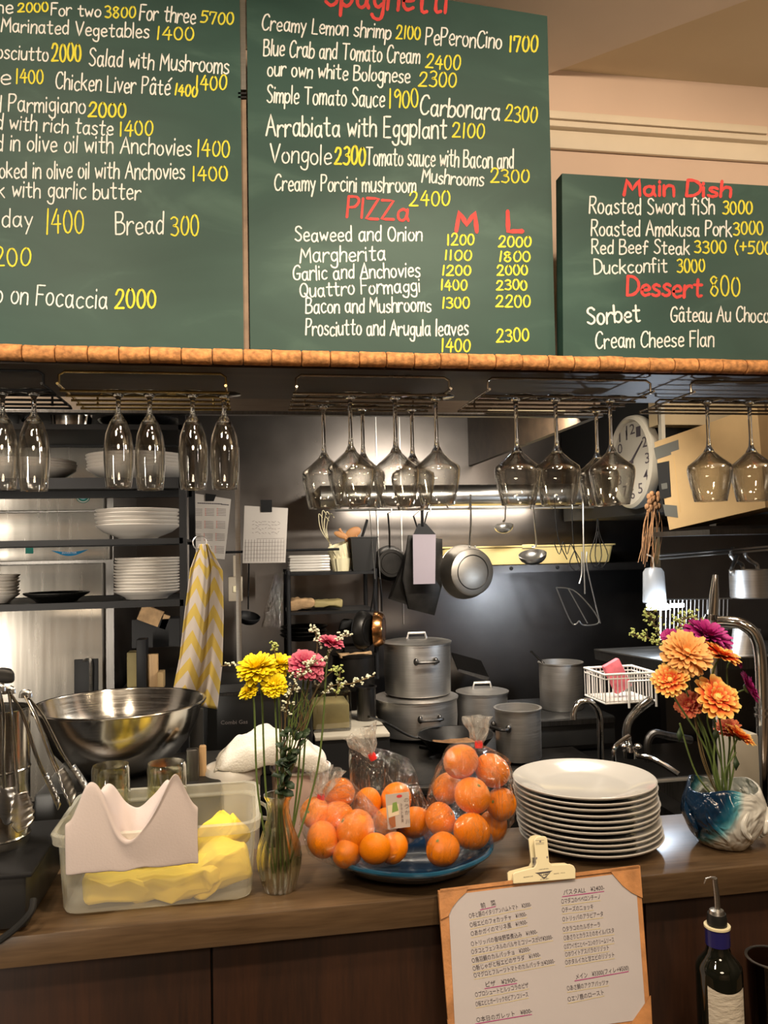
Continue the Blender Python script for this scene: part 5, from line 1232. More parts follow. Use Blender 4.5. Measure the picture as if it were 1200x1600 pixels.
# lower pipe shelf with the yellow tray
ylw = 2.95
zl2 = P(820, 882, ylw).z
x0, x1 = P(592, 884, ylw).x, P(1045, 884, ylw).x
t = thing('lower_wall_shelf', 'dark steel wall shelf under the yellow tray', 'shelf', ((x0 + x1) / 2, 3.04, zl2 - .03))
MB().box(((x0 + x1) / 2, (ylw + YWALL) / 2, zl2 - .006), (x1 - x0, YWALL - ylw - .006, .006)).build('shelf_board', 'steel_dark', t)
MB().box(((x0 + x1) / 2, ylw, zl2 - .016), (x1 - x0, .006, .028)).build('front_lip', 'steel_wall', t)
for i in range(5):
    MB().lathe([(0, 0), (.008, 0), (.006, .006), (0, .007)], 12, Matrix.Translation((x0 + (x1 - x0) * (.28 + .16 * i), ylw - .003, zl2 - .014)) @ Matrix.Rotation(PI / 2, 4, 'X')).build('bolt', 'iron', t)
a, c = P(690, 876, 2.97), P(960, 872, 2.97)
hy = P(820, 852, 2.97).z - zl2
t = thing('yellow_tray', 'long pale yellow plastic tray lying on the lower wall shelf', 'tray', ((a.x + c.x) / 2, 3.03, zl2))
b = MB(); rings = []
for e, z in ((.012, .001), (0, hy - .006), (-.008, hy - .006), (-.008, hy), (.004, hy), (.014, .004)):
    rings.append([b.bm.verts.new((x, y, zl2 + z)) for x, y in rrect(a.x + e, 2.965 + e, c.x - e, 3.11 - e, .02)])
b.bm.faces.new(rings[0][::-1]); b.bm.faces.new(rings[-1])
for A_, B2 in zip(rings, rings[1:]):
    for i in range(len(A_)): b.bm.faces.new((A_[i], A_[(i + 1) % len(A_)], B2[(i + 1) % len(A_)], B2[i]))
b.build('body', 'yellow_plastic', t)
x = P(826, 856, 2.955).x; MB().box((x, 2.957, zl2 + hy - .004), (.05, .006, .014), bev=.002).build('handle_tab', 'yellow_plastic', t)

# ------------------------------------------------------------------ hanging utensils
def hook(pt, b, ytop=None):
    """wire hook from the rail down to a hole at pt"""
    top = V((pt.x, yrl, zrail))
    b.tube([top + V((0, .008, -.004)), top + V((0, .006, .006)), top + V((0, -.006, .006)), top + V((0, -.007, -.006)), V((pt.x, pt.y, pt.z))], .0015, 6)
def mk_frying(name, lab, hole, centre, rpx, m, Y, tilt=0.0, depth=.04, face='bottom', mh=None, rivets=True):
    c = P(*centre, Y); r = rpx * S(*centre, Y); h = P(*hole, Y)
    t = thing(name, lab, 'pan', V((c.x, c.y, c.z - r)))
    sgn = 1 if face == 'bottom' else -1
    rot = Matrix.Translation(c) @ Matrix.Rotation(tilt, 4, 'Z') @ Matrix.Rotation(-PI / 2 * sgn, 4, 'X')
    # local +z points away from the camera when the bottom faces us
    MB().lathe([(0, 0), (r * .80, 0), (r * .86, .004), (r * .97, depth * .6), (r, depth), (r + .002, depth + .001), (r - .003, depth), (r * .84, .007), (0, .006)], 56, rot).build('body', m, t)
    MB().lathe([(r * .60, -.0008), (r * .62, -.0016), (r * .64, -.0008)], 48, rot).build('base_ring', 'pan_black', t)
    d = (h - c).normalized(); e = c + d * r * .98 + V((0, depth * .5 * sgn, 0))
    MB().tube(smooth3([e, e + d * .018 + V((0, -.004, 0)), e + (h - e) * .5 + V((0, -.012, 0)), h], 6), .0075, 10, sq=(1.0, .42)).build('handle', mh or m, t)
    b = MB(); hook(h, b); b.build('hook', 'steel', t)
    if rivets:
        pr = c + d * r * .93
        MB().ell(pr + V((-.01, -.004, 0)), (.004, .003, .004), 10, 8).ell(pr + V((.01, -.004, 0)), (.004, .003, .004), 10, 8).build('rivets', 'steel', t)
    return t
mk_frying('saucepan', 'steel saucepan hanging bottom outward from the utensil rail', (735, 772), (739, 894), 43, 'steel_worn', 2.80, .22, .07, mh='steel')
def ladle(lab, hole, neck, bowl, rpx, Y, m='steel', side=-1, name='ladle'):
    h, n_, c = P(*hole, Y), P(*neck, Y), P(*bowl, Y); r = rpx * S(*bowl, Y)
    t = thing(name, lab, 'ladle', c - V((0, 0, r)), 'ladles on the rail')
    MB().tube(smooth3([h, h + (n_ - h) * .5, n_, c + V((0, .006, r * .55))], 5), .006, 8, sq=(1, .4)).build('handle', m, t)
    rot = Matrix.Translation(c) @ Matrix.Rotation(R(12 * side), 4, 'Y') @ Matrix.Rotation(R(18), 4, 'X')
    b = MB().lathe([(0, -r * .72)] + [(r * math.sin(a), -r * .72 * math.cos(a)) for a in [k * PI / 16 for k in range(1, 9)]] + [(r * .96, .001)] + [(r * .94 * math.sin(a), -r * .66 * math.cos(a)) for a in [k * PI / 16 for k in range(7, 0, -1)]] + [(0, -r * .66)], 32, rot)
    b.build('bowl', m, t)
    b = MB(); hook(h, b); b.build('hook', 'steel', t); return t
ladle('small steel ladle with a pouring lip hanging right of the saucepan', (790, 776), (789, 812), (787, 822), 15, 2.83)
ladle('larger dark ladle hanging in front of the yellow tray', (832, 776), (838, 850), (832, 866), 22, 2.80, 'steel')
# spatula with a lilac card in front, dark pans behind
t = thing('wide_turner', 'wide steel turner with a lilac blade hanging beside the saucepan', 'turner', P(662, 912, 2.79))
MB().prism([P(645, 835, 2.79), P(681, 835, 2.79), P(680, 912, 2.79), P(646, 913, 2.79)], (0, .002, 0)).build('blade', 'lilac', t)
MB().prism([P(654, 818, 2.79), P(666, 818, 2.79), P(681, 835, 2.79), P(646, 835, 2.79)], (0, .004, 0)).build('neck', 'iron', t)
MB().tube([P(660, 822, 2.792), P(659, 775, 2.80)], .010, 10, sq=(1, .5)).build('handle', 'iron', t)
b = MB(); hook(P(659, 777, 2.80), b); b.build('hook', 'steel', t)
def flatpan(lab, poly, hole, Y, m='pan_black', th=.035):
    pts = [P(x, y, Y) for x, y in poly]
    t = thing('baking_pan', lab, 'pan', V((sum(p.x for p in pts) / len(pts), Y, min(p.z for p in pts))), 'dark pans on the rail')
    c = sum(pts, V()) / len(pts)
    b = MB(); inner = [c + (p - c) * .86 + V((0, .004, 0)) for p in pts]; outb = [p + V((0, th, 0)) for p in pts]
    n_ = len(pts); v1 = [b.bm.verts.new(p) for p in inner]; v2 = [b.bm.verts.new(p + V((0, .010, 0))) for p in pts]; v3 = [b.bm.verts.new(p) for p in outb]; v4 = [b.bm.verts.new(c + (p - c) * .97) for p in outb]
    b.bm.faces.new(v1)
    for A_, B2 in ((v1, v2), (v2, v3), (v3, v4)):
        for i in range(n_): b.bm.faces.new((A_[i], A_[(i + 1) % n_], B2[(i + 1) % n_], B2[i]))
    b.bm.faces.new(v4); b.build('body', m, t)
    h = P(*hole, Y); q = MB(); q.tube([c + V((0, .004, 0)), h], .006, 8, sq=(1, .4)); q.build('handle', 'iron', t)
    q = MB(); hook(h, q); q.build('hook', 'steel', t)
flatpan('dark square pan hanging half behind the wide turner', [(640, 836), (692, 842), (694, 905), (680, 962), (640, 952), (630, 905)], (660, 800), 2.84)
flatpan('long dark tilted pan hanging left of the wide turner', [(640, 850), (668, 862), (652, 950), (608, 936)], (668, 800), 2.88)
mk_frying('small_pan', 'small round dark pan hanging at the left of the utensil rail', (606, 802), (612, 880), 27, 'pan_black', 2.90, .1, .03, rivets=False)
mk_frying('small_pan', 'round dark frying pan half hidden behind the small one at the left of the rail', (646, 806), (668, 880), 26, 'pan_black', 2.93, .1, .03, rivets=False)
# thin wire utensils at the right of the rail
def wire_tool(name, lab, paths, hole, Y, m='steel', r=.0018):
    t = thing(name, lab, 'utensil', P(hole[0], max(y for pth in paths for _, y in pth), Y), 'wire utensils on the rail')
    h = P(*hole, Y); b = MB()
    for pth in paths: b.tube(smooth3([P(x, y, Y) for x, y in pth], 4), r, 6)
    b.build('wire_body', m, t); q = MB(); hook(h, q); q.build('hook', 'steel', t)
wire_tool('masher', 'wire masher with a zigzag foot hanging in front of the yellow tray', [[(866, 778), (872, 840), (886, 874)], [(865, 846), (874, 866), (880, 846), (886, 866), (892, 850), (902, 872)]], (866, 778), 2.80, 'iron')
wire_tool('roasting_fork', 'long two-pronged fork hanging near the right of the rail', [[(911, 778), (912, 862), (914, 928)], [(909, 862), (909, 895), (905, 912)], [(917, 862), (918, 890), (938, 974)]], (911, 778), 2.80, 'steel', .003)
wire_tool('whisk', 'balloon whisk hanging at the right end of the rail', [[(934, 778), (932, 830), (922, 868), (930, 886), (940, 868), (934, 830)], [(934, 778), (936, 830), (950, 868), (938, 888), (930, 868), (934, 830)], [(926, 886), (944, 888)]], (934, 778), 2.81, 'iron')
wire_tool('skimmer', 'thin wire skimmer hanging left of the long fork', [[(893, 778), (896, 850), (906, 886)], [(898, 860), (890, 880), (900, 892), (908, 880), (898, 860)]], (893, 778), 2.83, 'iron')
t = thing('wire_rest', 'bent bright wire rest hooked on the end of the long fork', 'wire rest', P(905, 980, 2.80))
MB().tube(smooth3([P(869, 918, 2.82), P(893, 973, 2.81), P(905, 970, 2.80)], 5) + smooth3([P(905, 970, 2.80), P(913, 977, 2.80), P(936, 972, 2.80), P(920, 945, 2.82), P(895, 922, 2.83), P(869, 918, 2.82)], 5), .0026, 6).tube([P(888, 920, 2.82), P(918, 974, 2.80)], .0024, 6).build('frame', 'steel', t)

# ================================================================== RANGE AND POTS
ZR = 0.94
YR0, YR1 = 2.22, 3.12
xa, xb = P(330, 1150, YR0).x, P(960, 1200, YR0).x
t = thing('gas_range', 'long black gas range with a steel front edge behind the bar', 'range', ((xa + xb) / 2, 2.67, 0))
MB().box(((xa + xb) / 2, (YR0 + YR1) / 2 + .01, .46), (xb - xa, YR1 - YR0 - .02, .92)).build('body', 'black', t)
MB().box(((xa + xb) / 2, (YR0 + YR1) / 2, .930), (xb - xa, YR1 - YR0, .02), bev=.004).build('top_plate', 'pan_black', t)
MB().box(((P(640, 1200, YR0).x + xb) / 2, YR0 - .008, .928), (xb - P(640, 1200, YR0).x, .02, .022), bev=.003).build('front_edge', 'steel_dark', t)
for px, Y in ((655, 2.80), (700, 2.55), (755, 2.82), (810, 2.40)):
    c = P(px, 1140, Y); b = MB()
    for k in range(4):
        a = PI / 4 + k * PI / 2; b.box((c.x + .06 * math.cos(a), Y + .06 * math.sin(a), ZR + .004), (.10, .010, .008), rz=a)
    b.lathe([(.035, 0), (.05, 0), (.05, .006), (.035, .006)], 24, c=(c.x, Y, ZR + .0005)); b.build('burner_grate', 'iron', t)
# cream tiled ledge left of the burners
a_, c_ = P(492, 1140, 2.42), P(606, 1140, 2.45)
zt2 = P(560, 1150, 2.40).z
t = thing('tile_ledge', 'low cream tiled ledge on the range left of the frying pan', 'ledge', ((a_.x + c_.x) / 2, 2.6, ZR + .001))
MB().box(((a_.x + c_.x) / 2, 2.6, (ZR + .001 + zt2 - .012) / 2), (c_.x - a_.x, .36, zt2 - .013 - ZR)).build('base', 'black', t)
MB().box(((a_.x + c_.x) / 2, 2.6, zt2 - .006), (c_.x - a_.x, .37, .012), bev=.002).build('tile_top', 'beige_tile', t)
def potgeo(name, lab, base_px, Y, wpx, hpx, m='steel_pot', z=None, lid=None, ears=True, handle=None, toppx=None, cat='pot', earpx=None, bulge=0.0, shut=False):
    c = P(*base_px, Y); k = S(*base_px, Y); r = wpx / 2 * k; z = c.z if z is None else z
    h = hpx * k; t = thing(name, lab, cat, (c.x, Y, z))
    MB().lathe([(0, 0), (r * .95, 0), (r * .985, .004), (r * (1 + bulge), h * .5), (r, h), (r + .004, h + .001), (r + .004, h + .004), (r - .003, h + .004), (r - .003, .005), (0, .005)], 56, c=(c.x, Y, z)).build('body', m, t)
    if lid == 'flat':
        lo = MB().lathe([(0, h + .012), (r * .5, h + .011), (r * .92, h + .006), (r + .005, h + .004), (r + .006, h + .008), (r * .9, h + .012), (r * .5, h + .018), (0, h + .019)], 56, c=(c.x, Y, z)).build('lid', m, t)
        p = V((c.x, Y, z + h + .018))
        if not shut: MB().tube([p + V((-.035, 0, 0)), p + V((-.03, 0, .02)), p + V((.03, 0, .02)), p + V((.035, 0, 0))], .005, 8).build('lid_handle', m, lo)
    if ears:
        for sx, yy in ears if isinstance(ears, list) else ((.25, -1),):
            a = math.asin(max(-1, min(1, sx))); ex, ey = math.sin(a), -math.cos(a)
            zz = z + h * (.80 if earpx is None else earpx)
            ctr = V((c.x + ex * r, Y + ey * r, zz)); tx = V((-ey, ex, 0)); out_ = V((ex, ey, 0))
            q = MB().tube(smooth3([ctr + tx * -.035 - out_ * .002, ctr + tx * -.034 + out_ * .022, ctr + tx * .034 + out_ * .022, ctr + tx * .035 - out_ * .002], 5), .0055, 8)
            for s_ in (-1, 1): q.ell(ctr + tx * .035 * s_, (.009, .009, .013), 10, 8)
            q.build('ear_handle', 'steel_dark' if m == 'steel_pot' else m, t)
    if handle is not None:
        e = V((c.x, Y, z + h * .8)); hx = P(*handle, Y + .06); d = (hx - e); d.z = 0; d.normalize()
        MB().tube(smooth3([e + d * r * .98, e + d * (r + .03) + V((0, 0, .006)), hx], 5), .008, 8, sq=(1, .5)).build('long_handle', 'steel', t)
    return t
b2 = PZ(651, 1137, ZR + .009)
potgeo('casserole_pot', 'wide low aluminium pot under the tall lidded stock pot', (651, 1137), 2.82, 127, 52, z=ZR + .009, ears=[(.12, -1)], bulge=.01, earpx=.62, lid='flat', shut=True)
zp2 = ZR + .009 + 52 * S(651, 1137, 2.82) + .020
p1 = P(653, 1083, 2.82)
potgeo('stock_pot', 'tall lidded aluminium stock pot stacked on the wide low pot', (653, 1083), 2.82, 104, 76, z=max(p1.z, zp2), lid='flat', ears=[(.05, -1)], earpx=.72)
potgeo('stew_pot', 'lidded aluminium pot with a loop handle right of the stacked pots', (755, 1142), 2.86, 78, 50, z=ZR + .009, lid='flat', ears=False)
# frying pan
c = P(712, 1143, 2.56); r = 60 * S(712, 1143, 2.56)
t = thing('frying_pan', 'black iron frying pan on the burner in front of the stacked pots', 'pan', (c.x, 2.56, ZR + .012))
MB().lathe([(0, 0), (r * .72, 0), (r, .042), (r + .002, .043), (r - .003, .042), (r * .70, .004), (0, .004)], 48, c=(c.x, 2.56, ZR + .012)).build('body', 'pan_black', t)
e = V((c.x - r * .96, 2.56, ZR + .05)); MB().tube(smooth3([e, e + V((-.04, -.01, .012)), P(600, 1128, 2.52), P(576, 1120, 2.50)], 5), .009, 8, sq=(1, .45)).build('handle', 'steel_dark', t)
t2 = P(702, 1146, 2.56)
lump('minced_food', V((c.x - .01, 2.55, ZR + .028)), (.13, .07, .014), .1, 'brown cooked mince lying in the black frying pan', 'dried', 11, 'food')
potgeo('sauce_pot', 'deep steel pot with a side handle at the front of the range', (811, 1186), 2.40, 71, 76, 'steel_pot', z=ZR + .009, ears=[(-.92, -1)], earpx=.68)
t = thing('range_box', 'raised black burner box at the right end of the range', 'burner box', (P(905, 1150, 2.62).x, 2.62, ZR + .001))
zb3 = P(905, 1117, 2.56).z
xa2, xb2 = P(843, 1150, 2.5).x, P(966, 1150, 2.5).x
MB().box(((xa2 + xb2) / 2, 2.70, (zb3 + ZR + .001) / 2), (xb2 - xa2, .36, zb3 - ZR - .001), bev=.004).build('body', 'black', t)
MB().box(((xa2 + xb2) / 2, 2.515, zb3 - .012), (xb2 - xa2 - .01, .01, .016)).build('front_strip', 'steel_dark', t)
potgeo('sauce_pot', 'deep steel pot with a spoon handle sticking out, standing on the raised burner box', (878, 1112), 2.68, 67, 70, 'steel_pot', z=zb3 + .0008, ears=False)
sp0 = P(872, 1050, 2.68)
t = thing('cooking_spoon', 'steel spoon leaning in the pot on the raised burner box', 'spoon', V((sp0.x, sp0.y, zb3 + .01)))
MB().tube([P(830, 1018, 2.66), P(849, 1036, 2.67), P(868, 1060, 2.68), V((P(880, 1090, 2.68).x, 2.69, zb3 + .02))], [.008, .007, .005, .004], 8, sq=(1, .5)).build('handle', 'steel_dark', t)
t = thing('flat_lid', 'steel pan lid lying against the wall behind the stew pot', 'lid', P(745, 1070, 3.0))
MB().prism([P(716, 1045, 2.98), P(764, 1058, 2.98), P(762, 1064, 2.98), P(716, 1049, 2.98)], (0, .10, .05)).build('lid', 'steel_dark', t)
# left part of the range: boxes, jars, bread
t = thing('black_oven', 'black tabletop oven under the hanging chevron towel', 'oven', P(420, 1150, 2.50))
a_, c_ = P(322, 1110, 2.42), P(488, 1110, 2.42); zo = P(400, 1066, 2.42).z
MB().box(((a_.x + c_.x) / 2, 2.62, (ZR + .001 + zo) / 2), (c_.x - a_.x, .40, zo - ZR - .001), bev=.006).build('body', 'black', t)
MB().box(((a_.x + c_.x) / 2, 2.415, zo - .03), (c_.x - a_.x - .01, .012, .008)).build('trim_line', 'steel_dark', t)
fo = lambda u, h: P(345 + 42 * u, 1132 - 1.5 * u, 2.416) + V((0, 0, h * .016))
o = lettering([cjk('Combi Gas', fo, 'x', 'pencil', t)], 'front_print', 'pencil', t)
t = thing('storage_box', 'clear plastic box of khaki food on the range beside the pink flowers', 'box', P(520, 1138, 2.52))
a_, c_ = P(486, 1100, 2.46), P(550, 1100, 2.46); zk0 = zt2 + .0015; zk = P(520, 1080, 2.46).z
MB().box(((a_.x + c_.x) / 2, 2.55, (zk0 + zk) / 2), (c_.x - a_.x, .16, zk - zk0), bev=.008).build('box_body', 'glass', t)
MB().box(((a_.x + c_.x) / 2, 2.55, zk0 + (zk - zk0) * .35), (c_.x - a_.x - .012, .14, (zk - zk0) * .6), bev=.004).build('contents', 'khaki', t)
potgeo('dark_pot', 'dark pot with a folded cloth on its lid behind the pink flowers', (553, 1075), 2.78, 66, 50, 'pan_black', z=None, ears=False, lid='flat')
lump('folded_rag', P(552, 1022, 2.76), (.11, .08, .018), .1, 'folded beige rag lying on the dark pot behind the pink flowers', 'bread', 15, 'cloth')
potgeo('steel_jug', 'small square-shouldered steel can left of the stacked pots', (573, 1132), 2.62, 30, 50, 'steel_dark', z=zt2 + .001, ears=False, cat='can')
lump('oven_mitt', PZ(535, 1190, ZR) + V((0, 0, .022)), (.06, .05, .04), .2, 'brown oven mitt lying at the front of the range', 'card_edge', 17, 'oven mitt')

# ================================================================== MIDDLE WIRE RACK
YM = 2.78
def mz(py): return P(510, py, YM).z
xl, xr2 = P(451, 950, YM).x, P(587, 950, YM).x
t = thing('iron_rack', 'black iron shelf rack standing on the range against the back wall', 'rack', ((xl + xr2) / 2, YM + .13, mz(1066)))
for x in (xl, xr2):
    for y in (YM, YM + .24): MB().tube([V((x, y, mz(1064))), V((x, y, mz(890)))], .008, 10).build('post', 'iron', t)
for py in (896, 957, 1062):
    b = MB().box(((xl + xr2) / 2, YM + .12, mz(py)), (xr2 - xl, .25, .010)); b.build('shelf', 'iron', t)
def stack(pxc, py_base, wpx, n, hpx, Y, labf, grp, m='porcelain_grey', name='plate', square=False, zbase=None, deep=False):
    c = P(pxc, py_base, Y); k = S(pxc, py_base, Y); r = wpx / 2 * k; z0 = c.z if zbase is None else zbase
    if square: pr = MB().box((0, 0, .006), (2 * r, 2 * r, .010), bev=.004).build(name, m, origin=(0, 0, 0))
    else:
        prof = plate_profile(r) if not deep else plate_profile(r, .036, .004, .45)
        pr = MB().lathe(prof, 56).build(name, m, origin=(0, 0, 0))
    tag(pr, 'x', 'plate'); hh = .022 if not deep else .036
    p = (hpx * k - hh) / max(1, n - 1) if not square else hpx * k / n
    for i in range(n): inst(pr, (c.x + random.uniform(-.002, .002), c.y + random.uniform(-.002, .002), z0 + .0003 + i * max(p, .006)), labf(n - 1 - i, n), (0, 0, 0 if square else random.uniform(0, 6)), group=grp)
def posn(where):
    def f(i, n):
        if n == 1: return 'plate ' + where
        return ('top plate' if i == 0 else 'bottom plate' if i == n - 1 else ORD[i] + ' plate from the top') + ' of the stack ' + where
    return f
zsh = mz(896) + .0052
stack(482, 893, 62, 6, 25, YM + .12, posn('of square plates on the iron rack'), 'square plates on the iron rack', 'porcelain_grey', 'square_plate', True, zsh)
# fluted moulds, utensil tub and spoons
pm = P(534, 890, YM + .06); km = S(534, 890, YM + .06)
mo = tag(MB().lathe([(0, 0), (13 * km, 0), (17 * km, 20 * km), (16 * km, 20 * km), (12 * km, .003), (0, .003)], 32, rfun=lambda a, z: 1 + .05 * math.sin(14 * a)).build('fluted_cup', 'cream_plastic', origin=(0, 0, 0)), 'x', 'cup')
for i in range(4):
    inst(mo, (pm.x + .0016 * i * i - .004 * i, pm.y, zsh + .0003 + i * 7.5 * km), ['bottom fluted cream cup of the leaning pile on the iron rack', 'second fluted cream cup from the bottom of the leaning pile', 'third fluted cream cup from the bottom of the leaning pile', 'topmost tilted fluted cream cup of the leaning pile'][i], (R(-3 * i), R(6 * i), i), group='fluted cups on the iron rack')
tg = P(567, 890, YM + .05); kg = S(567, 890, YM + .05)
t = thing('utensil_tub', 'black square tub of cooking tools on top of the iron rack', 'tub', (tg.x, tg.y, zsh))
b = MB(); rings = []
for e, z in ((17, 0), (20.5, 51), (22, 51), (22, 52.5), (19.5, 52.5), (16, 2)):
    rings.append([b.bm.verts.new((tg.x + sx * e * kg, tg.y + sy * e * kg, zsh + .0003 + z * kg)) for sx, sy in ((-1, -1), (1, -1), (1, 1), (-1, 1))])
b.bm.faces.new(rings[0][::-1]); b.bm.faces.new(rings[-1])
for A_, B2 in zip(rings, rings[1:]):
    for i in range(4): b.bm.faces.new((A_[i], A_[(i + 1) % 4], B2[(i + 1) % 4], B2[i]))
b.build('body', 'black', t)
def tool(name, lab, pts, m, head=None, cat='utensil'):
    pp_ = [P(x, y, YM + .05) for x, y in pts]; pp_.append(V((tg.x + (pp_[-1].x - tg.x) * .3, tg.y, zsh + .03)))
    t = thing(name, lab, cat, pp_[-1]); MB().tube(pp_, .005, 8).build('handle', m, t)
    if head: MB().ell(P(head[0], head[1], YM + .05), (head[2] * kg, .006, head[3] * kg), 18, 12, Matrix.Rotation(R(head[4]), 4, 'Y')).build('head', m, t)
tool('wooden_spoon', 'wooden spoon with an orange-brown bowl in the black tub', [(556, 836), (560, 850)], 'spoon_wood', (552, 832, 13, 8, -25), 'spoon')
tool('spatula', 'black spatula handle leaning right in the black tub', [(574, 812), (566, 838)], 'iron')
tool('turner', 'dark wooden turner in the black tub left of the wooden spoon', [(530, 826), (545, 850)], 'spoon_wood', (533, 836, 12, 5, 20))
wt = thing('tong_bundle', 'pale whisk standing in the gap behind the fluted cups', 'whisk', (P(515, 870, YM + .1).x, YM + .1, zsh))
b = MB()
for k, (x, y) in enumerate(((498, 803), (504, 798), (510, 800), (516, 803), (508, 808))): b.tube(smooth3([P(516, 850, YM + .1), P((x + 508) / 2 - 2, (y + 850) / 2, YM + .1 + .004 * k), P(x, y, YM + .1), P(x + 6, y + 6, YM + .104)], 4), .0014, 5)
b.tube([P(516, 850, YM + .1), V((P(518, 880, YM + .1).x, YM + .1, zsh + .002))], .006, 8); b.build('whisk_wires', 'cream_plastic', wt)
zs2 = mz(957) + .0052
lump('wrapped_loaf', V((P(470, 945, YM + .08).x, YM + .08, zs2 + .024)), (.085, .09, .034), 0, 'wrapped brown loaf on the middle shelf of the iron rack', 'bread', 21, 'food')
lump('wrapped_roll', V((P(510, 945, YM + .08).x, YM + .08, zs2 + .022)), (.10, .07, .026), .1, 'cling-wrapped pale roll right of the brown loaf on the iron rack', 'khaki', 22, 'food')
lump('bottle_on_side', V((P(560, 975, YM + .02).x, YM + .02, mz(980))), (.12, .06, .035), -.2, 'dark oven gloves piled low on the iron rack', 'black_matte', 23, 'oven gloves')
stack(475, 1000, 74, 3, 22, YM + .12, posn('of steel dishes low on the iron rack'), 'steel dishes low on the iron rack', 'steel_dark', 'steel_dish', False, None)
mk_frying('copper_pan', 'copper-edged pan hanging on the right side of the iron rack', (594, 905), (600, 983), 28, 'copper', YM - .02, 1.25, .03, mh='iron', rivets=False)
mk_frying('iron_skillet', 'black skillet hanging beside the copper-edged pan', (586, 905), (577, 985), 30, 'pan_black', YM - .05, .9, .03, mh='iron', rivets=False)
ladle('black ladle hanging on the wall below the paper notes', (389, 880), (388, 940), (388, 962), 19, 2.72, 'iron', 1)
t = thing('bead_strand', 'bunch of clear bags hanging at the left side of the iron rack', 'bag', P(432, 985, YM - .02))
def bf(u, v):
    a = u * 2 * PI; return P(436 - 12 * v, 895 + 85 * v, YM - .03) + V((math.cos(a), math.sin(a) * .6, 0)) * (.012 + .022 * v + .006 * math.sin(a * 5 + v * 9))
MB().surf(bf, 24, 10).build('bag_film', 'film', t)

# ================================================================== NOTES, CALENDAR, TOWEL, SWITCH
YN = 2.62
xq = P(371, 800, YN).x
t = thing('steel_upright', 'pale steel upright between the calendar and the clipped notes', 'upright', (xq, YN + .02, zo))
MB().box((xq, YN + .02, (zo + .002 + 1.94) / 2), (.016, .02, 1.94 - zo - .002)).build('post', 'steel', t)
q = MB(); q.tube([P(352, 863, YN + .008), P(445, 860, YN + .008), P(530, 858, YN + .008)], .004, 8); q.build('cross_rail', 'iron', t)
def sheet(name, lab, quad, Y, m, clip, lines):
    c4 = [P(x, y, Y) for x, y in quad]; t = thing(name, lab, 'paper', V(((c4[0].x + c4[1].x) / 2, Y, min(p.z for p in c4))))
    MB().prism(c4, (0, .003, 0)).build('sheets', m, t, smooth=10)
    MB().prism([P(x, y, Y - .003) for x, y in clip], (0, .009, 0)).build('clip', 'iron', t)
    for nm, mm, segs, wpx in lines:
        b = MB()
        for (xa_, ya_, xb_, yb_) in segs: ribbon(b, [(xa_ + (xb_ - xa_) * i / 5, ya_ + (yb_ - ya_) * i / 5) for i in range(6)], wpx, lambda x, y, z: P(x, y, Y - .0004 - z))
        b.build(nm, mm, t, normals=False)
    return t
gr = [(401, 842, 444, 841)] + [(384 + 4.6 * i, 843, 383 + 4.6 * i, 877) for i in range(14)] + [(382, 848 + 6 * i, 444, 847 + 6 * i) for i in range(5)]
hw = [(x, y, x + random.uniform(2, 5), y + random.uniform(-2, 3)) for y in (815, 820, 826, 832) for x in range(394, 438, 5)]
sheet('note_sheets', 'clipped pack of off-white note sheets hanging on the steel wall', [(382, 790), (450, 794), (446, 879), (379, 880)], YN, 'paper_warm', [(407, 781), (425, 781), (425, 800), (408, 800)], [('grid_lines', 'pencil', gr, .5), ('hand_writing', 'pencil', hw, .6)])
b = bpy.data.objects['note_sheets']
tx, rd = [], []
for r_ in range(4):
    for c__ in range(3):
        x0_, y0_ = 302 + c__ * 18.5 - r_ * 1.0, 795 + r_ * 19.5
        for i in range(5): 
            for j in range(7): (rd if j == 0 else tx).append((x0_ + j * 2.1, y0_ + i * 2.5 + j * .1, x0_ + j * 2.1 + 1.1, y0_ + i * 2.5 + j * .1))
hd = [(309 + i * 3.2, 786 + i * .12, 311 + i * 3.2, 786.1 + i * .12) for i in range(12)] + [(346, 788, 357, 789)]
sheet('wall_calendar', 'year calendar sheet hanging beside the black shelf post', [(298, 770), (361, 780), (351, 874), (296, 868)], YN - .03, 'paper_warm', [(321, 771), (338, 773), (334, 783), (321, 783)], [('date_print', 'pencil', tx, 1.0), ('red_dates', 'red_ink', rd, 1.0), ('heading_print', 'ink', hd, 1.6)])
t = thing('wall_switch', 'beige switch box with a cable on the wall below the notes', 'switch', P(368, 938, 3.0))
c = P(368, 920, 3.05); k = S(368, 920, 3.05)
MB().box(c, (22 * k, .05, 38 * k), bev=.004).build('box', 'switch', t); MB().box(c + V((0, -.027, 0)), (7 * k, .006, 10 * k), bev=.002).build('toggle', 'cream_plastic', t)
MB().box((c.x, c.y + .01, P(368, 885, 3.05).z), (6 * k, .015, 34 * k)).build('cable_duct', 'switch', t)
# chevron towel hung from a ring on the shelf post
YT = 1.97
def tf(u, v):
    wl = [(318, 850, 8), (305, 900, 30), (298, 960, 42), (290, 1030, 54), (285, 1100, 66)]
    q = v * 4; i = min(3, int(q)); f = q - i
    cx_ = [319, 323, 319, 314, 303]; hw_ = [7, 25, 30, 33, 36]; yy = [850, 890, 960, 1030, 1100]
    f2 = f
    cxx = cx_[i] + (cx_[i + 1] - cx_[i]) * f2; hh = hw_[i] + (hw_[i + 1] - hw_[i]) * f2; y_ = yy[i] + (yy[i + 1] - yy[i]) * f2
    y_ += (u - .4) * 14 * v
    ph = math.sin(u * 11 + v * 1.5) * .012 * (.4 + v) + math.sin(u * 23) * .003
    return P(cxx + (u - .5) * 2 * hh, y_, YT + ph - .015 * math.sin(u * PI))
tw = thing('chevron_towel', 'yellow and white chevron kitchen towel hanging from the black shelf post', 'towel', P(305, 1100, YT))
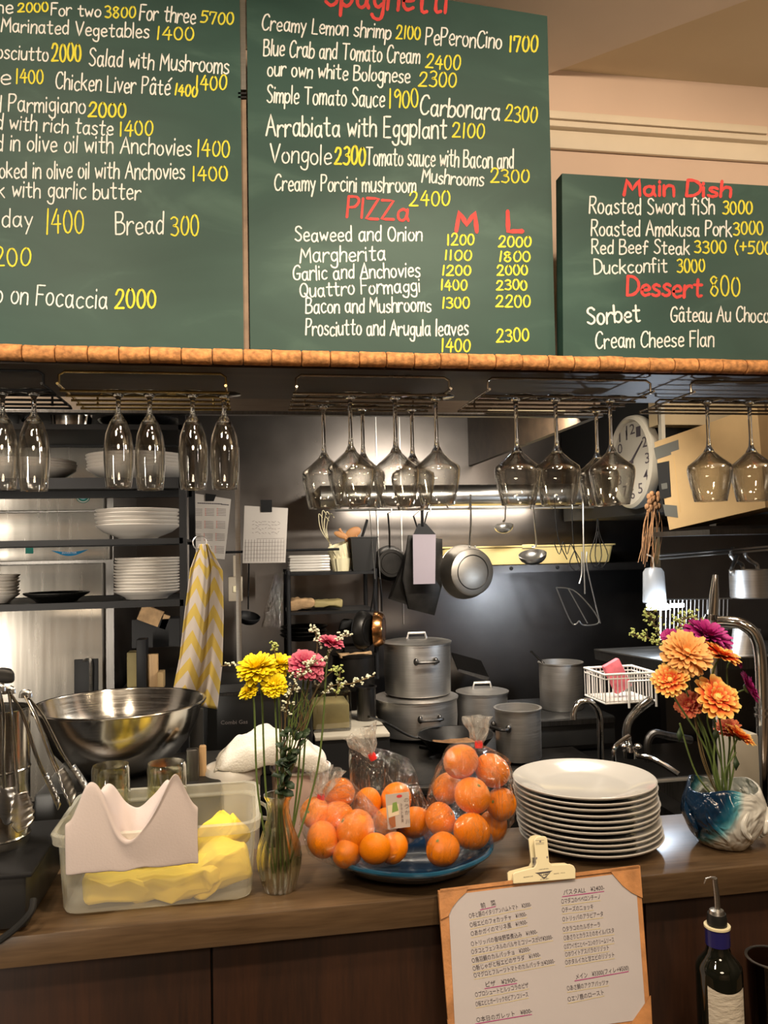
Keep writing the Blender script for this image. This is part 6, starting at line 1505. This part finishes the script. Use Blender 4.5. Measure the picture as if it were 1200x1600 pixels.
MB().surf(tf, 36, 48, uv=True).build('towel_cloth', 'chevron', tw, solid=.003, smooth=80)
c = P(312, 848, YT); MB().tube([c + V((math.cos(a) * .016, .004 * math.sin(a), math.sin(a) * .016)) for a in [k * PI / 10 for k in range(20)]], .0016, 6, closed=True).build('ring', 'steel', tw)

# ================================================================== BLACK DISH SHELF AND FRIDGE
YD = 2.0
def dz(py): return P(140, py, YD).z
xP = P(286, 800, YD).x
t = thing('dish_shelf', 'open black iron shelf unit stacked with plates at the left', 'shelf unit', (xP - .5, YD + .15, 0))
for y in (YD, YD + .32): MB().box((xP, y, dz(650) / 2), (11 * S(286, 800, YD), .022, dz(645))).build('post', 'iron', t)
for y in (YD, YD + .32): MB().box((xP - 1.2, y, dz(650) / 2), (.02, .022, dz(645))).build('post', 'iron', t)
shz = {}
for key, y0_, y1_ in ((0, 664, 672), (1, 747, 764), (2, 843, 852), (3, 941, 951)):
    za_, zb_ = dz(y0_), dz(y1_); shz[key] = za_
    MB().box((xP - .6, YD, (za_ + zb_) / 2), (1.2, .022, za_ - zb_)).build('front_bar', 'iron', t)
    MB().box((xP - .6, YD + .32, (za_ + zb_) / 2), (1.2, .022, za_ - zb_)).build('back_bar', 'iron', t)
    MB().box((xP - .6, YD + .16, za_ - .004), (1.2, .31, .006)).build('shelf_sheet', 'iron', t)
YS = YD + .13
def sz(i): return shz[i] + .0003
stack(216, 842, 128, 5, 46, YD + .10, posn('of deep plates on the middle dish shelf'), 'deep plates on the dish shelf', 'porcelain_grey', 'deep_plate', False, sz(2), True)
stack(216, 745, 154, 5, 42, YD + .15, posn('on the upper shelf beside the post'), 'deep plates on the dish shelf', 'porcelain_grey', 'deep_plate', False, sz(1), True)
stack(40, 745, 152, 4, 34, YD + .15, posn('on the upper shelf before the fridge'), 'deep plates on the dish shelf', 'porcelain_grey', 'deep_plate', False, sz(1), True)
stack(231, 940, 100, 12, 64, YD + .08, posn('of small plates beside the shelf post'), 'small plates on the dish shelf', 'porcelain_grey', 'side_plate', False, sz(3))
stack(-10, 943, 76, 7, 44, YD + .08, posn('of small plates at the left edge'), 'small plates on the dish shelf', 'porcelain_grey', 'side_plate', False, sz(3))
stack(90, 943, 98, 1, 12, YD + .08, lambda i, n: 'single dark platter on the lowest visible shelf before the fridge', 'platter on the dish shelf', 'steel_dark', 'platter', False, sz(3))
# things on the top shelf
c = P(112, 664, YD + .1); k = S(112, 664, YD + .1)
t = thing('steel_pan', 'ribbed bright steel pan on the top shelf before the fridge', 'pan', (c.x, c.y, shz[0] + .0003))
MB().lathe([(0, 0), (28 * k, 0), (32 * k, 34 * k), (30 * k, 34 * k), (26 * k, .003), (0, .003)], 48, c=(c.x, c.y, shz[0] + .0003), rfun=lambda a, z: 1 + .02 * math.sin(22 * a)).build('body', 'steel_bowl', t)
stack(222, 664, 130, 1, 24, YD + .16, lambda i, n: 'large grey dish on the top shelf above the flutes', 'dish on the top shelf', 'steel_dark', 'serving_dish', False, sz(0), True)
t = thing('black_speaker_box', 'black box with a cable on the top shelf at the left', 'box', P(20, 664, YD + .1))
c = P(18, 652, YD + .1); MB().box((c.x, c.y, shz[0] + .022), (.05, .06, .042), bev=.004).build('body', 'black', t); MB().tube(smooth3([c + V((.025, 0, -.01)), c + V((.05, -.01, .01)), c + V((.06, -.01, -.02)), c + V((.08, -.02, -.024))], 5), .003, 6).build('cable', 'black', t)
# fridge
YF = 2.6
xF = P(176, 900, YF).x
t = thing('upright_fridge', 'tall stainless steel commercial fridge behind the dish shelf', 'fridge', (xF - .55, YF + .35, 0))
def fz(py): return P(90, py, YF).z
MB().box((xF - .60, YF + .36, fz(655) / 2 + .02), (1.2, .68, fz(655) - .04)).build('cabinet', 'steel_dark', t)
for nm, y0_, y1_, dx in (('upper_door', 664, 798, .012), ('mid_rail', 800, 848, .004), ('control_panel', 852, 876, .004), ('lower_door', 881, 1250, .014)):
    za_, zb_ = fz(y0_), fz(y1_)
    MB().box((xF - .60 - .002 - dx, YF + .008, (za_ + zb_) / 2), (1.2 - 2 * dx, .024, za_ - zb_), bev=.004).build(nm, 'steel_fridge', t)
yf = YF - .0045
hs = MB(); c = P(135, 1045, yf); k = S(135, 1045, yf)
hp_ = MB().box(P(135, 1075, yf), (36 * k, .006, 90 * k), bev=.002).build('handle_recess', 'iron', t)
MB().tube(smooth3([P(131, 1032, yf - .01), P(141, 1032, yf - .014), P(142, 1065, yf - .014), P(142, 1110, yf - .01)], 5), .009, 8, sq=(1, .5)).build('handle', 'steel', hp_)
c = P(130, 775, yf - .0005); k = S(130, 775, yf)
rt = Matrix.Translation(c) @ Matrix.Rotation(PI / 2, 4, 'X')
stk = MB().lathe([(0, 0), (11 * k, 0), (11 * k, .0012), (0, .0012)], 28, rt).build('round_sticker', 'fridge_green', t); stk['label'] = 'round green and white sticker'
MB().lathe([(8.6 * k, .0013), (10 * k, .0013)], 28, rt).build('sticker_ring', 'paper_warm', stk)
MB().lathe([(0, .0016), (6 * k, .0016)], 20, rt).build('sticker_centre', mat('sticker_blue', (.10, .30, .36), .4), stk)
def sw(pl, z): return [P(x, y, yf - z) for x, y in pl]
up = [(80 + 58 * i / 12, 860 + 3.2 * math.sin(PI * i / 12) - 1.5 * i / 12) for i in range(13)]; dn = [(80 + 58 * i / 12, 860 + 9.5 * math.sin(PI * i / 12) - 1.5 * i / 12) for i in range(13)]
b = MB()
for i in range(12): b.poly(sw([up[i], up[i + 1], dn[i + 1], dn[i]], .0006))
bl_ = b.build('blue_swoosh_print', 'fridge_blue', t, normals=False)
lettering([cjk('INVERTER', lambda u, h: P(97 + 23 * u, 865.6 - .6 * u, yf - .0009) + V((0, 0, h * .0085)), 'x', 'paper', t)], 'swoosh_lettering', 'paper', bl_)
MB().poly(sw([(40, 856), (52, 856), (52, 865), (40, 865)], .0006)).build('green_badge_print', 'fridge_green', t, normals=False)
# clutter below the shelf, right of the fridge
YK = 2.45
def kk(px, py): return P(px, py, YK)
t = thing('work_cabinet', 'dark work cabinet under the dish shelf beside the fridge', 'cabinet', (kk(250, 1100).x, YK + .3, 0))
MB().box((kk(250, 1000).x, YK + .3, kk(250, 1085).z / 2), (kk(325, 1000).x - kk(182, 1000).x, .5, kk(250, 1085).z)).build('body', 'black', t)
zk_ = kk(250, 1085).z + .0005
for nm, lab, x0_, x1_, y0_, m in (('cutting_board', 'pale wooden board standing upright on the dark work cabinet', 223, 240, 1030, 'light_wood'), ('carton', 'olive carton standing behind the pale wooden board', 186, 205, 1030, 'khaki'), ('black_tin', 'tall black tin on the dark work cabinet', 206, 222, 1005, 'iron'), ('small_carton', 'small beige carton behind the mixing bowl rim', 240, 250, 1058, 'card')):
    a_, c_ = kk(x0_, y0_), kk(x1_, y0_); ry = .25 if nm == 'cutting_board' else 0
    tag(MB().box(((a_.x + c_.x) / 2, YK + .12 + (.06 if nm == 'carton' else 0), (a_.z + zk_) / 2), (c_.x - a_.x, .02 if ry else .06, a_.z - zk_), bev=.002).build(nm, m), lab, nm.split('_')[-1])
t = thing('wall_caddy', 'dark wire caddy with an orange-brown packet below the dish shelf', 'caddy', kk(235, 1000) + V((0, .2, 0)))
a_, c_ = P(205, 965, 2.68), P(280, 965, 2.68)
b = MB().box(((a_.x + c_.x) / 2, 2.74, P(240, 990, 2.68).z), (c_.x - a_.x, .10, .09)); b.build('basket', 'iron', t)
MB().box((P(235, 975, 2.69).x, 2.70, P(235, 966, 2.69).z + .008), (.07, .03, .05), M_=Matrix.Rotation(.4, 4, 'Y')).build('packet', 'bread', t)
MB().box((P(257, 972, 2.69).x, 2.70, P(257, 972, 2.69).z), (.02, .02, .045), M_=Matrix.Rotation(.35, 4, 'Y')).build('wooden_block', 'light_wood', t)
for i in range(6): pass

# ================================================================== BEHIND THE BAR, NEAR: WORKTOP, MIXING BOWL, TUBS
ZI = 0.90
xw0, xw1 = -1.6, P(560, 1300, 1.60).x
tag(MB().box(((xw0 + xw1) / 2, 1.72, ZI / 2), (xw1 - xw0, .38, ZI), bev=.004).build('prep_counter', 'steel_dark'), 'dark steel prep counter behind the left half of the bar', 'prep counter')
bc_ = P(188, 1100, 1.72); kb = S(188, 1100, 1.72)
zb0 = P(188, 1204, 1.72).z
t = thing('bowl_crate', 'black crate on the prep counter under the mixing bowl', 'crate', (bc_.x, 1.72, ZI + .0005))
MB().box((bc_.x + .035, 1.72, (ZI + zb0) / 2), (.34, .26, zb0 - ZI - .002), bev=.006).build('body', 'black', t)
t = thing('mixing_bowl', 'large shiny stainless mixing bowl behind the tub', 'bowl', (bc_.x, 1.72, zb0))
rr = 128 * kb; hb = P(188, 1098, 1.72).z - zb0
prof = [(0, 0), (rr * .42, 0), (rr * .62, hb * .16), (rr * .82, hb * .45), (rr * .93, hb * .75), (rr * .985, hb * .98), (rr * 1.012, hb * .985), (rr * 1.012, hb), (rr * .985, hb), (rr * .915, hb * .75), (rr * .80, hb * .46), (rr * .6, hb * .18), (rr * .4, .003), (0, .003)]
MB().lathe(prof, 80, c=(bc_.x, 1.72, zb0)).build('shell', 'steel_bowl', t, smooth=60)
MB().tube([V((bc_.x + rr * 1.008 * math.cos(a), 1.72 + rr * 1.008 * math.sin(a), zb0 + hb)) for a in [2 * PI * i / 72 for i in range(72)]], .003, 8, closed=True).build('rolled_rim', 'steel_bowl', t)
for i, (x0_, x1_, y0_, m, lab) in enumerate(((291, 310, 1170, 'steel_dark', 'grey cutting board standing right of the mixing bowl'), (311, 322, 1165, 'light_wood', 'narrow pale wooden board standing right of the grey one'), (296, 318, 1108, 'black', 'tall black board standing behind the right side of the mixing bowl'))):
    yy = 1.62 + .03 * i + (.16 if i == 2 else 0); a_, c_ = P(x0_, y0_, yy), P(x1_, y0_, yy)
    tag(MB().box(((a_.x + c_.x) / 2, yy, (a_.z + ZI + .0005) / 2), (c_.x - a_.x, .018, a_.z - ZI - .0005), bev=.003).build('cutting_board', m), lab, 'board')
# white tub with lid and towel; pinkish bucket
YT2 = 1.66
c = P(365, 1240, YT2); k = S(365, 1240, YT2)
t = thing('white_tub', 'round white plastic tub with a domed lid behind the translucent tub', 'tub', (c.x, YT2, ZI + .0005))
r = 42 * k; zt3 = P(365, 1200, YT2).z - ZI
MB().lathe([(0, 0), (r * .86, 0), (r, zt3 - .012), (r * .95, zt3 - .01), (0, zt3 - .012)], 48, c=(c.x, YT2, ZI + .0005)).build('tub_body', 'white_plastic', t)
MB().lathe([(r * 1.0, zt3 - .014), (r * 1.06, zt3 - .014), (r * 1.06, zt3 - .002), (r * .98, zt3 + .006), (r * .6, zt3 + .012), (0, zt3 + .013)], 48, c=(c.x, YT2, ZI + .0005)).build('lid', 'white_plastic', t)
MB().tube(smooth3([V((c.x - r, YT2 - .004, ZI + zt3 - .03)), V((c.x - r * .7, YT2 - r * .95, ZI + zt3 - .075)), V((c.x + r * .4, YT2 - r * 1.1, ZI + zt3 - .11)), V((c.x + r * .95, YT2 - r * .5, ZI + zt3 - .05))], 6), .0022, 6).build('wire_handle', 'white_plastic', t)
c2 = P(470, 1260, YT2 + .02); r2 = 46 * k; z2 = P(470, 1196, YT2 + .02).z - ZI
t = thing('pink_bucket', 'pale pinkish bucket under the white towel, right of the white tub', 'bucket', (c2.x, YT2 + .02, ZI + .0005))
MB().lathe([(0, 0), (r2 * .85, 0), (r2, z2), (r2 - .003, z2), (r2 * .83, .004), (0, .004)], 48, c=(c2.x, YT2 + .02, ZI + .0005)).build('body', mat('pinkish_plastic', (.70, .52, .46), .4), t)
MB().lathe([(r2, z2 - .006), (r2 + .004, z2 - .004), (r2 + .004, z2), (r2, z2 + .001)], 48, c=(c2.x, YT2 + .02, ZI + .0005)).build('rim', 'white_plastic', t)
def wt_(u, v):
    x = 338 + 172 * u; base = 1200; 
    prof = math.sin(PI * min(1, max(0, u))) ** .6
    top = 1196 - 58 * prof * (1 - .25 * abs(u - .45))
    a = v * PI; yv = YT2 - .060 * math.cos(a) * (.7 + .3 * prof) + .0
    p = P(x, 1190 + 8 * math.sin(u * 9), YT2); hgt = (P(x, top, YT2).z - p.z) * (math.sin(a) ** .7 if 0 < a < PI else 0)
    nz = noise.noise(V((u * 5, v * 5, 1.7))) * .016 + noise.noise(V((u * 14, v * 12, 4))) * .006
    return V((p.x + nz * .4, yv, p.z + hgt + nz * (.3 + math.sin(a))))
tag(MB().surf(wt_, 44, 26).build('terry_towel', 'terry', solid=.006, sub=1, smooth=80), 'rumpled white terry towel lying over the white tub and bucket', 'towel')

# ================================================================== RIGHT SIDE: CABINETS, BOX, CLOCK
YC2 = 2.32
ck = P(985, 722, 2.45)
xW = ck.x + .028
tag(MB().box((xW + .30, 2.72, (ZCEIL + P(1040, 800, 2.3).z) / 2), (.58, .80, ZCEIL - P(1040, 800, 2.3).z - .002)).build('wall_cupboard', 'black_matte'), 'dark wall cupboard behind the clock and the cardboard box', 'cupboard')
t = thing('wall_clock', 'round cream wall clock on the side of the dark cupboard', 'clock', (xW - .001, ck.y, ck.z - .145))
rcl = 72 * S(985, 722, 2.45)
rt = Matrix.Translation((xW - .001, ck.y, ck.z)) @ Matrix.Rotation(-PI / 2, 4, 'Y')       # local z -> -X, towards the room
MB().lathe([(0, 0), (rcl, 0), (rcl * 1.02, .012), (rcl, .030), (rcl * .93, .036), (rcl * .88, .028), (rcl * .87, .022), (0, .022)], 64, rt).build('case', 'clock_rim', t)
MB().lathe([(0, .0225), (rcl * .87, .0225)], 64, rt).build('dial', 'clock_face', t)
# dial coordinates: u to the viewer's right (+Y is away, so right is -Y), v up
def DL(u, v, z=.0231): return V((xW - .001 - z, ck.y - u * rcl, ck.z + v * rcl))
its = []
for n_ in range(1, 13):
    a = PI / 2 - n_ * PI / 6; cu_, cv_ = .70 * math.cos(a), .70 * math.sin(a); s_ = str(n_); wd = .10 * len(s_)
    its.append(cjk(s_, lambda u, h, cu_=cu_, cv_=cv_, wd=wd: DL(cu_ - wd + 2 * wd * u, cv_ - .10 + h * .32), 'x', 'ink', t))
lettering(its, 'numerals', 'ink', t)
for nm, an, L_ in (('hour_hand', PI / 2 - (9 + .15) * PI / 6, .42), ('minute_hand', PI / 2 - 9 * PI / 30, .66)):
    d = V((math.cos(an), math.sin(an))); n2 = V((-d.y, d.x)) * .028
    MB().prism([DL(-d.x * .1 + n2.x, -d.y * .1 + n2.y, .025), DL(-d.x * .1 - n2.x, -d.y * .1 - n2.y, .025), DL(d.x * L_ - n2.x * .5, d.y * L_ - n2.y * .5, .025), DL(d.x * L_ + n2.x * .5, d.y * L_ + n2.y * .5, .025)], (-.001, 0, 0)).build(nm, 'ink', t)
MB().lathe([(0, .0225), (.006, .0225), (.006, .027), (0, .027)], 16, rt).build('hub', 'ink', t)
# cream cupboard box above and tilted cardboard box
t = thing('cream_cupboard', 'cream-painted cupboard above the cardboard box', 'cupboard', P(1110, 690, 2.25))
q = [P(1028, 612, 2.25), P(1098, 612, 2.25), P(1098, 655, 2.25), P(1028, 668, 2.25)]
zc1 = P(1060, 664, 2.25).z
xx0, xx1 = P(1030, 640, 2.25).x, P(1260, 640, 2.25).x
MB().box(((xx0 + xx1) / 2, 2.285, (zc1 + ZCEIL) / 2), (xx1 - xx0, .06, ZCEIL - zc1 - .003)).build('carcass', 'cabinet', t)
MB().box((xx0 + .006, 2.25, (zc1 + ZCEIL) / 2 - .03), (.012, .02, ZCEIL - zc1 + .05)).build('door_edge', 'clock_rim', t)
bq = [(1022, 691, 2.20), (1183, 634, 1.88), (1196, 793, 1.88), (1046, 828, 2.18)]
b3 = [P(x, y, Y) for x, y, Y in bq]
nb = (b3[1] - b3[0]).cross(b3[3] - b3[0]).normalized()
if nb.y < 0: nb = -nb
t = thing('cardboard_box', 'tilted brown cardboard box patched with grey tape at the right', 'box', (b3[0] + b3[1] + b3[2] + b3[3]) / 4 - V((0, 0, .13)))
MB().prism(b3, nb * .16).build('carton', 'card', t, smooth=20)
def BX(px, py, z=.0006): return PP(px, py, b3[0], nb) - nb * z
for pl_ in ([(1022, 700), (1060, 687), (1062, 706), (1026, 718)], [(1036, 788), (1058, 790), (1060, 809), (1040, 806)]):
    MB().prism([BX(x, y) for x, y in pl_], -nb * .0008).build('tape_patch', 'tape', t)
MB().prism([BX(x, y) for x, y in [(1027, 724), (1046, 720), (1049, 776), (1032, 780)]], -nb * .0012).build('black_window', 'black', t)
MB().prism([BX(x, y, .002) for x, y in [(1034, 756), (1043, 754), (1044, 763), (1035, 765)]], -nb * .0006).build('window_label', 'tape', t)
MB().prism([BX(x, y) for x, y in [(1052, 712), (1054, 711), (1064, 800), (1062, 801)]], -nb * .0012).build('flap_edge', 'card_edge', t)
MB().prism([b3[1] + nb * .001, b3[1] + V((.12, .10, .02)), b3[2] + V((.12, .10, .0)), b3[2] + nb * .001], V((0, .01, 0))).build('side_flap', 'tape', t)
# small steel ledge that carries the box
zz = min(p.z for p in b3) - .004
tag(MB().box((b3[3].x + .16, 2.12, zz - .008), (.36, .36, .014)).build('box_ledge', 'steel_dark'), 'thin steel ledge under the cardboard box', 'ledge')
# dried stems hanging beside the box
for i, (x0_, x1_, lab) in enumerate(((1016, 1008, 'dried brown stems hanging just left of the cardboard box'), (1022, 1018, 'second bunch of dried stems, closest to the cardboard box'))):
    t = thing('dried_bunch', lab, 'dried stems', P(x0_, 880, 2.25)); b = MB()
    for q in range(9):
        p0 = P(x0_ + random.uniform(-4, 4), 782 + random.uniform(0, 8), 2.25); p1 = P(x1_ + random.uniform(-12, 10), random.uniform(850, 895), 2.25 + random.uniform(-.03, .03))
        b.tube(smooth3([p0, (p0 + p1) / 2 + V((random.uniform(-.02, .02), 0, .01)), p1], 5), .0012, 5)
        b.ell(p0 + V((random.uniform(-.01, .01), 0, random.uniform(-.02, .03))), (.008, .008, .010), 8, 6)
    b.build('stems', 'dried', t)
# rail with hooks and hanging saucepan
YRl = 2.35
t = thing('hook_rail', 'double steel rail on the wall below the cardboard box', 'rail', P(1120, 866, YRl))
for dy in (0, 5): MB().tube([P(1030, 868 + dy, YRl), P(1250, 850 + dy, YRl - .05)], .004, 8).build('bar', 'steel', t)
for px in (1145, 1168): MB().tube(smooth3([P(px, 855, YRl - .02), P(px - 4, 866, YRl - .03), P(px + 4, 876, YRl - .035), P(px + 14, 882, YRl - .03), P(px + 16, 890, YRl - .03)], 5), .004, 8, sq=(1.6, .5)).build('hook', 'steel', t)
c = P(1172, 912, 2.26); k = S(1172, 912, 2.26); r = 30 * k
t = thing('hanging_saucepan', 'dark steel saucepan hanging from the rail at the right edge', 'saucepan', c - V((0, 0, r)))
MB().lathe([(0, 0), (r * .95, 0), (r, .004), (r, 44 * k), (r + .003, 44 * k), (r - .002, 44 * k), (r - .003, .004), (0, .004)], 40, Matrix.Translation(c + V((0, 0, -22 * k)))).build('body', 'steel_pot', t)
MB().tube(smooth3([c + V((-r, 0, 14 * k)), P(1143, 890, 2.25), P(1152, 868, 2.28)], 5), .006, 8, sq=(1, .5)).build('handle', 'steel', t)
# second wall panel behind the sink
struct(MB().box(((P(1033, 900, 2.62).x + 1.95) / 2, 2.64, (P(1100, 822, 2.62).z) / 2), (1.95 - P(1033, 900, 2.62).x, .04, P(1100, 822, 2.62).z)).build('wall_sink', 'steel_wall'))

# ================================================================== SINK AREA
ZS = 0.92
xs0, xs1 = max(P(972, 1180, 1.9).x, xb + .004), 1.9
t = thing('sink_unit', 'dark stainless sink with a worktop at the right behind the bar', 'sink', ((xs0 + xs1) / 2, 2.0, 0))
yb0, yb1 = 1.55, 2.56
MB().box(((xs0 + xs1) / 2, yb0 + .04, ZS / 2), (xs1 - xs0, .06, ZS)).build('front_wall', 'steel_dark', t)
MB().box(((xs0 + xs1) / 2, 2.36, ZS / 2), (xs1 - xs0, .40, ZS)).build('drain_board', 'steel_dark', t)
MB().box((xs0 + .03, 1.88, ZS / 2), (.06, .60, ZS)).build('side_wall', 'steel_dark', t)
MB().box(((xs0 + xs1) / 2, 1.88, .70), (xs1 - xs0, .60, .02)).build('basin_floor', 'steel', t)
MB().tube([V((xs0 + .02, yb0 + .02, ZS + .003)), V((xs1, yb0 + .02, ZS + .003))], .008, 8).tube([V((xs0 + .02, 2.16, ZS + .003)), V((xs1, 2.16, ZS + .003))], .007, 8).build('rim', 'steel', t)
# gooseneck faucet
YG = 1.72
t = thing('gooseneck_faucet', 'tall chrome gooseneck faucet at the right edge', 'faucet', P(1192, 1240, YG))
k = S(1190, 1100, YG)
MB().tube(smooth3([P(1192, 1262, YG), P(1191, 1150, YG), P(1189, 1040, YG), P(1181, 996, YG), P(1163, 977, YG + .01), P(1140, 972, YG + .03), P(1112, 972, YG + .06)], 7), 9.5 * k, 14).build('spout', 'chrome', t)
for y_ in (1108, 1118): 
    c = P(1191, y_, YG); MB().lathe([(8 * k, -.003), (12 * k, -.003), (12 * k, .003), (8 * k, .003)], 20, c=c).build('collar', 'chrome', t)
c = P(1113, 968, YG + .06); MB().lathe([(0, -.014), (12 * k, -.014), (14 * k, 0), (10 * k, .012), (0, .014)], 20, c=c).build('valve_body', 'chrome', t)
MB().tube([P(1114, 962, YG + .06), P(1116, 930, YG + .06), P(1118, 898, YG + .06)], [.012, .011, .006], 12).build('lever', 'chrome', t)
MB().tube([P(1112, 975, YG + .06), V((c.x, c.y, ZS))], .008, 10).build('riser', 'chrome', t)
# small gooseneck
t = thing('small_tap', 'small chrome swan-neck tap behind the plate stack', 'tap', P(939, 1200, 2.05))
MB().tube(smooth3([V((P(938, 1180, 2.05).x, 2.05, .925)), P(938, 1150, 2.05), P(936, 1115, 2.05), P(922, 1097, 2.05), P(905, 1098, 2.05), P(897, 1112, 2.05), P(896, 1124, 2.05)], 6), 5 * S(900, 1100, 2.05), 12).build('neck', 'chrome', t)
# spring hose
t = thing('spring_hose', 'chrome spring hose curving up beside the wire basket', 'hose', P(980, 1190, 1.95))
pth = smooth3([P(984, 1176, 1.95), P(979, 1150, 1.95), P(982, 1128, 1.95), P(996, 1110, 1.95), P(1016, 1094, 1.97)], 24)
k = S(990, 1120, 1.95)
MB().tube(pth, [(5.6 if i % 2 else 7.2) * k for i in range(len(pth))], 12).build('coil', 'chrome', t)
# mixer tap
t = thing('mixer_tap', 'chrome two-handle mixer tap behind the plate stack', 'tap', P(985, 1196, 1.86))
MB().tube(smooth3([P(960, 1192, 1.86), P(960, 1170, 1.86), P(972, 1158, 1.86), P(984, 1150, 1.86)], 5), .006, 10).build('left_pipe', 'chrome', t)
MB().lathe([(0, -.012), (.016, -.012), (.018, .004), (.010, .014), (0, .014)], 20, c=P(985, 1176, 1.86)).build('valve_body', 'chrome', t)
MB().tube(smooth3([P(988, 1180, 1.86), P(1020, 1186, 1.82), P(1060, 1210, 1.78)], 5), .007, 10).build('spout', 'chrome', t)
MB().tube(smooth3([P(1013, 1190, 1.92), P(1012, 1160, 1.92), P(1022, 1146, 1.92), P(1045, 1150, 1.92), P(1080, 1156, 1.92)], 6), .010, 10).build('supply_pipe', 'steel_dark', t)
for dx in (-10, 12): MB().ell(P(985 + dx, 1166, 1.85), (.010, .010, .007), 12, 8).build('knob', 'chrome', t)
# wall tray shelf over the basket
t = thing('tray_shelf', 'dark stainless drip shelf under the bright lamp', 'shelf', P(985, 1030, 2.3))
ys0, ys1 = 2.10, 2.58
zsf = P(980, 1032, 2.2).z
b = MB().prism([P(928, 1016, 2.52), P(1037, 1034, 2.12), V((1.9, 2.12, P(1037, 1034, 2.12).z)), V((1.9, 2.55, P(928, 1016, 2.52).z))], (0, 0, .004)); b.build('sheet', 'steel', t)
MB().prism([P(928, 1016, 2.52), P(1037, 1034, 2.12), P(1037, 1052, 2.12), P(930, 1030, 2.52)], (.003, .003, 0)).build('apron', 'steel_dark', t)
MB().prism([P(1037, 1034, 2.12), V((1.9, 2.12, P(1037, 1034, 2.12).z)), V((1.9, 2.12, P(1037, 1052, 2.12).z)), P(1037, 1052, 2.12)], (0, .003, 0)).build('front_apron', 'steel_dark', t)
# wire basket with sponge
bx0, bx1 = P(932, 1080, 2.10), P(1020, 1080, 2.0)
t = thing('wire_basket', 'white coated wire basket holding a pink sponge over the sink', 'basket', P(975, 1100, 2.05))
zt4, zb4 = P(975, 1048, 2.05).z, P(975, 1092, 2.05).z
y0b, y1b = 2.0, 2.13
x0b, x1b = P(946, 1090, 2.0).x, P(1024, 1090, 2.0).x
b = MB()
loop = [V((x0b, y0b, 0)), V((x1b, y0b, 0)), V((x1b, y1b, 0)), V((x0b, y1b, 0))]
for zz, rr_ in ((zt4, .0034), (zt4 - .012, .002), (zb4, .0026)): b.tube([p + V((0, 0, zz)) for p in loop], rr_, 6, closed=True)
for i in range(13):
    x = x0b + (x1b - x0b) * i / 12
    for y in (y0b, y1b): b.tube([V((x, y, zt4)), V((x, y, zb4))], .0015, 5)
    b.tube([V((x, y0b, zb4)), V((x, y1b, zb4))], .0015, 5)
for i in range(9):
    y = y0b + (y1b - y0b) * i / 8
    for x in (x0b, x1b): b.tube([V((x, y, zt4)), V((x, y, zb4))], .0015, 5)
b.build('wire_cage', 'white_plastic', t)
MB().tube([V((x0b + .06, y0b - .012, zb4 - .012)), V((x0b + .06, y0b - .012, zt4 - .018)), V((x1b - .004, y0b - .012, zt4 - .018)), V((x1b - .004, y0b - .012, zb4 - .012))], .003, 6).build('front_loop', 'white_plastic', t)
MB().box(((x0b + x1b) / 2, (y0b + y1b) / 2, zb4 + .003), (x1b - x0b - .01, y1b - y0b - .01, .003)).build('drip_plate', 'porcelain_grey', t)
c = P(958, 1046, 2.06); tag(MB().box(c + V((.01, 0, -.018)), (.05, .02, .085), M_=Matrix.Rotation(-.45, 4, 'Y'), bev=.004).build('sponge', 'sponge'), 'pink sponge leaning in the white wire basket', 'sponge')
# dish drainer wires
t = thing('dish_drainer', 'upright wire dish drainer beside the bright lamp', 'dish drainer', P(1090, 985, 2.40))
for i in range(16):
    x = 1040 + 6.4 * i; MB().tube([P(x, 984, 2.40), P(x + 1, 936, 2.40)], .002, 6).build('wire', 'steel', t)
b = MB().tube([P(1036, 984, 2.40), P(1144, 982, 2.40)], .003, 6).tube([P(1036, 937, 2.40), P(1144, 935, 2.40)], .003, 6); b.build('cross_bars', 'steel', t)
# canister on the drip shelf
c = P(1158, 1030, 2.2); k = S(1158, 1030, 2.2)
t = thing('steel_container', 'tilted steel container on the drip shelf behind the faucet', 'container', c)
MB().lathe([(0, 0), (18 * k, 0), (20 * k, 52 * k), (18 * k, 52 * k), (16 * k, .003), (0, .003)], 32, Matrix.Translation(c) @ Matrix.Rotation(R(14), 4, 'Y')).build('body', 'steel_pot', t)
# dark appliance near the right edge behind the planter
t = thing('white_appliance', 'cream box behind the blue and white pot', 'box', P(1160, 1230, 1.62))
a_, c_ = P(1142, 1150, 1.66), P(1186, 1150, 1.66); zt5 = P(1160, 1148, 1.66).z
MB().box(((a_.x + c_.x) / 2, 1.69, (ZS + .012 + zt5) / 2), (c_.x - a_.x, .06, zt5 - ZS - .012), bev=.006).build('body', 'clock_rim', t)
# the lamp over the sink
YLp = 2.30
t = thing('sink_lamp', 'glaring bluish-white work lamp in a frosted cover over the sink', 'lamp', P(1020, 944, YLp))
c = P(1022, 918, YLp); k = S(1022, 918, YLp)
zb5 = P(1022, 942, YLp).z
MB().lathe([(17 * k, 0), (18 * k, .004), (16 * k, 48 * k), (12 * k, 54 * k), (0, 56 * k)], 32, c=(c.x, c.y, zb5)).build('frosted_cover', 'frost', t)
MB().box((c.x - .006, c.y - .028, zb5 - .010), (34 * k, .018, 9 * k), bev=.003).build('led_lens', 'led', t)
MB().box((c.x + 30 * k, c.y - .026, zb5 - .008), (22 * k, .014, 6 * k), bev=.003).build('led_lens', 'led', t)
MB().tube([P(1022, 892, YLp), P(1020, 870, YLp), P(1010, 866, YLp)], .003, 6).tube([P(1032, 935, YLp), P(1032, 1000, YLp)], .003, 6).build('rod', 'switch', t)
lo = lamp('sink_lamp_light', 'POINT', (c.x - .004, c.y - .06, zb5 - .035), 5.0, COOL, .02)
